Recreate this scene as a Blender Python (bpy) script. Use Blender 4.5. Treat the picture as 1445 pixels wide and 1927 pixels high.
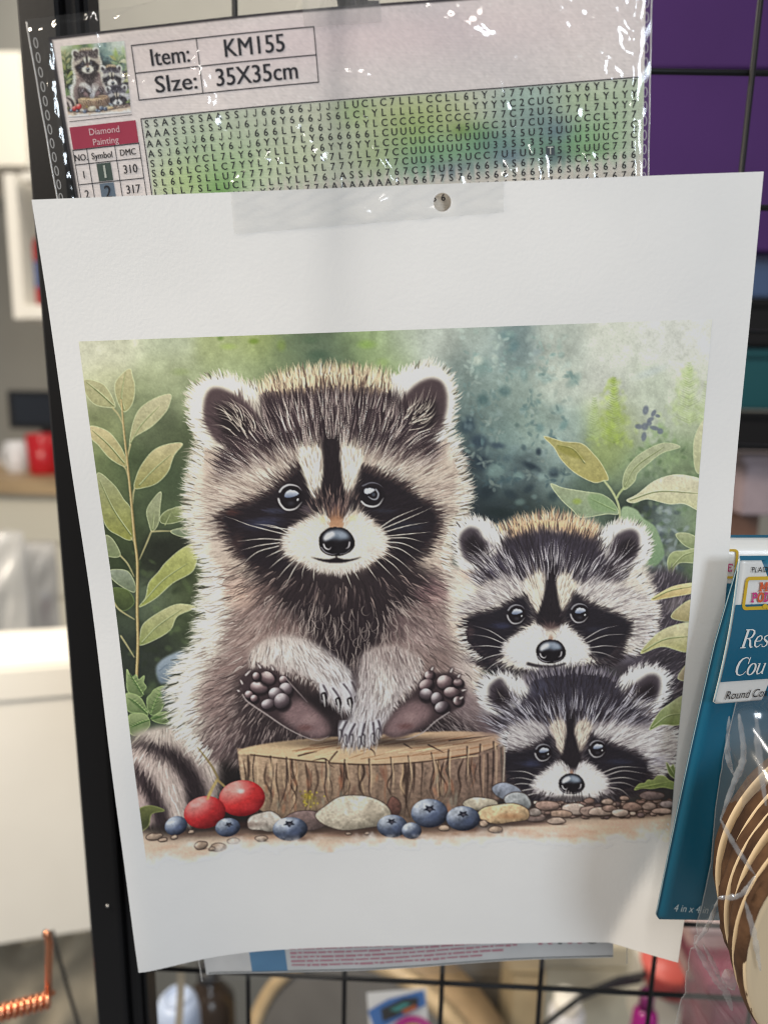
import bpy, bmesh, math, random
import numpy as np
from mathutils import Vector, Matrix

for o in list(bpy.data.objects): bpy.data.objects.remove(o, do_unlink=True)
scene = bpy.context.scene
COL = scene.collection
MM = 0.001

# ---------------------------------------------------------------- camera
# A phone held about 23 cm in front of the sheet, pitched some 10 degrees down.
F_PX, CX, CY = 1336.0, 722.5, 963.5                       # focal length and centre of the 1445 x 1927 frame
WM = Matrix(((0.9993, 0.0220, -0.0300), (0.0334, -0.1749, 0.9840), (0.0164, -0.9843, -0.1755)))   # camera axes (right, down, forward) -> world
CAM_AT = Vector((0, 0, 1.45))
cam_data = bpy.data.cameras.new('camera')
cam = bpy.data.objects.new('camera', cam_data); COL.objects.link(cam)
cam.matrix_world = Matrix.Translation(CAM_AT) @ Matrix(((WM[0][0], -WM[0][1], -WM[0][2]), (WM[1][0], -WM[1][1], -WM[1][2]), (WM[2][0], -WM[2][1], -WM[2][2]))).to_4x4()
cam_data.sensor_fit = 'VERTICAL'; cam_data.sensor_height = 34.6; cam_data.sensor_width = 26.0
cam_data.lens = 34.6 * F_PX / 1927
cam_data.clip_start = 0.01; cam_data.clip_end = 50
cam_data.dof.use_dof = True; cam_data.dof.focus_distance = 0.232; cam_data.dof.aperture_fstop = 6.6
scene.camera = cam

# ---------------------------------------------------------------- light: shop ceiling lamps, with added lamps for the carton and film glints
world = bpy.data.worlds.new('World'); scene.world = world; world.use_nodes = True
world.node_tree.nodes['Background'].inputs[0].default_value = (1.0, 0.985, 0.965, 1)
world.node_tree.nodes['Background'].inputs[1].default_value = 0.25
def lamp(name, loc, target, sx, sy, power, col):
    d = bpy.data.lights.new(name, 'AREA'); d.shape = 'RECTANGLE'; d.size = sx; d.size_y = sy; d.energy = power; d.color = col
    o = bpy.data.objects.new(name, d); COL.objects.link(o); o.location = loc
    o.rotation_euler = (Vector(target)-Vector(loc)).to_track_quat('-Z', 'Y').to_euler()
    return o
lamp('area_lamp', (-0.02, -0.55, 2.75), (0, 0.25, 1.35), 0.13, 1.2, 9.5, (1.0, 0.95, 0.89))
lamp('area_lamp', (-0.80, 0.12, 1.98), (-0.42, 0.78, 1.15), 0.6, 0.22, 20, (1.0, 0.88, 0.72))  # added warm lamp below ceiling height, aimed to brighten the white carton
lamp('area_lamp', (1.00, -1.45, 1.95), (0, 0.25, 1.4), 0.45, 0.5, 15, (0.80, 0.90, 1.0))  # low cool lamp added behind the camera for reflections on film and bag
lamp('area_lamp', (-0.4, 1.5, 3.0), (-0.6, 2.0, 1.0), 1.3, 0.6, 30, (1.0, 0.93, 0.82))
scene.view_settings.view_transform = 'Standard'; scene.view_settings.look = 'None'
scene.view_settings.exposure = 0.0; scene.view_settings.gamma = 1.0; scene.view_settings.use_curve_mapping = False
scene.cycles.use_denoising = True; scene.cycles.filter_width = 1.15
scene.cycles.max_bounces = 12; scene.cycles.transparent_max_bounces = 24
scene.cycles.sample_clamp_indirect = 6

# ---------------------------------------------------------------- helpers
def ray(px, py):
    return WM @ Vector(((px-CX)/F_PX, (py-CY)/F_PX, 1))
def at(px, py, Y):
    """the point Y metres into the shop that the photo shows at (px, py)"""
    d = ray(px, py)
    return CAM_AT + d*(Y/d.y)

MATS = {}
def mat(name, col, rough=.5, metal=0, spec=.5, var=0, scale=40, bump=0, bscale=200, col2=None, coat=0, stretch=(1, 1, 1), sheen=0):
    if name in MATS: return MATS[name]
    m = bpy.data.materials.new(name); m.use_nodes = True; nt = m.node_tree; b = nt.nodes['Principled BSDF']
    b.inputs['Base Color'].default_value = (*col, 1); b.inputs['Roughness'].default_value = rough; b.inputs['Metallic'].default_value = metal
    b.inputs['Specular IOR Level'].default_value = spec; b.inputs['Coat Weight'].default_value = coat; b.inputs['Coat Roughness'].default_value = .08
    if var or bump:
        tc = nt.nodes.new('ShaderNodeTexCoord'); mp = nt.nodes.new('ShaderNodeMapping'); mp.inputs['Scale'].default_value = stretch
        nt.links.new(tc.outputs['Object'], mp.inputs[0])
    if var:
        n = nt.nodes.new('ShaderNodeTexNoise'); n.inputs['Scale'].default_value = scale; n.inputs['Detail'].default_value = 5
        nt.links.new(mp.outputs[0], n.inputs['Vector'])
        mx = nt.nodes.new('ShaderNodeMix'); mx.data_type = 'RGBA'
        c2 = col2 or tuple(c*(1-var) for c in col); c1 = col if col2 else tuple(min(1, c*(1+var*.6)) for c in col)
        mx.inputs[6].default_value = (*c1, 1); mx.inputs[7].default_value = (*c2, 1)
        rp = nt.nodes.new('ShaderNodeValToRGB'); rp.color_ramp.elements[0].position = .34; rp.color_ramp.elements[1].position = .66
        nt.links.new(n.outputs['Fac'], rp.inputs[0]); nt.links.new(rp.outputs[0], mx.inputs[0]); nt.links.new(mx.outputs[2], b.inputs['Base Color'])
    if bump:
        n2 = nt.nodes.new('ShaderNodeTexNoise'); n2.inputs['Scale'].default_value = bscale; n2.inputs['Detail'].default_value = 4
        bp = nt.nodes.new('ShaderNodeBump'); bp.inputs['Strength'].default_value = bump; bp.inputs['Distance'].default_value = .0006
        nt.links.new(mp.outputs[0], n2.inputs['Vector']); nt.links.new(n2.outputs['Fac'], bp.inputs['Height']); nt.links.new(bp.outputs[0], b.inputs['Normal'])
    MATS[name] = m
    return m

def ink_mat(name, rough=.6, weave=0, spec=.3):
    """print whose colours sit on the mesh points"""
    m = bpy.data.materials.new(name); m.use_nodes = True; nt = m.node_tree; b = nt.nodes['Principled BSDF']
    a = nt.nodes.new('ShaderNodeAttribute'); a.attribute_name = 'ink'
    nt.links.new(a.outputs['Color'], b.inputs['Base Color']); b.inputs['Roughness'].default_value = rough; b.inputs['Specular IOR Level'].default_value = spec
    tc = nt.nodes.new('ShaderNodeTexCoord')
    if weave:
        w = nt.nodes.new('ShaderNodeTexWave'); w.bands_direction = 'Z'; w.inputs['Scale'].default_value = weave; w.inputs['Distortion'].default_value = .6; w.inputs['Detail Scale'].default_value = 3
        nt.links.new(tc.outputs['Object'], w.inputs['Vector']); h = w.outputs['Fac']
    else:
        n = nt.nodes.new('ShaderNodeTexNoise'); n.inputs['Scale'].default_value = 900; n.inputs['Detail'].default_value = 5
        nt.links.new(tc.outputs['Object'], n.inputs['Vector']); h = n.outputs['Fac']
    bp = nt.nodes.new('ShaderNodeBump'); bp.inputs['Strength'].default_value = .05 if weave else .06; bp.inputs['Distance'].default_value = .0003
    nt.links.new(h, bp.inputs['Height']); nt.links.new(bp.outputs[0], b.inputs['Normal'])
    return m

def film_mat(name, tint=(.97, .97, .97), rough=.06, base=.075, haze=0.0):
    """thin clear plastic: lets light straight through and mirrors the lamps"""
    m = bpy.data.materials.new(name); m.use_nodes = True; nt = m.node_tree; nt.nodes.clear()
    out = nt.nodes.new('ShaderNodeOutputMaterial'); tr = nt.nodes.new('ShaderNodeBsdfTransparent'); gl = nt.nodes.new('ShaderNodeBsdfGlossy')
    tr.inputs[0].default_value = (*tint, 1); gl.inputs['Roughness'].default_value = rough
    fr = nt.nodes.new('ShaderNodeLayerWeight'); fr.inputs['Blend'].default_value = .5        # Schlick: both faces of the film
    pw = nt.nodes.new('ShaderNodeMath'); pw.operation = 'POWER'; pw.inputs[1].default_value = 5
    mu = nt.nodes.new('ShaderNodeMath'); mu.operation = 'MULTIPLY_ADD'; mu.inputs[1].default_value = .92; mu.inputs[2].default_value = base; mu.use_clamp = True
    nt.links.new(fr.outputs['Facing'], pw.inputs[0])
    mx = nt.nodes.new('ShaderNodeMixShader')
    nt.links.new(pw.outputs[0], mu.inputs[0]); nt.links.new(mu.outputs[0], mx.inputs[0]); nt.links.new(tr.outputs[0], mx.inputs[1]); nt.links.new(gl.outputs[0], mx.inputs[2])
    last = mx
    if haze:
        df = nt.nodes.new('ShaderNodeBsdfDiffuse'); df.inputs[0].default_value = (.9, .9, .9, 1)
        m2 = nt.nodes.new('ShaderNodeMixShader'); m2.inputs[0].default_value = haze
        nt.links.new(mx.outputs[0], m2.inputs[1]); nt.links.new(df.outputs[0], m2.inputs[2]); last = m2
    nt.links.new(last.outputs[0], out.inputs[0])
    return m

def mesh_obj(name, verts, faces, material, parent=None, smooth=True):
    me = bpy.data.meshes.new(name); me.from_pydata([tuple(v) for v in verts], [], [tuple(f) for f in faces]); me.update()
    if smooth and len(me.polygons): me.polygons.foreach_set('use_smooth', [True]*len(me.polygons))
    if material: me.materials.append(material)
    o = bpy.data.objects.new(name, me); COL.objects.link(o)
    if parent is not None: o.parent = parent
    return o

def thing(name, label, cat, group=None, loc=None):
    o = bpy.data.objects.new(name, None); COL.objects.link(o); o.empty_display_size = .02
    o['label'] = label; o['category'] = cat
    if group: o['group'] = group
    if loc is not None: o.location = loc
    return o
def tag(o, label, cat, group=None):
    o['label'] = label; o['category'] = cat
    if group: o['group'] = group
    return o
def structure(o): o['kind'] = 'structure'; return o
def under(o, parent):
    """parent without moving: parts are modelled in world space"""
    o.parent = parent; o.matrix_parent_inverse = Matrix.Translation(parent.location).inverted()
    return o

def grid_mesh(name, fn, us, vs, material, parent=None, skip=None):
    nu, nv = len(us), len(vs)
    V = [fn(u, v) for v in vs for u in us]
    Fc = [(j*nu+i, (j+1)*nu+i, (j+1)*nu+i+1, j*nu+i+1) for j in range(nv-1) for i in range(nu-1) if not (skip and skip(i, j))]
    return mesh_obj(name, V, Fc, material, parent)

def bm_box(bm, c, s, rot=None, bev=0):
    r = bmesh.ops.create_cube(bm, size=1)
    vs = r['verts']; bmesh.ops.scale(bm, vec=s, verts=vs)
    if bev: 
        es = list({e for v in vs for e in v.link_edges})
        rb = bmesh.ops.bevel(bm, geom=es, offset=bev, segments=2, affect='EDGES'); vs = list({v for f in rb['faces'] for v in f.verts} | {v for v in vs if v.is_valid})
    if rot is not None: bmesh.ops.rotate(bm, cent=(0, 0, 0), matrix=rot, verts=vs)
    bmesh.ops.translate(bm, vec=c, verts=vs)
    return vs
def bm_obj(name, bm, material, parent=None, smooth=False):
    me = bpy.data.meshes.new(name); bm.to_mesh(me); bm.free()
    if smooth: me.polygons.foreach_set('use_smooth', [True]*len(me.polygons))
    if material: me.materials.append(material)
    o = bpy.data.objects.new(name, me); COL.objects.link(o)
    if parent is not None: under(o, parent)
    return o
def box(name, c, s, material, parent=None, rot=None, bev=0.0015):
    bm = bmesh.new(); bm_box(bm, (0, 0, 0), s, rot, bev)
    o = bm_obj(name, bm, material); o.location = c
    if parent is not None: under(o, parent)
    return o
def pxbox(name, x0, y0, x1, y1, Y, depth, material, parent=None, bev=.002):
    """upright box whose front face spans the given frame rectangle at distance Y"""
    a, b = at(x0, (y0+y1)/2, Y), at(x1, (y0+y1)/2, Y); c, d = at((x0+x1)/2, y0, Y), at((x0+x1)/2, y1, Y)
    return box(name, ((a.x+b.x)/2, Y+depth/2, (c.z+d.z)/2), (b.x-a.x, depth, c.z-d.z), material, parent, None, bev)

def tube(name, pts, r, material, parent=None, seg=10, cap=True):
    pts = [Vector(p) for p in pts]; V = []; Fc = []; n = len(pts)
    rs = r if isinstance(r, (list, tuple)) else [r]*n
    t0 = (pts[1]-pts[0]).normalized(); up = Vector((0, 0, 1)) if abs(t0.z) < .9 else Vector((1, 0, 0)); x = t0.cross(up).normalized()
    for i, p in enumerate(pts):
        t = (pts[min(i+1, n-1)]-pts[max(i-1, 0)]).normalized()
        x = (x-t*x.dot(t)).normalized(); y = t.cross(x)
        for k in range(seg):
            a = 2*math.pi*k/seg; V.append(p+(x*math.cos(a)+y*math.sin(a))*rs[i])
    for i in range(n-1):
        for k in range(seg): Fc.append((i*seg+k, i*seg+(k+1) % seg, (i+1)*seg+(k+1) % seg, (i+1)*seg+k))
    if cap: Fc += [tuple(range(seg))[::-1], tuple(range((n-1)*seg, n*seg))]
    o = mesh_obj(name, V, Fc, material)
    return under(o, parent) if parent is not None else o

def lathe(name, prof, c, material, parent=None, seg=48, axis=None):
    """prof: (radius, height) pairs round the z axis (or the given axis)"""
    R = axis.to_track_quat('Z', 'Y').to_matrix() if axis is not None else Matrix.Identity(3); c = Vector(c)
    V = []; Fc = []; n = len(prof)
    for r, h in prof:
        for k in range(seg):
            a = 2*math.pi*k/seg; V.append(c+R @ Vector((r*math.cos(a), r*math.sin(a), h)))
    for i in range(n-1):
        for k in range(seg): Fc.append((i*seg+k, i*seg+(k+1) % seg, (i+1)*seg+(k+1) % seg, (i+1)*seg+k))
    o = mesh_obj(name, V, Fc, material)
    return under(o, parent) if parent is not None else o

# flat lettering: outlines from the built-in font, laid on any surface
GLYPH = {}
def glyphs(s, bold=0.0):
    k = (s, bold)
    if k not in GLYPH:
        cu = bpy.data.curves.new('lettering', 'FONT'); cu.body = s; cu.size = 1; cu.resolution_u = 3; cu.offset = bold
        o = bpy.data.objects.new('lettering', cu); COL.objects.link(o); bpy.context.view_layer.update()
        me = o.evaluated_get(bpy.context.evaluated_depsgraph_get()).to_mesh()
        GLYPH[k] = ([(v.co.x, v.co.y) for v in me.vertices], [tuple(p.vertices) for p in me.polygons])
        bpy.data.objects.remove(o); bpy.data.curves.remove(cu)
    return GLYPH[k]
class Ink:
    """collects flat shapes in a surface's own millimetres and lays them on it"""
    def __init__(self): self.v = []; self.f = []
    def text(self, s, x, y, h, w=None, sx=.88, bold=0.0, slant=0, rot=0, align='l'):
        """h: cap height, baseline at y (down is positive); w: fit the width"""
        V, Fc = glyphs(s, bold)
        if not V: return
        k = h/.69; xs = [p[0] for p in V]; x0, x1 = min(xs), max(xs)
        kx = w/(x1-x0) if w else k*sx
        W = (x1-x0)*kx; ox = x-x0*kx - (W/2 if align == 'c' else 0)
        b = len(self.v); ca, sa = math.cos(rot), math.sin(rot)
        for a, c in V:
            u, v = ox+a*kx+c*k*slant, -c*k
            du = u-x
            self.v.append((x+du*ca-v*sa, y+du*sa+v*ca))
        self.f += [tuple(i+b for i in f) for f in Fc]
    def rect(self, x0, y0, x1, y1, n=1, m=1):
        b = len(self.v)
        self.v += [(x0+(x1-x0)*i/n, y0+(y1-y0)*j/m) for i in range(n+1) for j in range(m+1)]
        self.f += [(b+i*(m+1)+j, b+i*(m+1)+j+1, b+(i+1)*(m+1)+j+1, b+(i+1)*(m+1)+j) for i in range(n) for j in range(m)]
    def poly(self, pts):
        b = len(self.v); self.v += list(pts); self.f.append(tuple(range(b, b+len(pts))))
    def ribbon(self, pts, w):
        """stroke of varying width"""
        p = [Vector((a, b)) for a, b in pts]; n = len(p); b = len(self.v)
        ws = w if isinstance(w, (list, tuple)) else [w]*n
        for i in range(n):
            t = (p[min(i+1, n-1)]-p[max(i-1, 0)]).normalized(); nn = Vector((-t.y, t.x))*ws[i]/2
            self.v += [tuple(p[i]+nn), tuple(p[i]-nn)]
        self.f += [(b+2*i, b+2*i+1, b+2*i+3, b+2*i+2) for i in range(n-1)]
    def lay(self, name, fn, material, parent):
        o = mesh_obj(name, [fn(u, v) for u, v in self.v], self.f, material, None, False)
        return under(o, parent) if parent is not None else o
def arc(cx, cy, rx, ry, a0, a1, n=14):
    return [(cx+rx*math.cos(math.radians(a0+(a1-a0)*i/n)), cy+ry*math.sin(math.radians(a0+(a1-a0)*i/n))) for i in range(n+1)]

def point_colours(o, cols):
    a = o.data.color_attributes.new('ink', 'FLOAT_COLOR', 'POINT')
    c = np.ones((len(cols), 4), np.float32); c[:, :3] = cols
    a.data.foreach_set('color', c.ravel())
def sstep(x): x = min(1, max(0, x)); return x*x*(3-2*x)

# ================================================================ the shop behind
M_WALL = mat('wall_paint', (.29, .283, .255), .8, var=.08, scale=3)
M_WHITE = mat('white_laminate', (.80, .77, .70), .45, var=.03, scale=6)
M_BLACK = mat('black_enamel', (.006, .006, .007), .42, spec=.25, bump=.05, bscale=500)
w = at(700, 960, 2.4)
structure(box('wall', (0, 2.45, 1.2), (7, .08, 5.2), M_WALL, bev=0))

def parted(name, label, cat, first, group=None):
    t = thing(name, label, cat, group, first)
    return t

# --- left of the post
c = at(0, 200, 1.9)
t = thing('wall_cabinet', 'cream wall cabinet above the open white cubby shelf', 'cabinet', None, c)
pxbox('carcass', -140, 96, 46, 316, 1.92, .30, M_WHITE, t); pxbox('door', -136, 100, 42, 312, 1.898, .018, mat('cream_paint', (.84, .80, .70), .5), t)
c = at(20, 460, 1.7)
t = thing('cubby_shelf', 'white open cubby shelf with a dark inside under the cabinet', 'shelf', None, c)
pxbox('side_panel', 16, 326, 38, 600, 1.66, .22, M_WHITE, t); pxbox('side_panel', 150, 326, 170, 600, 1.66, .22, M_WHITE, t)
pxbox('shelf_board', 38, 574, 150, 600, 1.661, .218, M_WHITE, t); pxbox('top_board', 38, 324, 150, 340, 1.661, .218, M_WHITE, t)
pxbox('back_panel', 30, 330, 160, 596, 1.885, .012, mat('umber_board', (.16, .11, .10), .7, var=.15, scale=20), t)
pt = at(62, 575, 1.74)
t = thing('red_bottle', 'red bottle with a blue label standing in the cubby shelf', 'bottle', None, pt)
lathe('bottle_body', [(0, 0), (.030, 0), (.032, .006), (.032, .135), (.024, .155), (.012, .165), (.012, .185), (0, .185)], pt, mat('red_plastic', (.42, .02, .03), .35), t)
lathe('label_band', [(.0328, .040), (.0328, .100)], pt, mat('blue_label', (.10, .14, .30), .5), t)
lathe('cap', [(0, .205), (.014, .205), (.014, .183), (0, .183)], pt, mat('grey_plastic', (.35, .35, .35), .5), t)
c = at(70, 806, 2.1)
t = thing('monitor', 'small black monitor standing on the wood counter behind the red mug', 'monitor', None, c)
pxbox('housing', 16, 736, 190, 808, 2.1, .03, mat('black_plastic', (.012, .012, .014), .4), t); pxbox('screen', 24, 742, 182, 800, 2.097, .004, mat('dark_screen', (.02, .025, .035), .15), t)
pxbox('stand', 80, 806, 120, 890, 2.12, .03, mat('black_plastic', (.012, .012, .014), .4), t)
pt = at(84, 890, 1.95)
def mug(pt, r, h, m, t, flip):
    lathe('mug_body', [(0, 0), (r*.86, 0), (r*.9, .003), (r, h), (r*.92, h), (r*.84, .006), (0, .006)], pt, m, t)
    tube('handle', [Vector(pt)+Vector((flip*(r*.9+r*.6*math.sin(a)), 0, h*.5+h*.3*math.cos(a))) for a in np.linspace(0.1, math.pi-.1, 12)], .005, m, t)
t = thing('red_mug', 'bright red mug on the wood counter in front of the monitor', 'mug', None, pt); mug(pt, .042, .108, mat('red_glaze', (.52, .012, .02), .25), t, 1)
pt = at(34, 890, 2.0)
t = thing('white_mug', 'white mug beside the red mug on the counter', 'mug', None, pt); mug(pt, .030, .090, mat('white_glaze', (.72, .72, .74), .25), t, -1)
c = at(40, 1050, 1.9)
t = thing('counter', 'wood topped counter with pale drawers carrying the red mug', 'counter', None, c)
a, b = at(-250, 890, 1.88), at(330, 890, 1.88); zt = a.z
box('counter_top', ((a.x+b.x)/2, 2.06, zt-.022), (b.x-a.x, .46, .040), mat('light_wood', (.46, .33, .19), .5, var=.25, scale=30, stretch=(.2, 1, 1)), t)
box('carcass', ((a.x+b.x)/2, 2.09, zt-.35), (b.x-a.x-.04, .38, .60), M_WHITE, t)
for k in range(3):
    d = box('drawer', ((a.x+b.x)/2, 1.893, zt-.11-k*.155), (b.x-a.x-.06, .02, .145), mat('cream_drawer', (.74, .71, .60), .5), t)
# clear bags hanging
M_HAZE = film_mat('cloudy_film', (.86, .87, .88), .16, haze=.42)
def crumpled(name, label, x0, y0, x1, y1, Y, seed, material, cat, group=None, amp=.012, bulge=.035, n=26):
    rg = np.random.default_rng(seed); wv = [(rg.uniform(4, 18), rg.uniform(4, 18), rg.uniform(0, 6.28), rg.uniform(.3, 1)) for _ in range(9)]
    a, b = at(x0, y0, Y), at(x1, y1, Y); c = at((x0+x1)/2, y0, Y)
    t = thing(name, label, cat, group, c)
    for sgn, nm in ((-1, 'front_film'), (1, 'back_film')):
        def fn(u, v):
            d = sum(k*math.sin(p*u+q*v+f) for p, q, f, k in wv)*amp/2.2
            e = max(0.0, math.sin(math.pi*u)*math.sin(math.pi*min(1, .12+v*.86)))
            x = a.x+(b.x-a.x)*(u+.04*math.sin(9*v+seed)*(v-.3)); z = a.z+(b.z-a.z)*v
            return Vector((x, Y+sgn*bulge*e**.7+d*e, z))
        under(grid_mesh(nm, fn, np.linspace(0, 1, n), np.linspace(0, 1, n), material), t)
    return t
crumpled('hanging_bag', 'cloudy plastic bag hanging left of the black post below the counter', -30, 1000, 60, 1215, 1.25, 3, M_HAZE, 'bag')
crumpled('hanging_bag', 'grey plastic bag with dark folds hanging right against the black post', 42, 1020, 116, 1195, 1.35, 5, film_mat('grey_film', (.62, .62, .63), .2, haze=.45), 'bag')
pt = at(92, 1196, 1.5)
t = thing('red_tube', 'small dark red tube standing behind the grey hanging bag', 'tube', None, pt)
lathe('tube_body', [(0, 0), (.013, 0), (.013, .075), (.010, .085), (0, .085)], pt, mat('maroon_plastic', (.20, .03, .04), .4), t); lathe('cap', [(0, .10), (.008, .10), (.008, .084)], pt, mat('blue_label', (.10, .14, .30), .5), t)
# big white box, turned a little
Yb = .78
c = at(70, 1770, Yb); top = at(70, 1262, Yb); hgt = top.z-c.z
t = thing('white_carton', 'tall plain white carton beside the lower part of the black post', 'carton', None, c)
rz = Matrix.Rotation(math.radians(16), 3, 'Z')
M_CARTON = mat('white_board', (.82, .79, .72), .55, var=.02, scale=12)
for nm, s, off in (('front_panel', (.34, .004, hgt*.90), (0, 0, hgt*.45)), ('lid_front', (.346, .006, hgt*.105), (0, -.003, hgt*.948)), ('lid_top', (.346, .13, .004), (0, .065, hgt+.002)), ('side_panel', (.004, .126, hgt*.90), (.168, .065, hgt*.45)), ('side_panel', (.004, .126, hgt*.90), (-.168, .065, hgt*.45))):
    box(nm, c+rz @ Vector(off)+Vector((-.02, 0, 0)), s, M_CARTON, t, rz, .001)
# sack under it
def cloth(name, label, x0, y0, x1, y1, Y, seed, material, cat, amp=.02):
    rg = np.random.default_rng(seed); wv = [(rg.uniform(5, 26), rg.uniform(3, 16), rg.uniform(0, 6.28), rg.uniform(.2, 1)) for _ in range(10)]
    a, b = at(x0, y0, Y), at(x1, y1, Y); t = thing(name, label, cat, None, at((x0+x1)/2, y1, Y))
    def fn(u, v): return Vector((a.x+(b.x-a.x)*u, Y+.05*(2*u-1)**2+amp/2*sum(k*math.sin(p*u*(1+.2*v)+q*v+f) for p, q, f, k in wv)/2, a.z+(b.z-a.z)*v))
    under(grid_mesh('front_cloth', fn, np.linspace(0, 1, 40), np.linspace(0, 1, 40), material), t)
    under(grid_mesh('back_cloth', lambda u, v: fn(u, v)+Vector((0, .10*math.sin(math.pi*u)**.5+.002, 0)), np.linspace(0, 1, 16), np.linspace(0, 1, 16), material), t)
    pts = [fn(u, .01)+Vector((0, -.003, 0)) for u in np.linspace(0.02, .98, 30)]
    tube('hem', pts, .003, material, t, 6)
    return t
cloth('cloth_sack', 'crumpled grey beige cloth sack under the white carton', -120, 1752, 215, 2080, .82, 9, mat('grey_linen', (.33, .29, .22), .85, var=.3, scale=14, bump=.3, bscale=300), 'sack')
# copper hook with a coiled arm
pt = at(88, 1760, .335)
t = thing('copper_hook', 'shiny copper wire hook with a coiled arm beside the sack', 'hook', None, pt)
M_COP = mat('copper', (.80, .34, .19), .24, 1.0)
tube('shank', [at(84, 1756, .335), at(90, 1757, .336), at(93, 1775, .335), at(92, 1820, .335), at(92, 1875, .335)], .0019, M_COP, t, 12)
p0, p1 = at(98, 1880, .335), at(-60, 1922, .325); ax = (p1-p0); L = ax.length; ax.normalize(); sx = ax.cross(Vector((0, 0, 1))).normalized(); sz = sx.cross(ax)
N = 420; turns = 13
for s0 in (0,):
    tube('coil', [p0+ax*(L*i/N)+(sx*math.cos(2*math.pi*turns*i/N+s0)+sz*math.sin(2*math.pi*turns*i/N+s0))*.0034 for i in range(N+1)], .0015, M_COP, t, 8)
tag(tube('string', [at(99, 1752, .46), at(108, 1790, .46), at(128, 1860, .47), at(152, 1940, .48)], .0014, mat('dark_cord', (.03, .028, .025), .6)), 'thin dark string hanging down behind the copper hook', 'string')

# --- below the sheet
pt = at(338, 1990, .62)
t = thing('blue_jug', 'pale blue plastic jug under the sheet beyond the wire grid', 'jug', None, pt)
r = .022; h = at(338, 1878, .62).z-pt.z
lathe('jug_body', [(0, 0), (r, 0), (r*1.04, h*.2), (r*1.02, h*.75), (r*.86, h*.95), (r*.6, h), (0, h)], pt, mat('pale_blue_plastic', (.42, .50, .66), .3), t); lathe('rim', [(r*.62, h*1.0), (r*.62, h*1.04), (r*.5, h*1.04), (r*.5, h*.98)], pt, mat('pale_blue_plastic', (.42, .50, .66), .3), t)
t = thing('grey_strap', 'grey webbing strap hanging in front of the pale blue jug', 'strap', None, at(342, 1832, .50))
a, b = at(331, 1800, .50), at(353, 1990, .50)
under(grid_mesh('webbing', lambda u, v: Vector((a.x+(b.x-a.x)*u-.004*v, .50+.004*math.sin(5*v), a.z+(b.z-a.z)*v)), np.linspace(0, 1, 4), np.linspace(0, 1, 14), mat('grey_webbing', (.26, .23, .18), .8, bump=.4, bscale=900)), t)
box('hook_loop', at(342, 1806, .50), (.012, .004, .006), mat('grey_plastic', (.35, .35, .35), .5), t)
# sieve / drum of bent wood
ctr = at(690, 2110, .66); axd = Vector((-.55, -1, .25)).normalized(); R = (at(400, 2110, .66)-ctr).length
t = thing('wooden_drum', 'bentwood drum with a grey face seen through the wire grid', 'drum', None, ctr)
M_BENT = mat('bent_wood', (.42, .29, .16), .5, var=.35, scale=18, stretch=(1, 1, .12))
lathe('hoop', [(R*.96, -.07), (R, -.07), (R, .0), (R*.965, .0), (R*.965, -.06)], ctr, M_BENT, t, 72, axd)
lathe('rim', [(R*1.0005, -.012), (R*1.022, -.012), (R*1.022, .004), (R*.94, .004), (R*.94, -.004)], ctr, mat('pale_wood', (.55, .41, .24), .45, var=.25, scale=20), t, 72, axd)
lathe('face', [(0, -.002), (R*.93, -.002)], ctr, mat('grey_hide', (.13, .125, .12), .7, var=.2, scale=8), t, 72, axd)
t = thing('dark_drum', 'dark bottle shape between the blue jug and the wooden drum', 'bottle', None, at(395, 1990, .74))
pt = at(398, 2000, .74); lathe('body', [(0, 0), (.030, 0), (.031, .05), (.030, .09), (.018, .108), (.012, .112), (.012, .125), (0, .125)], pt, mat('brown_glass', (.03, .02, .014), .2), t)
lathe('cap', [(0, .137), (.013, .137), (.013, .122)], pt, mat('black_plastic', (.012, .012, .014), .4), t)
# small hang card with toys
Yc = .46; a = at(692, 1868, Yc); b = at(800, 1990, Yc)
t = thing('hanging_card', 'small white card pack with blue and black print under the sheet', 'card', None, at(745, 1868, Yc))
ws, hs = b.x-a.x, a.z-b.z
def cardp(u, v, d=0): return Vector((a.x+ws*u+.004*(v-.2), Yc-d, a.z-hs*v+.006*u))
under(grid_mesh('card_board', lambda u, v: cardp(u, v), np.linspace(0, 1, 5), np.linspace(0, 1, 5), mat('white_card', (.78, .78, .78), .4)), t)
for nm, l, m in (('blue_print', [(.0, .28), (.35, .12), (.95, .02), (.98, .25), (.55, .42), (.1, .62)], mat('blue_print', (.05, .17, .48), .4)), ('black_print', [(.22, .26), (.6, .12), (.86, .12), (.84, .26), (.5, .38), (.24, .46)], mat('black_print', (.02, .02, .02), .4)), ('teal_print', [(.36, .27), (.62, .17), (.74, .2), (.5, .31)], mat('teal_print', (.06, .3, .28), .4)), ('orange_print', [(.56, .30), (.8, .22), (.84, .28), (.62, .36)], mat('orange_print', (.5, .13, .04), .4))):
    k = Ink(); k.poly(l); k.lay(nm, lambda u, v: cardp(u, v, .0006 if nm == 'blue_print' else (.0010 if nm == 'black_print' else .0014)), m, t)
k = Ink(); k.ribbon(arc(.72, .78, .34, .32, 150, 350), .12); k.lay('magenta_arc', lambda u, v: cardp(u, v, .0008), mat('magenta_print', (.52, .04, .28), .4), t)
k = Ink(); k.ribbon(arc(.72, .80, .24, .22, 150, 350), .10); k.lay('yellow_arc', lambda u, v: cardp(u, v, .0008), mat('yellow_print', (.62, .55, .08), .4), t)
under(grid_mesh('bag_film', lambda u, v: cardp(-.12+1.3*u, -.2+1.2*v, .006+.004*math.sin(7*u+4*v)*math.sin(3*v)), np.linspace(0, 1, 24), np.linspace(0, 1, 24), film_mat('crinkled_film', rough=.08)), t)
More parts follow.
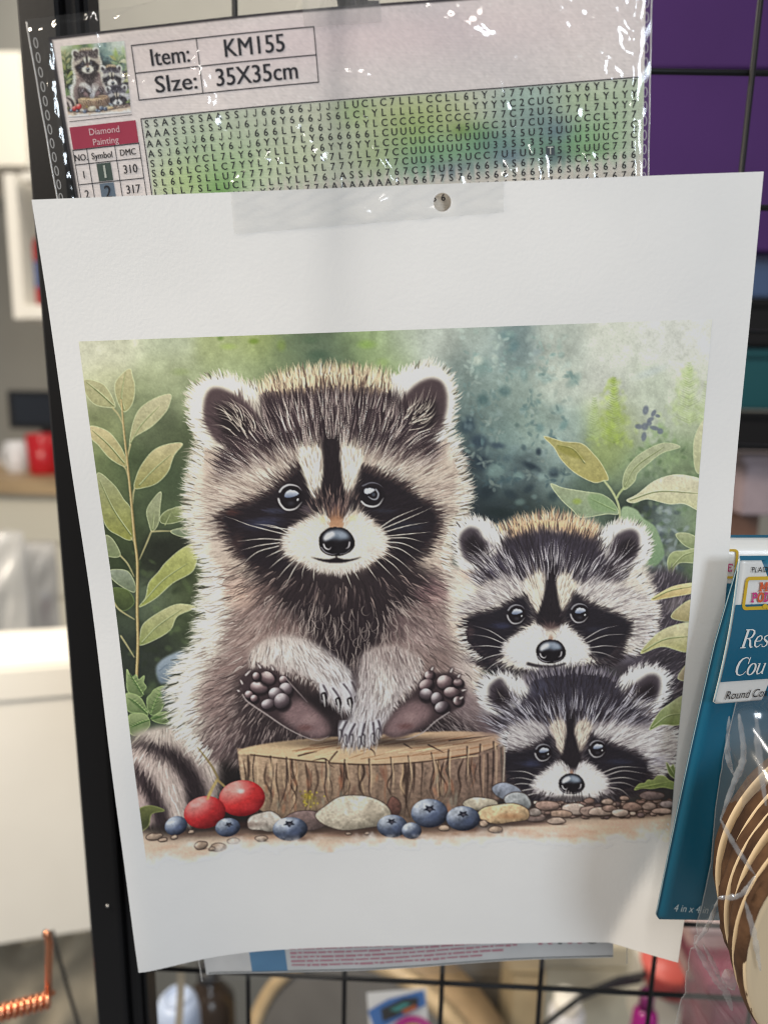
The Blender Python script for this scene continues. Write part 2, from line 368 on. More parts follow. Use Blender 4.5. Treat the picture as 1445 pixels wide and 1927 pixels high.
def crate(name, label, cat, x0, y0, x1, y1, Y, d, m, lidm=None):
    t = thing(name, label, cat, None, at((x0+x1)/2, y1, Y))
    yl = y0+(y1-y0)*.16
    pxbox('body', x0, yl, x1, y1, Y, d, m, t); pxbox('lid', x0-2, y0, x1+2, yl, Y-.003, d+.006, lidm or m, t)
    return t
crate('grey_carton', 'dull grey carton beyond the wire grid, right of the hanging card', 'carton', 812, 1800, 962, 2060, .80, .12, mat('grey_board', (.16, .145, .125), .7, var=.1))
crate('tan_carton', 'narrow tan carton behind the wire grid beside the grey carton', 'carton', 958, 1790, 1020, 2060, .72, .10, mat('kraft_board', (.44, .34, .20), .7, var=.1))
crate('cream_carton', 'pale cream carton behind the black strap under the sheet', 'carton', 1018, 1780, 1200, 2040, .85, .10, mat('cream_board', (.66, .60, .46), .6, var=.08))
pt = at(1062, 1960, .70); t = thing('white_jar', 'small shiny white jar half hidden by the black strap', 'jar', None, pt)
lathe('jar_body', [(0, 0), (.019, 0), (.020, .004), (.020, .040), (.014, .048), (0, .048)], pt, mat('white_glaze', (.72, .72, .74), .25), t); lathe('lid', [(0, .060), (.015, .060), (.0155, .047)], pt, mat('white_laminate', (.8, .77, .7), .4), t)
t = thing('black_strap', 'wide black strap curving up behind the wire grid', 'strap', None, at(1110, 1890, .58))
pp_ = [at(x, y, .58) for x, y in ((980, 1985), (1040, 1930), (1100, 1885), (1160, 1860), (1215, 1850))]
V = []; 
for i, p in enumerate(pp_): V += [p+Vector((0, 0, .012-.001*i)), p-Vector((0, -.012, .012))]
mesh_obj('band', V, [(2*i, 2*i+1, 2*i+3, 2*i+2) for i in range(4)], mat('black_nylon', (.010, .010, .011), .6, bump=.3, bscale=900)); under(bpy.data.objects['band'], t)
tube('edge_piping', [p+Vector((0, -.001, .012)) for p in pp_], .0016, mat('black_nylon', (.010, .010, .011), .6), t, 6)
pt = at(1256, 1850, .70); t = thing('red_tub', 'low red tub standing on the white box under the right corner', 'tub', None, pt)
lathe('tub_body', [(0, 0), (.026, 0), (.029, .022), (.030, .024), (.027, .024), (0, .020)], pt, mat('red_tub', (.52, .05, .045), .35), t); lathe('lid', [(0, .030), (.030, .030), (.031, .027), (.031, .0245)], pt, mat('coral_lid', (.62, .12, .10), .35), t)
crate('white_box', 'small off white box below the red tub', 'box', 1222, 1852, 1300, 2000, .70, .08, mat('offwhite_board', (.62, .59, .52), .6))
pt = at(1204, 2010, .58); t = thing('magenta_bottle', 'bright magenta bottle behind the lowest grid wires', 'bottle', None, pt)
hh = at(1204, 1866, .58).z-pt.z
lathe('bottle_body', [(0, 0), (.012, 0), (.0125, hh*.5), (.011, hh*.72), (.006, hh*.82), (0, hh*.82)], pt, mat('magenta_plastic', (.34, .015, .20), .22), t); lathe('cap', [(0, hh), (.0065, hh), (.007, hh*.8), (0, hh*.8)], pt, mat('dark_magenta', (.16, .01, .10), .3), t)

# --- right of the sheet
M_PURP = mat('purple_foam', (.050, .017, .098), .6, spec=.15, var=.1, scale=5)
t = thing('purple_board', 'large purple foam board behind the wire grid beside the sheet', 'board', None, at(1330, 430, .74))
pxbox('upper_panel', 1120, -220, 1700, 128, .735, .012, M_PURP, t, .001); pxbox('lower_panel', 1120, 134, 1700, 472, .74, .012, M_PURP, t, .001)
crate('blue_pack', 'deep blue pack under the purple board', 'pack', 1330, 476, 1620, 560, .76, .05, mat('deep_blue', (.012, .04, .12), .5), mat('slate_blue', (.03, .03, .10), .5))
crate('black_pack', 'black pack between the blue pack and the teal pack', 'pack', 1330, 564, 1620, 652, .74, .05, mat('soot_board', (.008, .0075, .008), .6, spec=.12))
crate('teal_pack', 'dark teal pack beneath the black pack', 'pack', 1330, 656, 1620, 772, .75, .05, mat('teal_board', (.004, .055, .065), .5, spec=.2))
crate('dark_bin', 'dark bin under the teal pack', 'bin', 1330, 778, 1620, 850, .73, .06, mat('soot_board', (.008, .0075, .008), .6, spec=.12))
crate('pink_grey_pack', 'pinkish grey pack beside the dark bin', 'pack', 1398, 856, 1620, 972, .77, .05, mat('pink_grey', (.30, .24, .26), .5, var=.2, scale=20))
crate('brown_carton', 'brown carton above the white coaster header', 'carton', 1300, 900, 1428, 1060, .80, .06, mat('brown_board', (.14, .07, .045), .6, var=.2))
# pinkish stock seen through the coaster bag
crate('mauve_pack', 'mauve pack seen through the bottom of the coaster bag', 'pack', 1296, 1742, 1520, 1852, .60, .06, mat('mauve_board', (.40, .27, .26), .5, var=.3, scale=20), mat('pale_pink', (.58, .44, .42), .5))
crate('burgundy_pack', 'burgundy pack low behind the coaster bag', 'pack', 1330, 1858, 1560, 2060, .56, .06, mat('burgundy_board', (.20, .045, .075), .5, var=.4, scale=30))

# ================================================================ the display rack
RY = .318
t = thing('grid_rack', 'black wire grid display rack with a wide black upright', 'display rack', None, (-.150, .30, .70))
def vwire(x0, x1, z0=.82, z1=1.95): return tube('vertical_wire', [(x0, RY, z0), ((x0+x1)/2, RY+.0006, (z0+z1)/2), (x1, RY, z1)], .00125, M_BLACK, t, 8)
for k in range(-1, 3): vwire(-.0258+.0502*k-.002, -.0258+.0502*k+.004)
vwire(.1262, .1410); vwire(.177, .192); vwire(.228, .243)
for z in (1.779, 1.729, 1.679, 1.6290, 1.5785, 1.5270, 1.4765, 1.4275, 1.3780, 1.3285, 1.2790, 1.2295, 1.1868, 1.1455, 1.095, 1.045, .995, .945):
    tube('horizontal_wire', [(-.140, RY+.0022, z+.0022), (0, RY+.0022, z+.0006), (.30, RY+.0022, z-.0030)], .00125, M_BLACK, t, 8)
def post(name, xa, xb, y, d):
    # the upright leans by a hair: xa/xb are (top, bottom) edges
    zt, zb = 1.95, .70; f = lambda e, z: e[1]+(e[0]-e[1])*(z-1.115)/(1.603-1.115)
    V = []
    for z in (zb, zt):
        x0, x1 = f(xa, z), f(xb, z); r = .0012
        V += [(x0+r, y, z), (x1-r, y, z), (x1, y+r, z), (x1, y+d, z), (x0, y+d, z), (x0, y+r, z)]
    Fc = [(i, (i+1) % 6, 6+(i+1) % 6, 6+i) for i in range(6)]+[(5, 4, 3, 2, 1, 0), (6, 7, 8, 9, 10, 11)]
    under(mesh_obj(name, V, Fc, M_BLACK, None, False), t)
post('upright', (-.1530, -.1460), (-.1370, -.1310), .296, .025)
post('upright_flange', (-.1366, -.1306), (-.1306, -.1252), .300, .016)
post('upright_rib', (-.1302, -.1248), (-.1284, -.1232), .303, .012)
tube('rivet', [at(203, 1705, .2962), at(203, 1705, .2952)], .0007, mat('steel', (.5, .5, .5), .3, 1), bpy.data.objects['upright'], 8)

# ================================================================ the diamond painting pack
# sheet frame: origin at the paper's top left corner, a to the right, b down, n away from the viewer
PO = Vector((-.11302, .22054, 1.50263)); PA = Vector((.9985, .0208, .0500)).normalized()
PB = Vector((.0482, .0794, -.9957)); PB = (PB-PA*PB.dot(PA)).normalized(); PN = PA.cross(PB)
TH = math.radians(2.2); CT, ST = math.cos(TH), math.sin(TH)
def pack(p, q, d=0.0):
    """a point on the pack's face: p right, q down in mm; d mm off the face"""
    a = p*CT+q*ST+4.5; b = -p*ST+q*CT-45.5
    off = 3.2+8.0*sstep((q-90)/230)+1.2*math.sin(p*.055+.6)*.5+.8*math.exp(-((p-4)/14)**2)
    return PO+(PA*a+PB*b+PN*(off-d))*MM
t_pack = thing('diamond_painting_pack', 'clear bagged diamond painting kit hanging behind the printed raccoon sheet', 'craft kit', None, pack(88, 340))
# folded canvas: colours of the printed chart sit on its points
cu = np.concatenate([np.linspace(5.2, 175.0, 240)]); cvs = np.concatenate([np.linspace(2.0, 60, 110), np.linspace(62, 322, 30)])
def canvas_xy(u, v):   # left edge leans with the fold
    return u-.045*(v-3)*max(0, 1-(u-5)/60)
o = grid_mesh('canvas', lambda u, v: pack(u, v+1.2*(1-((u-90)/85)**2)*-.6, 0), cu, cvs, ink_mat('canvas_print', .75, weave=430, spec=.2))
under(o, t_pack); t_canvas = o
U, Vv = np.meshgrid(cu, cvs); g = np.random.default_rng(4)
base = np.array([208, 200, 197.]); img = np.ones(U.shape+(3,))*base
img[(U < 6.4) | (Vv < 2.9)] = (40, 38, 42)
wash = (U > 28.9) & (Vv > 25.7)
lay = [(45,34,14,9,(150,172,140)),(60,30,16,8,(172,182,158)),(40,44,12,7,(168,190,120)),(55,42,14,8,(150,180,128)),(50,48,6,6,(88,140,64)),(75,40,14,10,(176,186,150)),(80,28,10,5,(186,188,166)),(92,29,6,5,(140,170,110)),(104,30,14,7,(172,180,128)),(116,32,14,7,(164,174,118)),(108,36,10,6,(134,158,90)),(122,36,4,2.5,(104,122,52)),(128,38,6,4,(80,132,64)),(112,41,14,5,(120,162,110)),(126,42,14,4,(104,150,108)),(110,45,9,4,(104,140,118)),(96,41,8,7,(150,164,118)),(138,32,8,7,(124,150,138)),(146,34,7,7,(104,130,132)),(134,40,9,4,(96,128,128)),(148,42,10,5,(88,132,104)),(158,40,10,6,(104,158,96)),(150,38,5,4,(96,112,132)),(166,38,8,9,(150,176,136)),(170,30,8,6,(164,182,152)),(156,30,9,5,(156,176,138)),(142,28,8,4,(160,182,168)),(136,44,6,3,(92,110,130)),(124,46,7,3,(110,130,128)),(118,47,5,2.5,(104,116,126)),(150,45,5,2.5,(70,90,104)),(160,44,8,2.5,(110,146,100))]
def wsh(arr, x, y, rx, ry, c, k=.66):
    m = (np.exp(-(((U-x)/rx)**2+((Vv-y)/ry)**2))*k)[..., None]*wash[..., None]
    return arr*(1-m)+np.array(c, float)*m
img[wash] = (190, 192, 182)
for x, y, rx, ry, c in lay: img = wsh(img, x, y, rx*.95, ry*.95, c)
fr = wash & (Vv > 47)                                            # start of the first raccoon's fur and the furry patches
k = np.clip((Vv-46.5)/3+.6*np.sin(U*2.1)+.4*np.sin(U*5.3), 0, 1)[..., None]*(U > 64)[..., None]*wash[..., None]*.85
img = img*(1-k)+np.array([196, 188, 178.])*k
img = img*(1+.02*g.standard_normal(U.shape))[..., None]
pk = np.exp(-(((U-100)/60)**2+((Vv-10)/8)**2))[..., None]*.22*(~wash)[..., None]; img = img*(1-pk)+np.array([214, 176, 184.])*pk
def srgb_lin(c): c = np.clip(np.asarray(c, float)/255, 0, 1); return np.where(c <= .04045, c/12.92, ((c+.055)/1.055)**2.4)
REF = .62                                                        # what white paper reads in this light
point_colours(o, np.clip(srgb_lin(img).reshape(-1, 3)*.80/REF, 0, .9))
M_INK = mat('black_ink', (.020, .020, .028), .7, spec=.2)
chart = lambda d: (lambda u, v: pack(u, v-.72*(1-((u-90)/85)**2), d))
# ruled box and headings
k = Ink()
for x in (28.9, 47.9, 81.7): k.rect(x-.14, 6.4+(.3 if x < 40 else 0), x+.14, 20.6)
for y in (6.5, 13.6, 20.6): k.rect(28.8, y-.14, 81.8, y+.14, 20)
k.lay('ruled_box', chart(.10), M_INK, t_canvas)
for s, x, y, h, wd in (('Item:', 34.0, 12.2, 4.3, 11.2), ('SIze:', 34.2, 19.2, 4.3, 12.2), ('KM155', 55.6, 12.0, 4.5, 17.2), ('35X35cm', 52.2, 19.2, 4.5, 23.6)):
    k = Ink(); k.text(s, x, y, h, wd); k.text(s, x+.22, y, h, wd); k.lay('heading', chart(.12), M_INK, t_canvas)
k = Ink(); k.rect(6.9, 25.7, 27.0, 31.7, 8); k.lay('title_band', chart(.10), mat('crimson_print', (.36, .012, .055), .6), t_canvas)
for s, x, y in (('Diamond', 17.2, 28.4), ('Painting', 17.2, 31.2)):
    k = Ink(); k.text(s, x, y, 1.75, None, 1.0, align='c'); k.lay('title', chart(.20), mat('pink_white_print', (.72, .52, .54), .6), t_canvas)
k = Ink()
for x in (6.8, 11.0, 19.6, 27.0): k.rect(x-.12, 31.7, x+.12, 56)
for y in (31.9, 35.9, 41.4, 46.9, 52.4): k.rect(6.7, y-.12, 27.1, y+.12, 8)
k.rect(28.5, 25.6, 28.8, 56); k.rect(28.5, 25.4, 175.0, 25.68, 60)
k.lay('ruled_table', chart(.10), M_INK, t_canvas)
k = Ink(); k.rect(13.2, 36.2, 17.6, 41.1, 3); k.lay('colour_swatch', chart(.10), mat('dark_green_print', (.030, .060, .048), .6), t_canvas)
k = Ink(); k.rect(13.2, 41.7, 17.6, 46.6, 3); k.lay('colour_swatch', chart(.10), mat('slate_print', (.11, .16, .22), .6), t_canvas)
for s, x, y, h, m in (('NO.', 8.9, 34.9, 1.7, M_INK), ('Symbol', 15.3, 34.9, 1.7, M_INK), ('DMC', 23.3, 34.8, 1.7, M_INK), ('1', 8.9, 39.8, 2.0, M_INK), ('310', 23.3, 39.7, 2.3, M_INK), ('2', 8.9, 45.3, 2.2, M_INK), ('317', 23.3, 45.3, 2.3, M_INK), ('2', 15.4, 45.9, 3.5, M_INK), ('1', 15.4, 40.3, 3.5, mat('pale_print', (.66, .70, .62), .6))):
    k = Ink(); k.text(s, x, y, h, None, .9, 0, align='c'); k.text(s, x+.12, y, h, None, .9, 0, align='c'); k.lay('table_entry', chart(.22), m, t_canvas)
rows = ['SSASSSSAASSJJ66666JJJJLUCLC7LLLCCLL6LYJJ77YYYYLY6YL777', 'AAASSSSSSAJ6JJ6Y666JS6LCLYLLLLLCLCLLYYYYC2CUCYYYYLYLYY', 'AASSJJ66JJJJ666LLL66JJ66YLCCCCCCCCCC7777C72U2C77L7LYY7', 'ASJ6YYYLY6JJ6YYL7LY666666LCUUUCCCL45UCC2U7CU3UUCCCLY77', 'SJ66YYCL7LY6YYLLLY66YY6YYLCCCUUCCCUUUUU525U25UUU5UC77C',
        'S66YLCSLC7YYL7YLL6YL7L7LL77CCUUUUUU5UU3355355 5U5UUC7CC'.replace(' ', '5'), 'SL6L7SLLU77777LLYLYL77Y77777CUU5552UCC7UFUU3T535UUC77L', 'LSLL7SLLUCL7LLLYLL76JASSJ6767C22U2S76656S67SF7SCCSC666', 'SSLCLSLC4ULLYY6YL776AAAAAAASY6677S76SS66S66666S66S6J67J', 'LLSSLLCC4UUYYL77666AASSJJ776677SSJJ666S6777V7666667676A', 'SSLLUU5CC777LLYY66JJAASS66S7665S677SS66CC7766S6J7767A66']
for r, s in enumerate(rows):
    k = Ink(); k2 = Ink()
    for c_, ch in enumerate(s[:54]):
        if ch == 'J':
            jx, jy = 28.8+1.35+c_*2.68, 25.7+2.28+r*2.68
            k.ribbon([(jx+.42, jy-1.95), (jx+.42, jy-.5), (jx+.30, jy-.16), (jx, jy-.08), (jx-.30, jy-.18), (jx-.42, jy-.52)], .27); continue
        (k2 if ch == 'T' else k).text(ch, 28.8+1.35+c_*2.68, 25.7+2.28+r*2.68, 1.95, None, 1.0, 0, align='c')
        if ch != 'T': k.text(ch, 28.8+1.44+c_*2.68, 25.7+2.28+r*2.68, 1.95, None, 1.0, 0, align='c')
    k.lay('symbol_row', chart(.12), M_INK, t_canvas)
    if k2.v: 
        kk = Ink(); cc = s.index('T'); kk.rect(28.9+cc*2.68, 25.8+r*2.68, 31.4+cc*2.68, 28.3+r*2.68, 2); kk.lay('dark_cell', chart(.10), mat('night_print', (.03, .045, .06), .6), t_canvas)
        k2.lay('symbol', chart(.2), mat('pale_print', (.66, .70, .62), .6), t_canvas)
# ---------------------------------------------------------------- the printed picture
# The picture on the sheet is a flat print.  It is painted here stroke by stroke on an
# artboard (same aspect as the print) and handed to the print mesh as point colours.
AX, AY, AW, AH = 140, 595, 1215, 1045
rng = np.random.default_rng(7)
YY, XX = np.mgrid[0:AH, 0:AW].astype(np.float32)
XX += AX; YY += AY
CV = np.zeros((AH, AW, 3), np.float32)

def c8(*c):
    c = c[0] if len(c) == 1 else c
    return np.array(c, np.float32) / 255.0

def box1(a, r, ax):
    if r < 1: return a
    pad = [(0, 0)] * a.ndim; pad[ax] = (r + 1, r)
    b = np.cumsum(np.pad(a, pad, mode='edge'), axis=ax, dtype=np.float64)
    n = a.shape[ax]
    hi, lo = (b[2*r+1:2*r+1+n], b[:n]) if ax == 0 else (b[:, 2*r+1:2*r+1+n], b[:, :n])
    return ((hi - lo) / (2*r+1)).astype(np.float32)

def blur(a, s):
    if s < 0.35: return a
    if s < 1.2:                      # small: 3-tap binomial passes
        w = min(0.25 * s, .27)
        for ax in (0, 1):
            p = [(0, 0)] * a.ndim; p[ax] = (1, 1)
            q = np.pad(a, p, mode='edge')
            n = a.shape[ax]
            a = (1-2*w)*a + w*((q[:n]+q[2:n+2]) if ax == 0 else (q[:, :n]+q[:, 2:n+2]))
        return a
    r = max(1, int(round(s * 0.95)))
    for _ in range(3 if s > 2 else 2):
        a = box1(box1(a, r, 0), r, 1)
    return a

def noise(sc, seed, oct=1):
    g = np.random.default_rng(seed); out = 0; amp = 1; tot = 0
    for o in range(oct):
        s = max(1.5, sc / 2**o)
        h, w = int(AH/s)+4, int(AW/s)+4
        a = g.standard_normal((h, w)).astype(np.float32)
        y = np.arange(AH)/s; x = np.arange(AW)/s
        yi = y.astype(int); xi = x.astype(int)
        fy = (y-yi)[:, None]; fx = (x-xi)[None]
        fy = fy*fy*(3-2*fy); fx = fx*fx*(3-2*fx)
        b = (a[yi][:, xi]*(1-fy)*(1-fx) + a[yi+1][:, xi]*fy*(1-fx) + a[yi][:, xi+1]*(1-fy)*fx + a[yi+1][:, xi+1]*fy*fx)
        out = out + amp*b; tot += amp*amp; amp *= .55
    return (out/np.sqrt(tot)).astype(np.float32)

def spl(p, n=8, closed=True):
    p = np.array(p, float)
    if closed: q = np.vstack([p[-1], p, p[0], p[1]])
    else: q = np.vstack([2*p[0]-p[1], p, 2*p[-1]-p[-2]])
    t = np.linspace(0, 1, n, endpoint=False)[:, None]; o = []
    for i in range(1, len(q)-2):
        a, b, c, d = q[i-1], q[i], q[i+1], q[i+2]
        o.append(.5*((2*b)+(c-a)*t+(2*a-5*b+4*c-d)*t*t+(3*b-a-3*c+d)*t**3))
    o = np.vstack(o)
    return o if closed else np.vstack([o, p[-1]])

def win(x0, x1, y0, y1):
    x0 = int(max(0, np.floor(x0-AX))); x1 = int(min(AW, np.ceil(x1-AX)+1))
    y0 = int(max(0, np.floor(y0-AY))); y1 = int(min(AH, np.ceil(y1-AY)+1))
    return slice(y0, max(y1, y0+1)), slice(x0, max(x1, x0+1))

def pmask(pts, soft=1.0, smooth=True, rough=0, rs=9):
    p = spl(pts) if smooth else np.array(pts, float)
    if rough: p = p + np.random.default_rng(len(pts)+rs).standard_normal(p.shape)*rough
    m = 3*soft+3
    sy, sx = win(p[:, 0].min()-m, p[:, 0].max()+m, p[:, 1].min()-m, p[:, 1].max()+m)
    x, y = XX[sy, sx], YY[sy, sx]; ins = np.zeros(x.shape, bool)
    if x.size == 0: return sy, sx, np.zeros(x.shape, np.float32)
    q = np.roll(p, -1, axis=0)
    for (ax, ay), (bx, by) in zip(p, q):
        if ay == by: continue
        r0 = max(0, int(min(ay, by)-y[0, 0])-1); r1 = max(0, int(max(ay, by)-y[0, 0])+2)
        yy = y[r0:r1]
        if yy.size == 0: continue
        ins[r0:r1] ^= ((ay > yy) != (by > yy)) & (x[r0:r1] < (bx-ax)*(yy-ay)/(by-ay)+ax)
    return sy, sx, blur(ins.astype(np.float32), soft)

def comp(sy, sx, m, col):
    CV[sy, sx] = CV[sy, sx]*(1-m[..., None]) + col*m[..., None]

def fill(pts, col, soft=1.0, alpha=1.0, smooth=True, rough=0):
    sy, sx, m = pmask(pts, soft, smooth, rough)
    if callable(col): col = col(XX[sy, sx], YY[sy, sx])
    else: col = c8(col)
    comp(sy, sx, m*alpha, col)

def grad(p0, c0, p1, c1):
    p0 = np.array(p0, float); d = np.array(p1, float)-p0; L = (d*d).sum()
    def f(x, y):
        t = np.clip(((x-p0[0])*d[0]+(y-p0[1])*d[1])/L, 0, 1)[..., None]
        return c8(c0)*(1-t)+c8(c1)*t
    return f

def blob(x, y, rx, ry, col, alpha=1.0, hard=0.3, rot=0):
    m = 1.15
    R = max(rx, ry)*m+2
    sy, sx = win(x-R, x+R, y-R, y+R)
    dx, dy = XX[sy, sx]-x, YY[sy, sx]-y
    c, s = math.cos(rot), math.sin(rot)
    d = np.sqrt(((dx*c+dy*s)/rx)**2+((-dx*s+dy*c)/ry)**2)
    a = np.clip((1.1-d)/(1.1-hard), 0, 1); a = a*a*(3-2*a)
    comp(sy, sx, a*alpha, c8(col))

def strokes(P, w, col, alpha, tip=0.15, root=.6):
    """P (N,K,2) polylines, w (N) sigma px, col (N,3), alpha (N). Laid as one translucent layer."""
    N, K, _ = P.shape
    t = np.linspace(0, 1, K)[None]
    prof = np.minimum(1, (root + (1-root)*t*5)) * np.where(t > .35, np.clip((1-t)/.65, 0, 1)**.8*(1-tip)+tip, 1)
    sig = (w[:, None]*(0.45+0.55*prof)).ravel()
    al = (alpha[:, None]*np.clip(prof*1.1, 0, 1)).ravel()
    x = (P[..., 0]-AX).ravel(); y = (P[..., 1]-AY).ravel()
    seg = np.linalg.norm(np.diff(P, axis=1), axis=2).mean(1)
    dens = np.repeat(np.clip(seg, .1, 3), K)
    cr = np.repeat(col, K, axis=0)
    R = 1 if w.max() <= .75 else (2 if w.max() <= 1.5 else int(math.ceil(w.max()*2)))
    x0 = max(0, int(x.min())-3); x1 = min(AW, int(x.max())+5); y0 = max(0, int(y.min())-3); y1 = min(AH, int(y.max())+5)
    ww, hh = x1-x0, y1-y0
    if ww < 1 or hh < 1: return
    x = x-x0; y = y-y0
    xi = np.round(x).astype(int); yi = np.round(y).astype(int)
    Wt = np.zeros(hh*ww); Cc = [np.zeros(hh*ww) for _ in range(3)]
    for oy in range(-R, R+1):
        for ox in range(-R, R+1):
            px, py = xi+ox, yi+oy
            g = np.exp(-((px-x)**2+(py-y)**2)/(2*sig**2))*al*dens/np.maximum(sig, .5)*.55
            ok = (px >= 0) & (px < ww) & (py >= 0) & (py < hh) & (g > .004)
            idx = py[ok]*ww+px[ok]; gg = g[ok]
            Wt += np.bincount(idx, gg, hh*ww)
            for k in range(3): Cc[k] += np.bincount(idx, gg*cr[ok, k], hh*ww)
    Wt = Wt.reshape(hh, ww); A = (1-np.exp(-1.6*Wt))[..., None]
    cc = np.stack(Cc, 1).reshape(hh, ww, 3)/np.maximum(Wt, 1e-5)[..., None]
    CV[y0:y1, x0:x1] = CV[y0:y1, x0:x1]*(1-A)+cc*A

def line(pts, w, col, alpha=1.0, tip=.1, root=1.0, smooth=True):
    p = spl(pts, 10, False) if smooth and len(pts) > 2 else np.array(pts, float)
    s = np.r_[0, np.cumsum(np.linalg.norm(np.diff(p, axis=0), axis=1))]
    K = max(4, int(s[-1]/.6)); u = np.linspace(0, s[-1], K)
    q = np.stack([np.interp(u, s, p[:, 0]), np.interp(u, s, p[:, 1])], 1)
    strokes(q[None], np.array([w], float), c8(col)[None], np.array([alpha], float), tip, root)

def inpoly(pts, n, g, smooth=True):
    p = spl(pts) if smooth else np.array(pts, float)
    lo, hi = p.min(0), p.max(0); out = np.zeros((0, 2))
    q = np.roll(p, -1, axis=0)
    while len(out) < n:
        r = lo+(hi-lo)*g.random((n*2, 2)); ins = np.zeros(len(r), bool)
        for (ax, ay), (bx, by) in zip(p, q):
            if ay == by: continue
            ins ^= ((ay > r[:, 1]) != (by > r[:, 1])) & (r[:, 0] < (bx-ax)*(r[:, 1]-ay)/(by-ay)+ax)
        out = np.vstack([out, r[ins]])
    return out[:n]

def field(ctrl, s=70):
    c = np.array(ctrl, float)
    def f(p):
        d2 = ((p[:, None, :]-c[None, :, :2])**2).sum(2)
        w = np.exp(-d2/(2*s*s))+1e-9/(1+d2)
        v = (w[..., None]*c[None, :, 2:4]).sum(1)
        return v/np.maximum(np.linalg.norm(v, axis=1, keepdims=True), 1e-6)
    return f

def radial(cx, cy, ky=1.0):
    def f(p):
        v = p-np.array([cx, cy]); v = v*np.array([1, ky])
        return v/np.maximum(np.linalg.norm(v, axis=1, keepdims=True), 1e-6)
    return f

def mix_fields(parts):
    """parts: list of (field, cx, cy, r) local overrides over the first one."""
    def f(p):
        v = parts[0][0](p)
        for g, cx, cy, r in parts[1:]:
            w = np.exp(-(((p-np.array([cx, cy]))**2).sum(1)/(2*r*r)))[:, None]*3
            v = v+w*g(p)
        return v/np.maximum(np.linalg.norm(v, axis=1, keepdims=True), 1e-6)
    return f

def hairpaths(roots, fd, L, curl, g, K=26):
    N = len(roots); P = np.zeros((N, K, 2)); P[:, 0] = roots
    a = g.standard_normal(N)*.10; c = g.standard_normal(N)*curl
    ph = g.random(N)*6.28
    d = fd(roots)
    for k in range(1, K):
        if k % 6 == 0: d = fd(P[:, k-1])
        t = k/K
        an = a+c*(t-.3)+.10*np.sin(ph+t*7)
        ca, sa = np.cos(an), np.sin(an)
        v = np.stack([d[:, 0]*ca-d[:, 1]*sa, d[:, 0]*sa+d[:, 1]*ca], 1)
        P[:, k] = P[:, k-1]+v*(L/K)[:, None]
    return P

def sample(U, p):
    x = np.clip(np.round(p[:, 0]-AX).astype(int), 0, AW-1); y = np.clip(np.round(p[:, 1]-AY).astype(int), 0, AH-1)
    return U[y, x]

def fur(poly, fd, n, L=(18, 36), w=(.5, .9), var=.12, layers=6, alpha=.75, curl=.35, seed=1, lift=None, drop=None, smooth=True, pull=0):
    """Hairs take the colour under their root; lift / drop turn a share of them to light or dark lines."""
    g = np.random.default_rng(seed)
    pp = np.array(poly, float); lo, hi = pp.min(0)-30, pp.max(0)+30
    sy, sx = win(lo[0], hi[0], lo[1], hi[1])
    U = CV.copy()
    U[sy, sx] = blur(CV[sy, sx], 1.5)
    for l in range(layers):
        m = n//layers
        r = inpoly(poly, m, g, smooth)
        ln = g.uniform(*L, m)
        if pull: r = r - fd(r)*pull
        col = sample(U, r)
        lum = col.mean(1, keepdims=True)
        f = 1+var*g.standard_normal((m, 1))
        col = col*f
        if lift:
            k = (g.random((m, 1)) < lift[0])*g.uniform(.45, 1, (m, 1))*np.clip(1.25-lum*1.0, .1, 1)
            col = col*(1-k)+c8(lift[1])*k
        if drop:
            k = (g.random((m, 1)) < drop[0])*g.uniform(.35, 1, (m, 1))
            col = col*(1-k)+c8(drop[1])*k
        P = hairpaths(r, fd, ln, curl, g)
        strokes(P, g.uniform(*w, m), np.clip(col, 0, 1), alpha*g.uniform(.5, 1, m))

def edgehair(pts, fd, n, L, w, cols, alpha=.85, seed=3, closed=False, jitter=4, inset=3, curl=.5):
    """Fringe along an outline, light hairs with dark gaps."""
    g = np.random.default_rng(seed)
    p = spl(pts, 14, closed)
    s = np.r_[0, np.cumsum(np.linalg.norm(np.diff(p, axis=0), axis=1))]
    u = np.sort(g.random(n))*s[-1]
    r = np.stack([np.interp(u, s, p[:, 0]), np.interp(u, s, p[:, 1])], 1)
    d = fd(r)
    r = r-d*inset+g.standard_normal(r.shape)*jitter*.5
    ci = g.integers(0, len(cols), n)
    col = np.array([c8(c) for c in cols])[ci]*(1+.06*g.standard_normal((n, 1)))
    for k in range(4):
        j = np.arange(k, n, 4)
        strokes(hairpaths(r[j], fd, g.uniform(*L, len(j)), curl, g), g.uniform(*w, len(j)), np.clip(col[j], 0, 1), alpha*g.uniform(.6, 1, len(j)))

def ball(x, y, rx, ry, base, hi, lo, rot=0, spec=.5, edge=1.2):
    R = max(rx, ry)+3
    sy, sx = win(x-R, x+R, y-R, y+R)
    dx, dy = XX[sy, sx]-x, YY[sy, sx]-y
    c, s = math.cos(rot), math.sin(rot)
    u = (dx*c+dy*s)/rx; v = (-dx*s+dy*c)/ry
    d = np.sqrt(u*u+v*v); a = np.clip((1-d)*min(rx, ry)/edge+.5, 0, 1)
    z = np.sqrt(np.clip(1-d*d, 0, 1))
    lam = np.clip((-.45*u-.62*v+.64*z), -1, 1)
    t = lam[..., None]
    col = np.where(t > .45, c8(base)+(c8(hi)-c8(base))*np.clip((t-.45)/.5, 0, 1)**1.3, c8(lo)+(c8(base)-c8(lo))*np.clip((t+.35)/.8, 0, 1))
    nz = NZ1[sy, sx]*.05+NZ2[sy, sx]*.03
    comp(sy, sx, a, np.clip(col*(1+nz[..., None]*spec*2), 0, 1))

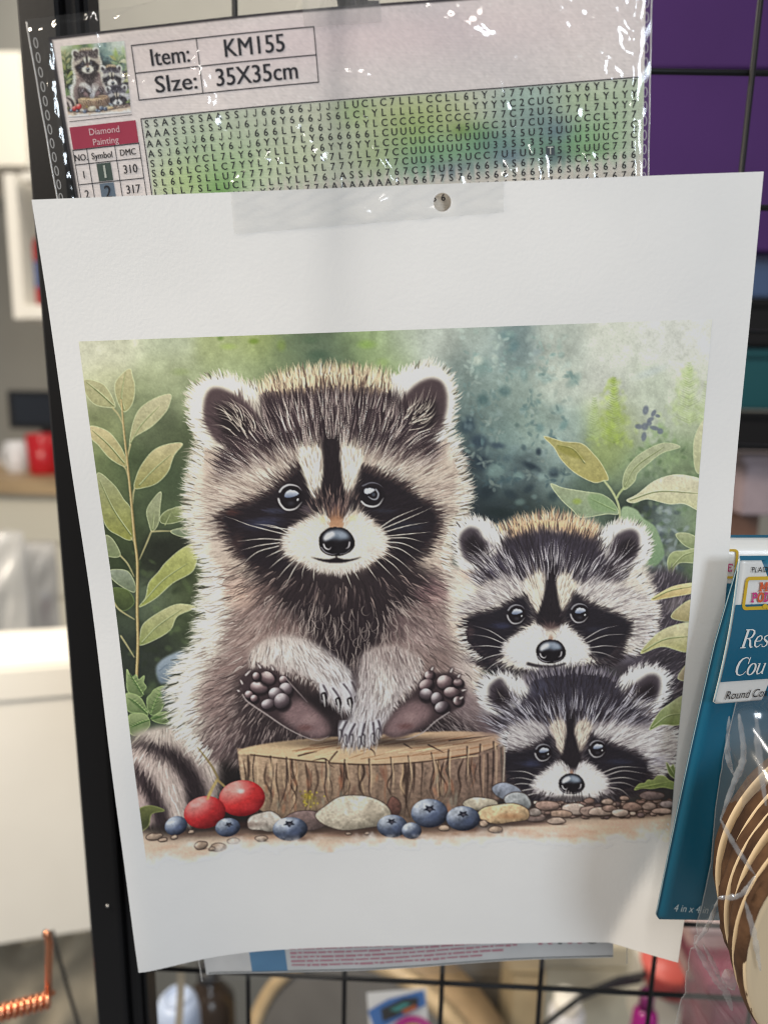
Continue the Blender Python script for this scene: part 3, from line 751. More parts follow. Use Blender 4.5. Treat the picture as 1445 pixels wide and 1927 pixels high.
def leaf(pts, c0, c1, vein=None, edge=(196, 202, 160), dark=(88, 98, 60), soft=.9, seed=0):
    c0, c1 = [tuple((np.mean(c)+(np.array(c)-np.mean(c))*.84)*np.array([.98, .935, 1.0])) for c in (c0, c1)]
    p = np.array(pts, float)
    lo, hi = p.min(0), p.max(0)
    sy, sx, m = pmask(pts, soft)
    x, y = XX[sy, sx], YY[sy, sx]
    t = np.clip((y-lo[1])/max(hi[1]-lo[1], 1), 0, 1)[..., None]
    n = (NZ1[sy, sx]*.5+NZ2[sy, sx]*.35)[..., None]
    col = c8(c0)*(1-t)+c8(c1)*t
    col = col*(1+.055*n)
    comp(sy, sx, m, np.clip(col, 0, 1))
    q = spl(pts)
    line(np.vstack([q, q[:2]])[::2], .55, edge, .5, 1, 1)
    if vein is not None:
        v = np.array(vein, float)
        # the half below the vein is in shade
        line(vein, .8, dark, .65, .3)
        line(v+np.array([.5, -1.6]), .6, edge, .55, .3)

NZ1 = noise(16, 1, 3); NZ2 = noise(5, 2, 2); NZ3 = noise(60, 3, 3); NZ4 = noise(2.2, 4, 1)

def paint_background():
    pts = [(170,660,196,196,165),(230,640,188,190,156),(300,640,172,182,146),(430,640,160,172,112),(480,640,150,166,92),(560,650,104,124,88),
     (610,660,88,108,84),(650,655,118,138,92),(700,640,140,165,102),(750,640,165,178,152),(820,640,170,180,165),(900,640,160,175,162),(960,650,118,140,138),
     (1050,640,176,186,170),(1150,630,198,202,182),(1250,620,208,210,195),(1330,620,216,215,200),(190,720,175,178,132),(300,700,166,176,128),(340,740,152,165,118),(260,760,130,142,98),
     (450,690,150,165,115),(520,690,130,148,100),(620,690,92,112,84),(720,680,140,162,105),(880,700,130,150,142),(900,740,128,150,140),(960,740,145,166,152),(1050,720,186,196,176),(1150,720,202,206,188),(1200,740,190,200,172),(1320,720,202,206,182),
     (190,800,132,142,90),(290,800,92,104,70),(340,830,84,96,62),(880,780,88,108,105),(930,800,110,135,128),(1000,790,142,166,150),(1060,810,150,172,158),(1150,790,172,186,120),(1150,840,150,168,95),(1220,800,182,192,166),(1310,790,180,192,150),
     (190,900,110,125,75),(250,880,76,92,56),(330,900,70,86,56),(300,950,80,96,62),(900,880,48,62,68),(940,890,108,134,130),(990,900,54,68,74),(1030,900,132,156,146),(1100,940,86,106,86),(1200,880,124,145,110),(1290,860,120,142,98),(1300,900,130,148,105),
     (930,950,40,52,56),(1000,960,52,66,62),(1200,960,56,68,56),(1260,975,104,120,120),(1300,980,118,138,92),(215,1000,66,80,46),(215,1050,60,74,44),(300,1050,40,44,34),(340,1100,74,86,52),(1260,1060,90,100,96),(1290,1080,88,108,72),
     (230,1150,62,74,54),(290,1130,100,116,86),(330,1150,80,92,58),(350,1200,62,76,46),(240,1230,46,54,44),(330,1240,56,64,52),(300,1220,44,50,42),(1270,1150,58,54,58),(1280,1250,52,48,52),(1280,1400,40,38,40),(300,1340,60,76,56),(260,1330,52,66,46),
     (300,1480,44,38,36),(270,1540,48,42,38),(420,1460,38,32,32),(960,1480,44,40,42),(1250,1480,58,54,54),(700,1500,60,48,42)]
    a = np.array(pts, np.float32)
    k = 5
    xs, ys = XX[::k, ::k], YY[::k, ::k]
    num = np.zeros(xs.shape+(3,), np.float32); den = np.zeros(xs.shape, np.float32)
    for x, y, r, g, b in a:
        d2 = (xs-x)**2+(ys-y)**2
        w = np.exp(-d2/(2*27.**2))+2e-3/(1+d2/2500.)**2
        num += w[..., None]*np.array([r, g, b], np.float32); den += w
    low = num/den[..., None]/255
    up = np.repeat(np.repeat(low, k, 0), k, 1)[:AH, :AW]
    CV[:] = blur(up, 4)
    CV[:] *= (1+.045*NZ3+.035*NZ1)[..., None]
    m_ = CV.mean(2, keepdims=True); CV[:] = (m_+(CV-m_)*.72)*.985
    # loose watercolour foliage: soft blotches
    g = np.random.default_rng(21)
    for (x, y, rx, ry, c, al) in [(955,632,22,14,(104,130,130),.7),(965,652,12,18,(96,122,124),.7),(905,690,26,22,(122,146,140),.6),(930,672,10,8,(178,190,178),.7),(897,678,15,13,(196,204,188),.7),
        (1010,662,14,9,(140,156,156),.6),(1000,690,12,8,(128,150,142),.5),(1055,668,9,9,(120,140,134),.6),(985,705,10,20,(118,142,138),.6),(948,735,17,15,(84,108,108),.8),(908,752,16,16,(74,98,98),.8),(1025,710,20,12,(134,160,154),.6),(1080,715,22,13,(118,144,138),.6),
        (1012,755,7,9,(112,134,128),.6),(985,770,9,14,(122,148,144),.5),(972,800,7,7,(90,108,104),.7),(1015,805,13,12,(96,122,122),.6),(1060,800,10,16,(104,134,132),.6),(1050,770,12,14,(124,152,148),.5),
        (880,800,22,26,(52,68,78),.8),(900,830,26,20,(50,64,76),.8),(935,838,20,9,(58,72,84),.75),(985,842,7,9,(70,86,90),.7),(1013,850,8,10,(44,56,66),.8),(955,862,12,9,(72,90,96),.6),(1000,878,26,9,(42,54,62),.85),(1042,890,14,14,(38,50,60),.85),(905,870,24,20,(46,58,68),.8),
        (932,885,26,18,(128,150,144),.75),(975,895,14,12,(126,148,142),.7),(1018,898,10,9,(140,160,154),.75),(950,905,14,10,(70,88,92),.6),(995,920,16,10,(44,56,62),.7),(960,930,20,12,(44,56,62),.7),(1005,935,8,7,(120,138,134),.6),(978,945,14,9,(112,132,126),.6),(1040,935,14,14,(46,60,62),.7),(915,925,24,22,(36,46,52),.8),(940,965,40,14,(34,44,44),.8)]:
        blob(x, y, rx, ry, c, al, .2, g.normal()*.5)
    for i in range(110):
        x, y = g.uniform(865, 1085), g.uniform(620, 900)
        t = np.clip((y-620)/330, 0, 1); c = np.array([176, 192, 180])*(1-t)+np.array([108, 128, 126])*t
        blob(x, y, g.uniform(5, 14), g.uniform(4, 11), np.clip(c*g.uniform(.8, 1.12), 0, 255), .30, .15, g.normal())
    for i in range(60):
        x, y = g.uniform(865, 1075), g.uniform(620, 960)
        t = np.clip((y-620)/330, 0, 1); c = np.array([150, 172, 160])*(1-t)+np.array([58, 74, 80])*t
        if g.random() < .5: c = c+56
        blob(x, y, g.uniform(4, 10), g.uniform(4, 10), np.clip(c, 0, 255), .30, .2)
    for i in range(46):                     # clumps of small blue-green leaves
        cx_, cy_ = g.uniform(872, 1078), g.uniform(636, 940); t = np.clip((cy_-630)/310, 0, 1)
        c = np.array([138, 162, 154])*(1-t)+np.array([62, 80, 86])*t
        if g.random() < .4: c = c*.3+np.array([196, 208, 194])*.7*(1-.3*t)
        for q in range(g.integers(4, 8)):
            a = g.uniform(0, 6.28); r_ = g.uniform(4, 15)
            blob(cx_+math.cos(a)*r_, cy_+math.sin(a)*r_, g.uniform(5, 9), g.uniform(2.6, 4.6), np.clip(c*g.uniform(.88, 1.1), 0, 255), .42, .45, a)
    for i in range(80):
        x, y = g.uniform(160, 380), g.uniform(640, 1000)
        b = sample(CV, np.array([[x, y]]))[0]*255
        blob(x, y, g.uniform(8, 24), g.uniform(6, 18), np.clip(b*g.uniform(.78, 1.2), 0, 255), .35, .1)
    for (x, y, rx, ry, c, al) in [(478,642,14,8,(106,128,52),.8),(430,652,22,9,(150,170,96),.6),(530,650,12,16,(118,136,70),.6),(600,668,30,14,(66,88,70),.6),(585,640,22,10,(84,104,80),.6),(650,690,18,8,(120,136,76),.6),(690,648,24,12,(130,160,78),.6),(720,682,16,12,(148,172,104),.5),(415,636,9,7,(96,120,60),.7),(340,700,24,10,(140,154,104),.5),(300,690,16,12,(176,184,150),.6)]:
        blob(x, y, rx, ry, c, al, .15)
    # faint conifers and a blue bloom on the right
    for cx, top, bot, wd, c in [(1155,715,840,26,(158,178,84)),(1295,690,800,30,(170,186,128)),(1240,800,880,40,(128,150,104))]:
        for i in range(150):
            y = g.uniform(top, bot); t = (y-top)/(bot-top)
            x = cx+g.normal()*wd*(.18+.75*t)
            k = g.uniform(.8, 1.18)
            blob(x, y, g.uniform(4, 9), g.uniform(5, 12), np.clip(np.array(c)*k+8, 0, 255), .22, .1, g.normal()*.4)
    for i in range(170):
        x, y = g.uniform(1190, 1335), g.uniform(830, 1080)
        k = g.random()
        c = np.array([64, 84, 54]) if k < .5 else (np.array([128, 148, 112]) if k < .8 else np.array([158, 172, 140]))
        blob(x, y, g.uniform(4, 11), g.uniform(4, 9), c, .34, .15, g.normal())
    for sx_, top_, bot_, wd_, c in ((1155,712,835,24,(142,164,78)),(1297,684,800,26,(160,176,118)),(1330,720,810,18,(168,182,130)),(1118,750,830,16,(150,170,110))):
        for y in np.arange(top_, bot_, 4.5):
            t = (y-top_)/(bot_-top_); L_ = 5+wd_*t
            for s_ in (-1, 1):
                line([(sx_, y), (sx_+s_*L_*.6, y-L_*.28), (sx_+s_*L_*g.uniform(.8, 1.05), y-L_*.5)], .9, np.array(c)*g.uniform(.85, 1.12), .30, .1)
    blob(1225, 700, 46, 12, (176, 184, 184), .5, .1, -.35)
    for x, y, rx, ry, r in [(1215,772,7,11,.2),(1230,778,5,9,.5),(1224,790,9,5,-.5),(1238,783,6,4,.3),(1202,803,9,6,.1),(1214,803,8,9,.4),(1212,822,6,11,.15),(1232,806,12,5,.25),(1243,812,7,7,.2),(1222,797,6,6,0)]:
        blob(x, y, rx, ry, (104, 110, 122), .8, .5, r)
    # grey-blue bloom behind the second head
    for i in range(46):
        x, y = g.normal(1250, 20), g.uniform(955, 1090)
        k = g.random(); c = (148, 158, 160) if k < .5 else (70, 80, 84)
        blob(x, y, g.uniform(5, 12), g.uniform(4, 9), c, .5, .3, g.normal())
    # left: dim leaves in the dark
    for i in range(70):
        x, y = g.uniform(215, 365), g.uniform(1040, 1300)
        k = g.random(); c = (96, 112, 74) if k < .4 else (46, 54, 38)
        blob(x, y, g.uniform(5, 18), g.uniform(4, 12), c, .35, .2, g.normal())

def paint_plants():
    leaf([(243,694),(222,712),(216,730),(222,757),(234,775),(249,760),(254,730),(249,707)], (182,186,128), (158,164,102), [(234,772),(229,745),(236,700)])
    leaf([(158,715),(190,721),(206,738),(217,763),(209,767),(179,761),(160,738)], (172,178,122), (158,166,108), [(214,764),(190,742),(163,720)])
    leaf([(321,742),(291,750),(263,770),(250,799),(244,838),(254,822),(285,803),(310,778),(319,761)], (186,190,138), (158,166,108), [(246,834),(266,800),(300,765)])
    leaf([(170,802),(202,811),(223,834),(236,859),(236,878),(208,863),(186,838),(172,824)], (196,192,130), (158,160,96), [(234,872),(205,838),(174,810)])
    leaf([(344,835),(316,836),(289,848),(267,875),(256,900),(253,918),(265,919),(294,910),(316,888),(328,857)], (192,190,130), (140,146,78), [(262,914),(288,886),(322,856)])
    leaf([(182,893),(213,911),(233,940),(246,960),(249,1014),(223,1008),(196,982)], (152,164,112), (138,148,66), [(246,1008),(214,960),(188,905)])
    leaf([(303,926),(285,944),(276,963),(280,985),(286,1001),(298,985),(301,956)], (158,172,124), (126,142,92), [(287,998),(290,965)])
    leaf([(352,952),(317,960),(302,973),(303,984),(317,986),(339,981),(352,969)], (138,154,96), (110,128,74), [(310,990),(322,965)])
    leaf([(321,1000),(348,994),(363,1004),(356,1012),(335,1009)], (140,158,118), (104,124,86))
    leaf([(198,1008),(213,1017),(226,1046),(203,1047),(196,1030)], (146,162,112), (116,134,86))
    leaf([(206,1074),(238,1075),(253,1098),(252,1115),(228,1104),(209,1088)], (140,158,124), (104,122,86))
    leaf([(212,1108),(240,1112),(252,1135),(232,1150),(214,1135)], (92,112,56), (62,78,42), edge=(110,128,80))
    leaf([(382,1020),(346,1031),(313,1058),(298,1077),(280,1098),(274,1125),(262,1143),(292,1127),(325,1098),(361,1077),(372,1050)], (176,188,104), (142,158,72), [(268,1136),(306,1094),(352,1062)])
    leaf([(368,1144),(336,1138),(305,1150),(271,1174),(264,1197),(264,1214),(296,1202),(321,1185),(334,1160)], (184,192,128), (132,150,80), [(267,1210),(296,1180),(342,1148)])
    for pts in ([(212,1130),(225,1148),(253,1166)],[(226,1046),(240,1062),(252,1086)],[(228,1196),(240,1214),(254,1236)],[(285,1000),(276,1022),(262,1054)],[(286,1001),(300,1000),(322,1000)],[(232,876),(238,884),(242,900)],[(254,918),(251,930),(250,948)],[(246,836),(242,852),(240,866)],[(212,767),(224,782),(232,800)],[(246,1012),(252,1020),(255,1030)]):
        line(pts, 1.0, (176,168,126), .85, .5)
    st = [(229,752),(233,803),(240,869),(246,931),(253,1014),(258,1062),(258,1145),(260,1208),(259,1272)]
    st = st[::-1]
    line(st, 1.9, (92,82,52), .85, .25); line(st, 1.35, (164,144,100), 1, .3)
    line([(x-1, y) for x, y in st], .7, (204,186,140), .6, 1)
    # jagged leaves at the foot
    for pts, v in (([(241,1258),(249,1272),(258,1268),(263,1277),(273,1270),(272,1282),(277,1291),(271,1300),(268,1308),(252,1305),(243,1296),(241,1280)], [(272,1306),(258,1284),(246,1266)]),
                   ([(307,1290),(314,1297),(312,1308),(315,1316),(309,1326),(304,1336),(290,1343),(281,1333),(279,1312),(286,1304),(292,1296)], [(286,1340),(294,1318),(308,1294)]),
                   ([(240,1303),(254,1303),(264,1308),(272,1318),(281,1342),(262,1338),(244,1332)], [(280,1340),(262,1322),(246,1310)]),
                   ([(246,1343),(262,1338),(276,1341),(284,1352),(284,1362),(276,1372),(268,1378),(250,1374)], [(283,1352),(266,1356),(250,1364)]),
                   ([(287,1349),(296,1342),(306,1338),(321,1339),(314,1347),(320,1359),(300,1357)], [(288,1350),(306,1347)])):
        leaf(pts, (142,166,104), (92,118,66), v, edge=(170,190,130), dark=(60,84,46), soft=.8)
        q = np.array(v, float)
        for t in np.linspace(.15, .85, 6):
            b = q[0]*(1-t)+q[-1]*t
            for s in (-1, 1):
                line([b, b+np.array([s*9, -5+4*s*0])], .5, (66,92,50), .5, .2)
    fill([(294,1260),(302,1244),(322,1232),(345,1225),(372,1232),(376,1292),(318,1286),(302,1284)], grad((310,1232),(150,162,172),(330,1288),(92,104,114)), 1.6)
    line([(300,1262),(318,1250),(340,1254)], .9, (104,116,128), .5); fill([(306,1296),(324,1288),(352,1284),(372,1290),(370,1330),(322,1336),(310,1320)], grad((330,1290),(116,126,126),(330,1334),(70,80,76)), 2)
    blob(345, 1300, 30, 28, (102,112,110), .8, .5)
    # right sprig
    leaf([(1023,821),(1059,831),(1094,835),(1115,853),(1132,874),(1145,901),(1136,905),(1117,908),(1082,890),(1056,865),(1042,842)], (170,172,100), (172,172,92), [(1100,872),(1078,846),(1048,838)], edge=(222,216,170))
    fill([(1048,838),(1074,842),(1092,856),(1100,866),(1070,858),(1054,850)], (134,130,66), 2, .7)
    leaf([(1036,911),(1061,919),(1103,926),(1132,931),(1153,945),(1164,967),(1141,968),(1094,974),(1078,961),(1054,938)], (162,182,130), (128,154,110), [(1158,962),(1112,940)], edge=(214,220,176))
    fill([(1106,940),(1112,930),(1134,932),(1156,948),(1160,962),(1120,962)], (124,150,104), 2, .6); blob(1086, 944, 12, 8, (140,158,62), .6, .2)
    leaf([(1174,922),(1175,893),(1193,865),(1223,844),(1254,834),(1281,842),(1247,853),(1219,874),(1200,891),(1194,907)], (176,190,138), (152,172,112), [(1176,916),(1196,880),(1250,842)])
    leaf([(1180,942),(1200,931),(1231,907),(1266,895),(1299,897),(1325,910),(1325,962),(1289,949),(1259,949),(1219,940),(1193,947)], (214,216,170), (184,194,132), [(1186,942),(1240,926),(1318,930)], edge=(226,226,190))
    leaf([(1326,790),(1308,827),(1308,874),(1316,892),(1332,880),(1336,800)], (196,204,150), (170,182,124))
    leaf([(1272,1007),(1292,1004),(1312,1014),(1311,1034),(1289,1027)], (168,184,128), (120,142,88))
    leaf([(1256,1056),(1266,1040),(1287,1037),(1312,1034),(1312,1058),(1278,1060),(1261,1080)], (160,178,116), (128,150,88), [(1262,1070),(1284,1048),(1306,1040)])
    line([(1137,905),(1150,922),(1160,940),(1166,960),(1167,978)], 1.5, (186,192,144), 1, 1); line([(1174,919),(1165,930),(1161,938)], 1.3, (176,186,134), 1, 1)
    fill([(1169,961),(1195,958),(1212,977),(1233,992),(1248,1029),(1248,1049),(1226,1066),(1180,1040)], grad((1180,960),(150,168,134),(1240,1060),(116,138,108)), 1.2)

def ear(o, i, rim, inner, cx, cy, n=420, seed=0, L=(12, 24), cols=((236,230,212),(216,208,192),(120,108,98))):
    fill(o, rim, 2.2)
    fill(i, inner[0], 3.2)
    ii = np.array(i, float); c = ii.mean(0)
    fill((ii-c)*.62+c+np.array([3, 5]), inner[1], 5)

def paint_raccoon_one():
    body = [(383,830),(366,900),(358,960),(368,1020),(392,1075),(384,1150),(374,1210),(345,1250),(330,1300),(340,1350),(372,1395),(410,1430),(470,1440),(560,1425),(700,1425),(800,1410),(900,1395),(945,1380),(925,1330),(905,1270),(890,1200),(880,1120),(850,1060),(850,1000),(872,960),(872,910),(850,840),(700,780),(520,780)]
    head = [(383,830),(380,800),(420,760),(480,735),(530,712),(600,700),(680,703),(735,714),(770,760),(830,800),(848,830),(862,880),(874,930),(862,980),(842,1040),(800,1080),(740,1110),(640,1125),(540,1115),(470,1090),(410,1060),(372,1010),(362,950),(368,890)]
    fill(body, (132,114,109), 5)
    fill([(383,830),(360,930),(366,1020),(390,1075),(382,1150),(372,1210),(343,1250),(328,1300),(338,1350),(368,1395),(388,1372),(376,1330),(386,1275),(420,1222),(436,1150),(438,1090),(424,1040),(414,960),(412,880)], (236,231,214), 12)
    fill([(850,1000),(842,1060),(880,1120),(892,1200),(905,1270),(922,1330),(888,1310),(862,1240),(846,1180),(832,1120),(822,1060)], (226,217,200), 11)
    # broad tones of the body
    for x, y, rx, ry, c, al in [(398,1040,30,60,(236,230,206),.8),(455,1110,50,50,(206,178,160),.8),(440,1060,40,34,(200,170,156),.6),(640,1130,150,62,(46,38,40),.97),(640,1190,110,60,(58,48,48),.95),(560,1110,70,40,(60,48,48),.85),(760,1090,60,44,(70,56,58),.9),(800,1110,46,40,(150,120,118),.75),(820,1040,36,40,(196,172,158),.6),
            (540,1170,60,34,(116,98,94),.8),(470,1190,60,40,(160,140,132),.8),(730,1180,60,40,(84,70,70),.85),(790,1190,50,50,(150,132,128),.8),(870,1260,36,50,(180,166,160),.7),(850,1320,60,40,(120,104,106),.9),(430,1310,60,56,(140,119,114),.85),(470,1370,80,50,(96,79,78),.9),(420,1400,46,40,(104,87,86),.85),(520,1420,100,36,(66,54,54),.9),
            (640,1300,70,100,(44,36,38),.95),(620,1370,90,50,(38,32,34),.95),(860,1380,80,28,(52,44,46),.95),(560,1320,60,60,(52,42,44),.9),(800,1370,90,30,(46,38,40),.9),(470,1260,60,30,(150,126,120),.7),(510,1290,40,36,(96,78,78),.8)]:
        blob(x, y, rx, ry, c, al, .2)
    bf = field([(640,1130,0,1),(560,1130,-.5,.85),(480,1120,-.85,.5),(420,1080,-1,.12),(390,1150,-1,.05),(380,1220,-.95,.25),(350,1290,-1,.12),(350,1350,-.9,.4),(400,1400,-.6,.75),(430,1330,-.75,.6),(470,1400,-.35,.95),(520,1430,-.1,1),(560,1200,.35,.8),(500,1210,-.55,.75),(450,1260,-.9,.35),(720,1130,.4,.9),(800,1110,.85,.4),(850,1080,1,.15),(800,1180,.75,.6),(860,1200,.85,.45),(900,1280,.8,.55),(860,1350,.6,.75),(760,1210,.45,.85),(690,1180,0,1),(640,1220,0,1),(590,1180,.05,1),(920,1350,.9,.4)], 46)
    fur(body, bf, 7000, (16, 34), (.5, .95), .16, 8, .7, .5, 11)
    lower = [(400,1090),(470,1080),(640,1110),(800,1080),(860,1100),(890,1200),(930,1360),(900,1395),(700,1420),(470,1440),(372,1395),(335,1320),(350,1250),(380,1200)]
    fur(lower, bf, 2600, (18, 40), (.45, .75), .1, 5, .8, .8, 12, lift=(.28, (206,192,182)), drop=(.3, (60,50,48)))
    fill([(452,1262),(500,1258),(560,1280),(620,1318),(650,1290),(680,1320),(720,1330),(780,1300),(840,1345),(900,1345),(932,1372),(850,1402),(700,1424),(560,1428),(480,1438),(425,1418),(462,1384),(440,1330)], (46,38,40), 13, .88)
    fur([(400,1290),(470,1260),(520,1330),(600,1400),(560,1430),(430,1436),(370,1390)], bf, 700, (18, 34), (.45, .7), .12, 4, .8, .5, 16, lift=(.5, (196,178,170)), drop=(.4, (50,41,42)))
    fur([(800,1330),(880,1290),(930,1350),(930,1380),(860,1402),(790,1400)], bf, 420, (16, 30), (.45, .65), .12, 4, .8, .5, 17, lift=(.5, (176,164,160)))
    fur([(400,1180),(480,1170),(540,1200),(470,1260),(400,1280),(370,1240)], bf, 420, (18, 34), (.45, .7), .06, 4, .65, .6, 18, lift=(.3, (232,224,214)), drop=(.5, (104,86,82)))
    # the pale rim light along the flank
    for x, y, rx, ry, al in [(404,1120,22,80,.7),(396,1190,24,50,.6),(364,1260,26,40,.5),(348,1305,18,46,.5),(396,1060,22,50,.6)]:
        blob(x, y, rx, ry, (236,231,215), al, .1)
    # side fringe
    lf = [(386,1030),(394,1075),(386,1130),(380,1180),(366,1225),(342,1255),(330,1300),(336,1345),(358,1385),(392,1420)]
    edgehair(lf, bf, 330, (18, 36), (.5, .85), ((240,236,220),(234,229,213),(222,217,202),(208,204,190),(58,60,48)), .9, 14, inset=3)
    edgehair(lf, bf, 130, (24, 40), (.5, .7), ((240,236,222),(220,214,200)), .9, 15, inset=10)
    # head: ears first
    el_o = [(378,836),(362,800),(357,765),(362,735),(384,715),(420,709),(455,720),(492,748),(505,800),(470,850),(420,860)]
    el_i = [(387,796),(384,762),(391,738),(408,729),(440,741),(474,765),(494,800),(474,834),(432,836),(408,832)]
    er_o = [(722,748),(735,715),(765,698),(800,687),(830,694),(848,716),(855,755),(850,790),(838,822),(800,850),(740,810)]
    er_i = [(746,770),(771,733),(802,713),(828,716),(840,740),(838,778),(822,812),(790,826),(756,810)]
    ear(el_o, el_i, (234,228,208), ((78,64,66),(42,34,36)), 0, 0)
    ear(er_o, er_i, (232,227,212), ((72,60,62),(40,33,35)), 0, 0)
    fill(head, (188,172,157), 6)
    blob(420, 760, 30, 40, (80,66,68), .0, .2)
    # re-lay ear bowls that the head fill covered
    fill(el_o[:9]+[(480,820),(430,850)], (234,228,208), 2.5, .9)
    fill(er_o[:10]+[(770,830)], (232,227,212), 2.5, .9)
    fill(el_i, (80,66,68), 3.5); fill([(412,780),(425,765),(455,785),(480,805),(462,828),(430,828)], (40,33,35), 5)
    fill(er_i, (74,61,63), 3.5); fill([(770,790),(785,765),(812,752),(822,772),(812,800),(790,816)], (38,31,33), 5)
    # forehead
    fill([(500,742),(560,726),(620,722),(690,724),(735,738),(752,780),(800,815),(820,862),(772,876),(724,868),(688,850),(625,822),(560,850),(520,868),(470,888),(424,908),(412,880),(436,832),(490,810),(492,770)], (64,52,56), 7)
    fill([(505,738),(540,714),(600,701),(660,702),(725,714),(730,736),(690,738),(620,734),(550,740)], (226,202,166), 6, .95)
    blob(585, 790, 60, 34, (86,70,73), .5, .1); blob(690, 800, 50, 30, (84,70,71), .45, .1); blob(470, 850, 34, 20, (118,98,96), .6, .1); blob(790, 850, 30, 16, (110,88,84), .6, .1)
    # brows and cheeks
    fill([(568,872),(540,866),(500,874),(455,894),(415,914),(392,942),(380,990),(395,1040),(420,1055),(432,1000),(420,965),(450,948),(500,925),(540,900)], (192,177,163), 7)
    fill([(685,876),(715,866),(760,876),(810,890),(850,918),(862,960),(846,1020),(818,1060),(800,1045),(826,1000),(824,965),(790,935),(745,905),(705,890)], (192,177,162), 7)
    blob(505, 893, 46, 14, (226,216,200), .85, .2, -.42); blob(738, 886, 44, 14, (226,216,200), .85, .2, .42); blob(430, 930, 26, 20, (206,186,172), .6, .2); blob(822, 925, 26, 20, (206,186,172), .6, .2)
    # dark mask and nose bridge
    fill([(567,872),(585,905),(598,940),(606,962),(588,972),(566,984),(546,1002),(536,1022),(546,1046),(566,1060),(590,1075),(560,1092),(500,1078),(462,1056),(438,1028),(424,998),(414,972),(436,956),(476,944),(512,922),(545,894)], (38,32,36), 4)
    fill([(682,878),(712,892),(748,906),(786,934),(816,955),(826,975),(818,1006),(800,1036),(776,1056),(740,1080),(690,1084),(700,1060),(722,1038),(728,1018),(712,994),(690,974),(668,962),(654,952),(664,920)], (37,31,35), 4)
    fill([(606,812),(634,812),(642,850),(648,900),(656,940),(668,962),(650,975),(632,980),(612,975),(594,962),(600,930),(606,880)], (40,33,36), 3.5)
    fill([(558,850),(585,838),(603,846),(607,875),(606,905),(598,932),(590,940),(582,915),(570,885)], (230,222,200), 2.6)
    fill([(641,850),(660,838),(684,846),(680,872),(670,898),(662,922),(654,934),(648,915),(643,885)], (228,218,198), 2.6)
    blob(500, 985, 50, 16, (58,62,84), .7, .1, -.1); blob(520, 962, 26, 8, (74,80,104), .5, .1); blob(760, 990, 46, 14, (46,48,60), .6, .1); blob(720, 962, 30, 6, (62,68,84), .4, .1)
    blob(580, 960, 16, 10, (96,84,88), .7, .2); blob(440, 965, 22, 10, (92,58,52), .6, .1); blob(450, 1020, 14, 26, (88,66,62), .5, .1)
    hf = mix_fields([(radial(626, 985, 1.0), 0, 0, 1), (radial(445, 800), 410, 745, 38), (radial(775, 790), 820, 730, 42), (field([(600,720,-.02,-1),(660,720,.03,-1)], 60), 630, 725, 60)])
    fur(head, hf, 6500, (14, 30), (.5, .9), .085, 7, .7, .25, 21)
    for x, y, rx, ry, al in [(374,960,20,66,.8),(384,1015,22,44,.7),(862,930,15,52,.75),(850,1000,16,40,.6),(376,880,14,50,.6),(848,850,12,40,.5)]: blob(x, y, rx, ry, (234,227,207), al, .1)
    fore = [(490,745),(560,722),(690,722),(740,740),(800,815),(815,850),(720,850),(625,826),(520,852),(430,885),(440,830),(490,810)]
    fore2 = [(500,748),(560,728),(690,728),(740,742),(790,812),(815,850),(760,872),(700,868),(660,850),(625,826),(590,850),(545,872),(490,880),(430,892),(436,836),(486,806)]
    fur(fore2, hf, 900, (26, 46), (.5, .8), .1, 4, .8, .2, 23, drop=(1, (42,33,36)))
    lt = ((198,184,174),(172,156,149),(216,204,192),(150,134,130))
    for cv_, n_, L_, sd in (([(428,902),(470,888),(520,870),(560,852),(600,828),(625,820),(650,830),(690,850),(725,868),(775,878),(820,864)], 210, (36, 92), 72), ([(470,850),(540,810),(600,790),(650,790),(720,812),(780,846)], 120, (36, 74), 73), ([(500,790),(560,766),(625,758),(690,766),(745,786)], 70, (26, 50), 74)):
        edgehair(cv_, hf, n_, L_, (.40, .58), lt, .92, sd, jitter=9, inset=2, curl=.12)
    edgehair([(440,880),(520,850),(600,815),(650,815),(725,850),(800,858)], hf, 150, (30, 80), (.42, .62), ((44,35,38),(58,47,50)), .8, 75, jitter=12, inset=0, curl=.12)
    dk = ((44,36,38),(60,48,48),(52,40,42))
    edgehair([(436,1034),(424,998),(414,972),(436,956),(476,944),(512,922),(545,894),(567,872)], hf, 150, (12, 26), (.5, .8), dk, .8, 66, inset=5)
    edgehair([(682,878),(712,892),(748,906),(786,934),(816,955),(826,975),(818,1006),(800,1036)], hf, 150, (12, 26), (.5, .8), dk, .8, 67, inset=5)
    edgehair([(436,1030),(462,1056),(500,1078),(540,1090)], hf, 60, (14, 30), (.5, .8), dk, .7, 68, inset=5)
    edgehair([(800,1036),(776,1056),(740,1080)], hf, 50, (14, 30), (.5, .8), dk, .7, 69, inset=5)
    fill([(566,846),(586,842),(602,850),(606,880),(604,905),(597,930),(590,938),(583,915),(573,885)], (232,224,204), 2, .8)
    fill([(643,850),(660,842),(680,848),(676,872),(668,898),(660,920),(654,932),(649,915),(645,885)], (230,220,200), 2, .8)
    fur([(566,850),(604,846),(606,900),(594,936),(578,890)], radial(600,960), 120, (12, 26), (.45, .6), .03, 3, .6, .2, 70, drop=(.4, (120,100,92)))
    fur([(642,850),(682,848),(670,900),(654,932)], radial(652,960), 100, (12, 26), (.45, .6), .03, 3, .6, .2, 71, drop=(.4, (120,100,92)))
    brow = [(568,862),(520,850),(450,872),(400,910),(380,960),(400,1020),(425,1010),(420,962),(480,940),(545,896)]
    browr = [(685,866),(720,846),(800,868),(850,910),(864,960),(838,1030),(812,1040),(826,980),(790,935),(712,890)]
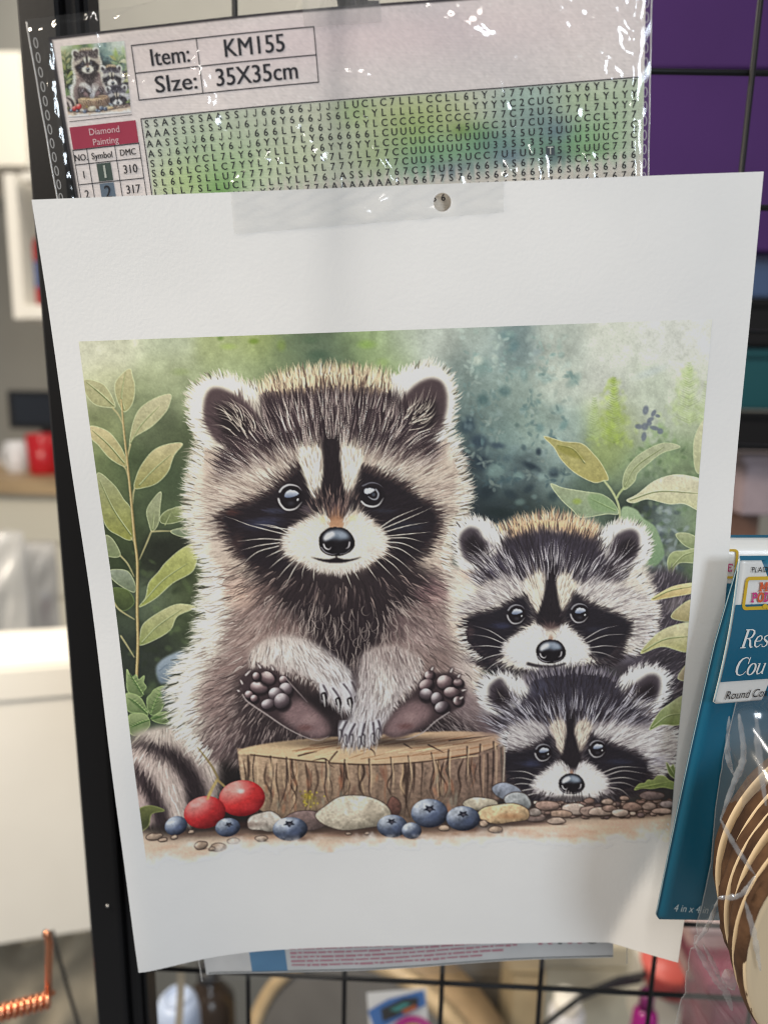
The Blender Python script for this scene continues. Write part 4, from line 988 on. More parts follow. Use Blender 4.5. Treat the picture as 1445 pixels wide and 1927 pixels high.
    for b, s in ((brow, 24), (browr, 25)):
        fur(b, hf, 420, (18, 36), (.45, .65), .05, 3, .65, .2, s, drop=(.75, (104,88,84)))
        fur(b, hf, 300, (18, 34), (.45, .65), .03, 3, .7, .2, s+4, lift=(.7, (232,224,208)))
    fill([(478,1066),(530,1078),(580,1070),(640,1074),(690,1066),(750,1060),(796,1066),(812,1100),(776,1132),(742,1150),(720,1190),(700,1240),(676,1280),(640,1300),(606,1262),(590,1200),(560,1160),(520,1130),(486,1100)], (43,35,38), 9, .96)
    blob(500, 1110, 40, 18, (120,98,92), .5, .1, .5); blob(800, 1110, 34, 20, (132,104,106), .6, .1, -.4); blob(760, 1170, 40, 22, (96,80,80), .6, .1)
    nf = field([(640,1130,0,1),(590,1150,-.25,1),(540,1120,-.7,.75),(480,1090,-.9,.45),(700,1150,.25,1),(760,1110,.75,.65),(810,1090,.95,.3),(640,1250,0,1),(690,1220,-.15,1),(590,1220,.2,1)], 40)
    ch = [(462,1060),(560,1088),(640,1092),(720,1084),(810,1056),(846,1080),(800,1130),(640,1120),(500,1130),(430,1080)]
    fur(ch, nf, 620, (20, 38), (.5, .8), .1, 4, .7, .5, 26, lift=(.22, (206,184,172)), drop=(.35, (40,32,34)))
    fur([(520,1110),(760,1110),(770,1180),(700,1260),(640,1290),(600,1250),(540,1190)], nf, 700, (18, 34), (.5, .8), .12, 4, .7, .7, 27)
    fur([(500,1120),(640,1140),(780,1120),(790,1190),(720,1230),(690,1270),(650,1285),(600,1250),(560,1200),(480,1190)], nf, 330, (24, 46), (.42, .62), .05, 4, .85, 1.5, 28, lift=(.85, (196,182,172)))
    fur([(410,1060),(480,1080),(540,1140),(540,1200),(440,1220),(400,1150)], bf, 260, (18, 34), (.45, .7), .05, 3, .6, .7, 29, drop=(.6, (92,74,70)))
    fur([(790,1080),(850,1060),(880,1150),(890,1240),(800,1220),(770,1150)], bf, 260, (18, 34), (.45, .7), .05, 3, .6, .7, 30, drop=(.6, (96,80,80)))
    # outer fringe of the head
    o1 = [(384,1040),(366,1000),(358,950),(364,905),(378,865),(382,832)]
    o2 = [(378,834),(360,795),(357,762),(364,735),(386,714),(420,708),(456,719),(486,734)]
    o3 = [(486,738),(530,716),(600,702),(680,704),(735,716)]
    o4 = [(735,716),(765,698),(800,687),(830,694),(848,716),(855,755),(850,790),(840,820)]
    o5 = [(842,820),(854,850),(864,885),(874,920),(870,950),(852,985)]
    o6 = [(852,985),(842,1010),(832,1040),(838,1075)]
    L0 = ((236,230,212),(226,218,200),(214,205,187),(190,181,164),(96,90,78))
    for k, (o, n) in enumerate(((o1, 190), (o2, 150), (o3, 190), (o4, 150), (o5, 150), (o6, 70))):
        L = ((236,218,184),(224,202,166),(206,184,152),(120,100,86),(84,70,62)) if k == 2 else L0
        edgehair(o, hf, n, (16, 30) if k != 1 and k != 3 else (11, 20), (.45, .7), L, .9, 31+k, inset=2)
        edgehair(o, hf, n//3, (22, 36) if k != 1 and k != 3 else (14, 24), (.45, .62), L[:2], .95, 41+k, inset=4)
    edgehair([(500,735),(600,722),(690,722),(735,734)], hf, 120, (14, 30), (.5, .8), ((90,70,62),(232,210,174),(238,216,180)), .8, 51)
    # inner ear hairs
    g = np.random.default_rng(5)
    def wisps(base, rim, n, sz=1.0):
        rim = np.array(rim, float); base = np.array(base, float)
        for i in range(n):
            k = g.uniform(0, len(rim)-1.001); e = rim[int(k)]*(1-k % 1)+rim[int(k)+1]*(k % 1)+g.normal(0, 3*sz, 2)
            t = g.uniform(.25, .6); b = base*(1-t)+e*t+g.normal(0, 5*sz, 2); d = e-b
            e = b+d*g.uniform(.6, 1.0)
            mid = (b+e)/2+np.array([-d[1], d[0]])*.10
            line([b, mid, e], .52, (216,204,188) if g.random() < .5 else (44,35,37), .6, .05)
    wisps((492,836), [(398,800),(396,765),(405,742),(430,745),(465,765)], 46)
    wisps((752,822), [(775,742),(800,724),(824,726),(832,750),(828,790)], 46)
    # muzzle
    muz = [(590,976),(608,966),(616,984),(616,1002),(648,1002),(650,976),(666,965),(690,976),(710,995),(724,1018),(716,1040),(692,1056),(660,1071),(632,1076),(602,1071),(570,1056),(542,1040),(536,1020),(546,1000),(566,985)]
    fill(muz, (220,212,196), 4)
    fill([(620,972),(632,966),(644,972),(648,990),(641,1002),(623,1002),(617,990)], (176,132,102), 4, .9)
    blob(610, 978, 12, 9, (226,194,150), .7, .2); blob(662, 976, 13, 9, (232,200,158), .8, .2); blob(632, 958, 26, 14, (104,84,84), .75, .1)
    blob(700, 1035, 22, 14, (196,188,182), .6, .2); blob(556, 1032, 22, 12, (206,200,190), .5, .2)
    mf = radial(632, 1018)
    fur(muz, mf, 1000, (7, 16), (.5, .8), .04, 4, .6, .3, 61)
    edgehair(muz, mf, 330, (9, 17), (.5, .75), ((228,222,208),(214,206,192),(190,180,172)), .8, 62, closed=True, inset=5)
    fur([(598,935),(668,935),(680,965),(632,975),(585,965)], radial(632, 1030), 260, (14, 28), (.5, .75), .1, 3, .7, .2, 63, lift=(.3, (170,144,132)))
    # mouth and chin
    blob(632, 1064, 44, 11, (204,197,188), .8, .4)
    fill([(586,1049),(606,1052),(622,1052),(633,1049),(645,1052),(662,1052),(681,1048),(660,1056),(634,1060),(608,1057)], (34,28,32), 1.2)
    line([(633,1046),(633,1052)], 1.4, (40,34,36), .9, .6)
    edgehair([(585,1062),(610,1074),(634,1077),(660,1073),(690,1060)], field([(632,1070,0,1)], 50), 60, (6, 16), (.5, .7), ((214,206,196),(188,178,170)), .8, 64)
    nose(633, 1021, 35, 26)
    eye(548, 937, 23, 1)
    # right eye
    blob(701, 934, 25, 22, (30,25,29), 1, .8)
    line([(682,914),(697,908),(711,910),(721,917)], .8, (116,116,124), .7)
    line([(680,943),(688,950),(701,953),(713,949),(722,936)], 1.2, (214,212,210), .95)
    fill([(685,924),(688,919),(699,918),(706,921),(702,925),(693,929),(687,928)], (188,192,200), .9)
    line([(707,920),(712,929),(709,938),(701,939),(693,934)], 1.0, (158,160,166), .9, .4)
    blob(703, 930, 5, 5, (74,80,90), .8, .3)
    # whiskers
    z3 = lambda l: [(400+x/4.817, 870+y/4.817) for x, y in l]
    z4 = lambda l: [(620+x/4.817, 870+y/4.817) for x, y in l]
    for l in ([(680,660),(480,610),(330,570),(200,520),(110,490)],[(700,610),(550,590),(430,565)],[(630,705),(450,695),(220,720)],[(610,730),(430,755),(260,800)],[(600,760),(400,820),(240,960)],[(640,790),(560,825),(480,865)],[(690,830),(600,890),(510,970)],[(760,875),(660,970),(580,1070)],[(820,860),(740,970),(680,1080),(610,1180)],[(860,880),(820,980),(810,1060)],[(920,960),(915,1080)],[(680,640),(560,580),(380,560)]):
        line(z3(l), .56, (220,212,198), .8, .2)
    for l in ([(440,605),(600,500),(840,400)],[(450,615),(700,510),(860,440),(940,400)],[(470,640),(700,575),(900,540)],[(500,670),(700,650),(920,630)],[(510,685),(700,685),(860,725)],[(520,720),(680,740),(860,830)],[(520,760),(650,790),(820,910)],[(480,800),(620,880),(750,990)],[(450,840),(580,930),(680,1040)],[(400,860),(500,960),(590,1050)],[(320,910),(440,1080)],[(150,1000),(205,1145)],[(220,980),(270,1070)]):
        line(z4(l), .56, (218,210,196), .8, .2)

def eye(x, y, r, k):
    s = r/23.0
    P = lambda l: [(x+(a-548)*s, y+(b-937)*s) for a, b in l]
    blob(x, y+1, r*1.12, r*1.08, (30,25,29), 1, .8)
    line(P([(526,926),(533,917),(545,912),(560,915),(568,923)]), 1.2*s, (206,204,204) if s > .9 else (150,148,152), .9)
    line(P([(524,938),(528,949),(539,959),(556,957),(569,944)]), 1.3*s, (222,218,214) if s > .9 else (178,175,176), .9)
    fill(P([(536,935),(538,927),(545,922),(558,924),(562,930),(548,936)]), grad((x, y-12*s), (190,194,202), (x, y), (92,102,124)), .8*max(s, .8))
    blob(x+12.5*s, y+3*s, 2.2*s, 3.5*s, (214,214,214), .9, .5, .6)
    blob(x, y+10*s, 9*s, 6*s, (66,66,74), .5, .1)

def nose(x, y, rx, ry):
    s = rx/35.0
    P = lambda l: [(x+(a-633)*s, y+(b-1021)*s) for a, b in l]
    fill(P([(600,1018),(604,1005),(618,994),(634,992),(650,995),(662,1006),(668,1022),(662,1036),(648,1044),(633,1047),(616,1044),(604,1035)]), (28,24,28), 1.1)
    fill(P([(610,1010),(620,1000),(636,997),(650,1001),(658,1012),(645,1017),(628,1014),(614,1018)]), (112,122,134), 3*s)
    fill(P([(609,1012),(616,1003),(628,1000),(630,1007),(620,1014),(611,1018)]), (206,206,208), 2*s)
    fill(P([(630,999),(646,1001),(654,1009),(640,1011)]), (150,158,170), 2.2*s, .8)
    fill(P([(616,1019),(628,1021),(632,1034),(622,1042),(612,1034)]), (24,20,24), 2*s, .9); fill(P([(640,1020),(656,1018),(654,1034),(642,1038)]), (26,22,26), 2*s, .7)
    line(P([(609,1024),(612,1031),(619,1034),(624,1029)]), 1.0*s, (206,202,202), .9)
    line(P([(658,1020),(656,1029),(650,1033)]), 1.0*s, (190,186,188), .85)
    line(P([(604,1030),(612,1039),(624,1043),(634,1042)]), .8*s, (150,146,150), .8)
    line(P([(640,1043),(652,1040),(662,1030)]), .7*s, (110,106,110), .7)

def face(S, cx, cy, z, seed, rimcols, whisk, noseR, eyeR, eyes, nosep, tint):
    """A smaller head: S holds the traced shapes."""
    hf = mix_fields([(radial(cx, cy), 0, 0, 1)]+[(radial(ex, ey), ex2, ey2, 24) for ex, ey, ex2, ey2 in S['earf']])
    fill(S['head'], tint['cream'], 5)
    for x, y, rx, ry, c, al in S['tones']: blob(x, y, rx, ry, c, al, .2)
    for o, i in S['ears']:
        fill(o, tint['rim'], 2.2); fill(i, (72,64,70), 3); ii = np.array(i, float); c = ii.mean(0)
        fill((ii-c)*.62+c+np.array([2, 5]), (38,32,36), 4)
    fill(S['fore'], tint['fore'], 5)
    for x, y, rx, ry, c, al in S.get('tones2', []): blob(x, y, rx, ry, c, al, .2)
    if 'crest' in S: fill(S['crest'], (222,184,142), 5, .95)
    for b in S['brows']: fill(b, tint['brow'], 4)
    for m in S['masks']: fill(m, (37,33,39), 3)
    fill(S['stripe'], (38,33,37), 2.6)
    for w in S['wedges']: fill(w, tint['wedge'], 2)
    for x, y, rx, ry, c, al in S.get('tones3', []): blob(x, y, rx, ry, c, al, .1)
    fur(S['head'], hf, 3800, (10, 22), (.5, .8), .09, 6, .7, .25, seed)
    fur(S['fore'], hf, 560, (18, 32), (.45, .75), .1, 3, .8, .25, seed+2, drop=(1, (40,34,38)))
    fp = np.array(S['fore'], float); lowb = fp[fp[:, 1] > np.percentile(fp[:, 1], 40)]; lowb = lowb[np.argsort(lowb[:, 0])]
    lc = np.array(tint['line'], float); lt = (lc, lc*.86, lc*.72)
    edgehair(lowb, hf, 150, (24, 66), (.38, .54), lt, .92, seed+1, jitter=8, inset=2, curl=.14)
    edgehair(lowb*np.array([.86, 1])+np.array([.14*cx, -24*z*1.4]), hf, 110, (20, 50), (.38, .54), lt, .92, seed+7, jitter=9, inset=2, curl=.14)
    edgehair(lowb, hf, 90, (20, 56), (.4, .58), ((40,34,40),(54,47,53)), .8, seed+8, jitter=10, inset=0, curl=.14)
    for m in S['masks']:
        edgehair(m, hf, 170, (8, 18), (.45, .7), ((42,36,40),(56,48,52)), .75, seed+5, closed=True, inset=4)
    for w in S['wedges']:
        fill(w, tint['wedge'], 2, .35)
        fur(w, hf, 70, (10, 22), (.42, .56), .04, 2, .7, .2, seed+6, drop=(.5, (110,96,92)))
    for b in S['brows']:
        fur(b, hf, 340, (13, 26), (.45, .62), .04, 3, .65, .2, seed+3, drop=(.75, (98,88,92)))
        fur(b, hf, 200, (13, 24), (.45, .6), .03, 3, .7, .2, seed+4, lift=(.7, (232,228,222)))
    for k, (o, n, Lh) in enumerate(S['fringe']):
        cols_ = S['topcols'] if k == 1 else rimcols
        edgehair(o, hf, n, Lh, (.45, .7), cols_, .85, seed+10+k, inset=5)
        edgehair(o, hf, n//2, (Lh[0]*1.2, Lh[1]*1.2), (.42, .6), cols_[:2], .85, seed+20+k, inset=6)
    g = np.random.default_rng(seed)
    for q, (o, i) in enumerate(S['ears']):
        ii = np.array(i, float); base = ii.mean(0)+np.array([26, 34] if q == 0 else [-26, 34])*z
        for k in range(14):
            e = ii[g.integers(len(ii))]+g.normal(0, 3, 2); t = g.uniform(.3, .6); b = base*(1-t)+e*t+g.normal(0, 3, 2)
            if e[1] > base[1]-6: continue
            e = b+(e-b)*.85
            line([b, (b+e)/2+g.normal(0, 1.2, 2), e], .48, (160,152,146) if g.random() < .5 else (40,34,38), .4, .05)
    fill(S['muz'], tint['muz'], 3)
    nx, ny = nosep
    blob(nx, ny-30*z, 10*z, 20*z, (150,116,98), .85, .2)
    blob(nx-22*z, ny-34*z, 10*z, 8*z, (224,200,170), .5, .2); blob(nx+22*z, ny-34*z, 10*z, 8*z, (226,204,176), .5, .2)
    mf = radial(nx, ny)
    fur(S['muz'], mf, 620, (6, 12), (.45, .7), .04, 4, .6, .3, seed+30)
    edgehair(S['muz'], mf, 230, (6, 13), (.45, .65), ((226,222,214),(208,202,200),(186,180,180)), .8, seed+31, closed=True, inset=4)
    for (x, y), r in zip(eyes, eyeR): eye(x, y, r, 0)
    if 'mouth' in S:
        line(S['mouth'], 2.0, (34,29,33), 1, .5)
    nose(nx, ny, noseR, noseR*.76)
    for w in whisk: line(w, .48, (206,200,194), .75, .15)

def paint_raccoon_two():
    z = lambda l: [(840+x/3.6125, 950+y/3.6125) for x, y in l]
    # the body behind, dark
    fill([(1190,1090),(1300,1100),(1300,1330),(1240,1300),(1150,1260),(1120,1240)], (66,60,66), 6)
    blob(1270, 1140, 30, 22, (120,112,112), .6, .2); blob(1250, 1240, 40, 24, (50,45,50), .8, .2); blob(1260, 1190, 30, 14, (92,86,92), .6, .2)
    fur([(1200,1100),(1300,1110),(1298,1320),(1180,1260)], field([(1260,1120,.3,-.95),(1280,1250,.8,-.5)], 60), 900, (14, 30), (.5, .8), .2, 4, .7, .4, 70, lift=(.3, (150,142,146)))
    S = {}
    S['head'] = [(862,1060),(880,1020),(930,1000),(970,980),(1040,976),(1110,982),(1150,1010),(1200,1040),(1222,1090),(1236,1145),(1228,1195),(1195,1230),(1120,1255),(1020,1268),(940,1255),(890,1225),(862,1170),(850,1110)]
    S['earf'] = [(915,1045,880,1000), (1165,1050,1195,1005)]
    S['ears'] = [(z([(60,340),(45,230),(70,150),(120,100),(200,85),(280,110),(340,160),(390,230),(330,330),(200,440),(100,430)]), z([(85,230),(110,180),(160,150),(220,170),(250,230),(330,290),(280,340),(200,400),(130,370),(95,300)])),
                 (z([(1040,220),(1100,150),(1180,115),(1260,120),(1330,160),(1380,230),(1390,310),(1340,390),(1260,440),(1120,400)]), z([(1130,240),(1200,180),(1270,170),(1310,210),(1310,300),(1270,380),(1200,430),(1100,370)]))]
    S['fore'] = z([(390,240),(480,180),(700,170),(900,180),(1020,220),(1060,330),(1160,430),(1200,520),(1040,540),(900,530),(760,480),(640,470),(520,520),(400,510),(240,540),(200,480),(280,400),(370,320)])
    S['crest'] = z([(430,160),(560,110),(720,90),(880,130),(1020,180),(1010,230),(860,200),(700,170),(540,190),(440,220)])
    S['brows'] = [z([(520,530),(430,505),(330,550),(220,610),(110,690),(60,800),(110,760),(200,725),(330,695),(430,650),(520,600)]), z([(885,590),(950,530),(1080,530),(1230,570),(1350,640),(1400,740),(1380,860),(1300,960),(1230,960),(1270,840),(1230,760),(1100,705),(960,645)])]
    S['masks'] = [z([(525,615),(430,660),(330,710),(200,740),(115,790),(120,900),(190,1000),(260,1080),(380,1030),(430,930),(500,860),(570,800),(605,740),(560,660)]), z([(868,598),(960,660),(1100,720),(1200,760),(1260,820),(1220,920),(1150,1010),(1040,1060),(960,1000),(920,920),(850,850),(800,790),(790,730),(840,650)])]
    S['masks'] += [z([(150,930),(240,1000),(330,1060),(420,1105),(520,1130),(620,1160),(560,1190),(300,1130),(190,1040)]), z([(1190,930),(1130,1030),(1020,1080),(930,1110),(820,1140),(900,1170),(1080,1110),(1190,1020)])]
    S['stripe'] = z([(680,440),(755,440),(762,540),(775,650),(800,760),(780,830),(640,830),(600,760),(650,650),(672,540)])
    S['wedges'] = [z([(545,510),(640,460),(662,560),(640,660),(615,740),(585,650),(560,570)]), z([(752,500),(830,475),(875,560),(825,660),(785,722),(758,620)])]
    S['tones'] = [(865,1170,26,40,(214,196,178),.8),(880,1120,26,24,(232,222,200),.8),(1215,1180,24,36,(206,202,214),.9),(905,1240,40,16,(92,82,88),.8),(1170,1240,50,14,(92,86,96),.8),(880,1080,24,16,(200,170,150),.6),(940,1060,24,20,(110,104,124),.8)]
    S['tones2'] = [(1040,1030,40,22,(88,82,95),.5),(930,1070,24,18,(84,78,98),.6),(1150,1080,24,20,(96,86,88),.6)]
    S['tones3'] = [(945,1178,24,9,(58,60,84),.7),(1120,1185,28,8,(50,50,62),.6),(1036,1180,26,12,(110,88,84),.6),(885,1190,12,20,(88,70,70),.5)]
    S['muz'] = z([(560,845),(635,828),(665,880),(672,920),(748,920),(756,880),(795,828),(850,860),(930,940),(970,990),(930,1060),(800,1112),(650,1134),(500,1092),(400,1020),(390,960),(470,890)])
    S['mouth'] = z([(550,1083),(620,1100),(700,1106),(760,1098),(810,1082)])
    S['topcols'] = ((210,172,134),(232,206,172),(120,100,92),(66,56,56))
    S['fringe'] = [(z([(60,360),(45,230),(70,150),(120,100),(200,85),(280,110),(350,170)]), 110, (9, 17)), (z([(350,180),(430,140),(560,100),(720,80),(880,110),(1030,180)]), 170, (12, 24)), (z([(1040,220),(1100,150),(1180,115),(1260,120),(1330,160),(1380,230),(1390,310),(1340,400)]), 120, (9, 18)), (z([(1300,480),(1380,600),(1425,720),(1410,850),(1340,960),(1250,1020)]), 110, (10, 22)), (z([(120,780),(110,880),(150,980),(230,1060)]), 50, (12, 24))]
    w = [z(l) for l in ([(410,930),(300,860),(180,820)],[(400,950),(280,900),(150,880)],[(390,975),(260,960),(130,975)],[(400,1010),(280,1040),(160,1100)],[(420,1040),(320,1090),(240,1160)],[(930,920),(1050,850),(1170,820)],[(940,945),(1080,890),(1220,880)],[(960,975),(1080,960),(1200,970)],[(960,1000),(1060,1010),(1160,1050)],[(930,1040),(1010,1080),(1060,1140)],[(440,1060),(360,1120),(330,1170)],[(900,1060),(960,1110),(990,1170)])]
    face(S, 1036, 1185, .72, 80, ((236,230,218),(216,208,198),(196,186,178),(60,56,56)), w, 29, (17, 17), [(972,1157), (1091,1155)], (1036,1228), dict(cream=(206,197,184), rim=(232,228,216), fore=(62,56,65), brow=(206,199,192), wedge=(218,207,188), muz=(220,215,206), line=(208,202,204)))

def paint_raccoon_three():
    z = lambda l: [(880+x/3.44, 1220+y/3.44) for x, y in l]
    S = {}
    S['head'] = z([(90,420),(180,300),(300,220),(450,160),(680,150),(900,170),(1000,240),(1150,330),(1280,420),(1370,520),(1380,640),(1330,760),(1240,850),(1100,950),(900,1000),(680,1020),(450,990),(300,900),(245,760),(230,600),(130,520)])
    S['earf'] = [(955,1310,930,1285), (1200,1310,1235,1275)]
    S['ears'] = [(z([(70,300),(85,220),(150,180),(230,165),(310,190),(370,240),(412,295),(330,400),(230,460),(150,430),(100,380)]), z([(135,280),(160,230),(220,200),(270,290),(340,330),(270,390),(220,430),(160,380)])),
                 (z([(970,240),(1040,160),(1130,120),(1220,120),(1290,170),(1312,250),(1280,330),(1210,400),(1090,390)]), z([(1020,290),(1100,220),(1180,170),(1240,190),(1250,260),(1220,340),(1150,370),(1080,350)]))]
    S['fore'] = z([(410,290),(420,190),(560,150),(700,150),(850,160),(960,230),(1010,310),(1100,400),(1180,480),(1040,510),(880,500),(760,490),(640,470),(540,520),(440,500),(330,510),(230,570),(200,500),(260,420),(350,360)])
    S['brows'] = [z([(540,570),(450,505),(340,515),(240,585),(245,660),(300,692),(400,668),(500,615)]), z([(820,580),(880,505),(1000,505),(1130,545),(1260,525),(1350,600),(1340,710),(1250,810),(1170,840),(1165,745),(1080,685),(950,640)])]
    S['masks'] = [z([(545,590),(450,650),(340,690),(250,700),(245,830),(330,960),(430,940),(470,850),(560,790),(605,735),(570,650)]), z([(800,575),(860,610),(960,650),(1090,700),(1170,760),(1180,850),(1100,940),(960,950),(890,850),(800,780),(748,712),(775,640)])]
    S['masks'] += [z([(250,820),(330,940),(430,980),(560,1020),(680,1040),(560,1050),(380,1020),(260,930)]), z([(1180,830),(1100,920),(960,970),(820,1010),(700,1035),(900,1030),(1080,970),(1200,890)])]
    S['stripe'] = z([(640,440),(705,440),(712,560),(730,640),(750,720),(730,800),(650,800),(600,740),(625,640),(640,540)])
    S['wedges'] = [z([(540,520),(612,478),(640,540),(632,640),(612,712),(580,620)]), z([(700,540),(760,488),(802,540),(772,630),(740,694),(716,620)])]
    S['tones'] = [(950,1370,30,20,(120,108,112),.7),(1240,1370,26,20,(150,142,140),.7),(925,1370,30,24,(96,80,84),.7)]
    S['tones2'] = [(1020,1300,30,22,(84,84,102),.5),(1140,1310,34,22,(78,74,84),.4),(1230,1345,20,14,(150,138,134),.6)]
    S['tones3'] = [(1005,1445,26,10,(58,62,86),.7),(1165,1440,34,8,(52,54,72),.6),(1240,1440,22,26,(178,176,200),.6)]
    S['muz'] = z([(600,768),(648,808),(655,840),(715,840),(722,808),(762,768),(850,820),(912,890),(880,950),(800,990),(680,1008),(560,980),(450,940),(438,900),(500,840)])
    S['topcols'] = ((104,98,108),(150,144,150),(60,55,62),(46,42,48))
    S['fringe'] = [(z([(100,390),(70,300),(85,220),(150,180),(230,165),(310,190),(380,250)]), 100, (8, 16)), (z([(380,230),(460,180),(600,160),(760,150),(900,170),(980,230)]), 120, (12, 24)), (z([(970,240),(1040,160),(1130,120),(1220,120),(1290,170),(1312,250),(1280,340),(1200,420)]), 130, (9, 18)), (z([(1230,470),(1340,540),(1385,640),(1340,760),(1250,840)]), 130, (10, 20)), (z([(260,560),(235,620),(245,700)]), 30, (8, 14))]
    w = [z(l) for l in ([(470,870),(380,830),(270,825)],[(450,890),(350,870),(270,880)],[(440,915),(340,910),(260,935)],[(450,940),(350,960),(280,1000)],[(480,965),(390,990),(330,1030)],[(880,830),(1000,790),(1160,795)],[(900,850),(1020,815),(1170,835)],[(910,875),(1020,860),(1140,885)],[(915,900),(1020,895),(1110,930)],[(900,925),(1000,940),(1070,1000)],[(860,955),(900,970),(930,990)])]
    fill(z([(60,300),(200,400),(260,560),(200,580),(60,560),(-60,480),(-40,330)]), (132,116,116), 8, .55)
    face(S, 1078, 1450, .65, 120, ((234,230,224),(210,205,204),(190,184,186),(50,46,50)), w, 25.5, (15.5, 15.5), [(1025,1424), (1127,1416)], (1078,1485), dict(cream=(140,132,134), rim=(226,222,212), fore=(58,54,64), brow=(204,199,196), wedge=(214,200,182), muz=(216,211,205), line=(204,200,208)))
    blob(1078, 1512, 60, 9, (40,34,36), .7, .2)
    for x in np.linspace(1020, 1140, 26): line([(x, 1500+rng.normal()*3), (x+(x-1078)*.12, 1512+rng.normal()*3)], .6, (196,188,184) if rng.random() < .5 else (46,40,42), .6, .1)

def paint_tail():
    t = [(246,1392),(300,1368),(350,1372),(392,1400),(414,1440),(412,1490),(380,1530),(330,1545),(290,1540),(262,1500),(250,1450)]
    fill(t, (150,136,130), 5)
    fill([(246,1378),(310,1366),(360,1378),(396,1410),(412,1450),(405,1480),(380,1440),(340,1400),(290,1386)], (198,184,172), 5)
    fill([(256,1384),(310,1392),(350,1420),(378,1465),(384,1510),(350,1520),(344,1470),(316,1425),(270,1400)], (44,36,38), 5)
    fill([(250,1400),(286,1408),(322,1440),(345,1490),(346,1530),(326,1540),(312,1500),(286,1450),(256,1428)], (196,178,168), 5)
    fill([(256,1424),(286,1448),(308,1496),(320,1540),(296,1545),(280,1500),(262,1460)], (52,42,44), 4)
    fill([(262,1460),(282,1500),(292,1540),(274,1530),(264,1500)], (190,168,160), 4)
    tf = field([(270,1400,-.9,.2),(330,1400,.5,.8),(380,1440,.5,.85),(340,1490,.3,.95),(290,1500,.2,1),(270,1450,-.2,1),(395,1500,.3,.95)], 40)
    fur(t, tf, 2200, (16, 30), (.5, .8), .14, 6, .75, .4, 200)
    blob(300, 1555, 70, 16, (38,32,30), .6, .1)
    leaf([(262,1518),(285,1508),(312,1520),(290,1524),(284,1545),(268,1552)], (112,122,62), (60,70,36), edge=(140,148,90))

def bark(x, y):
    n = np.sin(x*.21+NZ1[(y-AY).astype(int), (x-AX).astype(int)]*1.1)*.5+NZ2[(y-AY).astype(int), (x-AX).astype(int)]*.35
    t = np.clip((x-460)/480, 0, 1)[..., None]
    c = c8(176,154,130)*(1-t)+c8(126,108,98)*t
    d = np.clip((y-1440)/110, 0, 1)[..., None]
    return np.clip(c*(1-.28*d)*(1+.16*n[..., None])*np.array([1.02, .99, .97]), 0, 1)

def paint_stump():
    blob(690, 1530, 290, 26, (44,36,32), .85, .3)
    blob(425, 1470, 26, 50, (36,30,30), .8, .2)
    side = [(447,1420),(455,1412),(560,1428),(700,1440),(820,1432),(900,1418),(946,1398),(950,1440),(948,1490),(946,1508),(800,1560),(700,1570),(560,1560),(500,1540),(460,1500)]
    fill(side, bark, 1.2)
    g = np.random.default_rng(77)
    for i in range(60):
        x = g.uniform(452, 946); t = (x-452)/494
        ytop = 1418+38*math.sin(t*math.pi)*.62-26*t
        y0 = ytop+g.uniform(2, 30); L = g.uniform(50, 110)
        p = [(x, y0), (x+g.normal()*4, y0+L*.35), (x+g.normal()*5, y0+L*.7), (x+g.normal()*5, min(y0+L, 1556))]
        k = g.random()**1.15
        c = (52,38,32) if k < .5 else ((202,172,138) if k < .75 else ((138,104,84) if k < .9 else (118,112,92)))
        line(p, g.uniform(.6, 1.8), c, g.uniform(.4, .8), .2, .4)
    for i in range(40):
        x = g.uniform(470, 940); y = g.uniform(1450, 1540)
        blob(x, y, g.uniform(3, 8), g.uniform(8, 22), [(186,128,96),(204,176,142),(92,66,56),(150,150,134),(120,74,58)][g.integers(5)], .4, .2, g.normal()*.15)
    blob(578, 1508, 14, 12, (170,150,52), .6, .1); blob(585, 1520, 18, 18, (158,146,80), .4, .1)
    for i in range(24): blob(g.normal(580, 11), g.normal(1510, 9), 2.2, 2.6, (196,178,64) if g.random() < .6 else (120,110,40), .7, .3)
    top = [(447,1420),(470,1408),(560,1396),(700,1388),(830,1382),(925,1384),(948,1394),(944,1408),(900,1424),(820,1438),(760,1444),(690,1446),(600,1440),(520,1430),(470,1424)]
    fill(top, grad((600,1400),(208,180,144),(940,1400),(178,148,124)), 1.2)
    for i in range(60):
        x = g.uniform(560, 930); y = g.uniform(1392, 1434); L = g.uniform(30, 110)
        line([(x-L/2, y+6), (x, y+g.normal()), (x+L/2, y-7)], g.uniform(.5, .9), (150,108,80) if g.random() < .7 else (232,202,162), .45, .1)
    line([(470,1424),(520,1431),(600,1441),(690,1447),(760,1445),(820,1439),(900,1425),(944,1408)], 1.0, (62,46,38), .7, .6)
    for p in ([(634,1420),(624,1432),(618,1444),(628,1452)],[(618,1440),(608,1434),(586,1438)],[(690,1412),(702,1420),(706,1430)],[(760,1406),(776,1416)],[(806,1408),(836,1424)],[(560,1428),(576,1424),(596,1420)],[(845,1400),(880,1396),(930,1390)]):
        line(p, .9, (60,44,38), .85, .2)
    for x in (612, 648, 694, 735, 768, 812, 845, 880, 905, 930, 508, 538, 478):
        yt = 1420+26*math.sin((x-447)/500*math.pi)-22*(x-447)/500
        line([(x, yt), (x+g.normal()*3, yt+30), (x+g.normal()*4, yt+62), (x+g.normal()*6, yt+g.uniform(60, 105))], g.uniform(.7, 1.2), (56,44,40), .75, .2)
        line([(x+3, yt+4), (x+4+g.normal()*3, yt+40), (x+4, yt+70)], 1.1, (206,178,146), .6, .1)
    blob(700, 1402, 250, 16, (44,36,34), .75, .1)

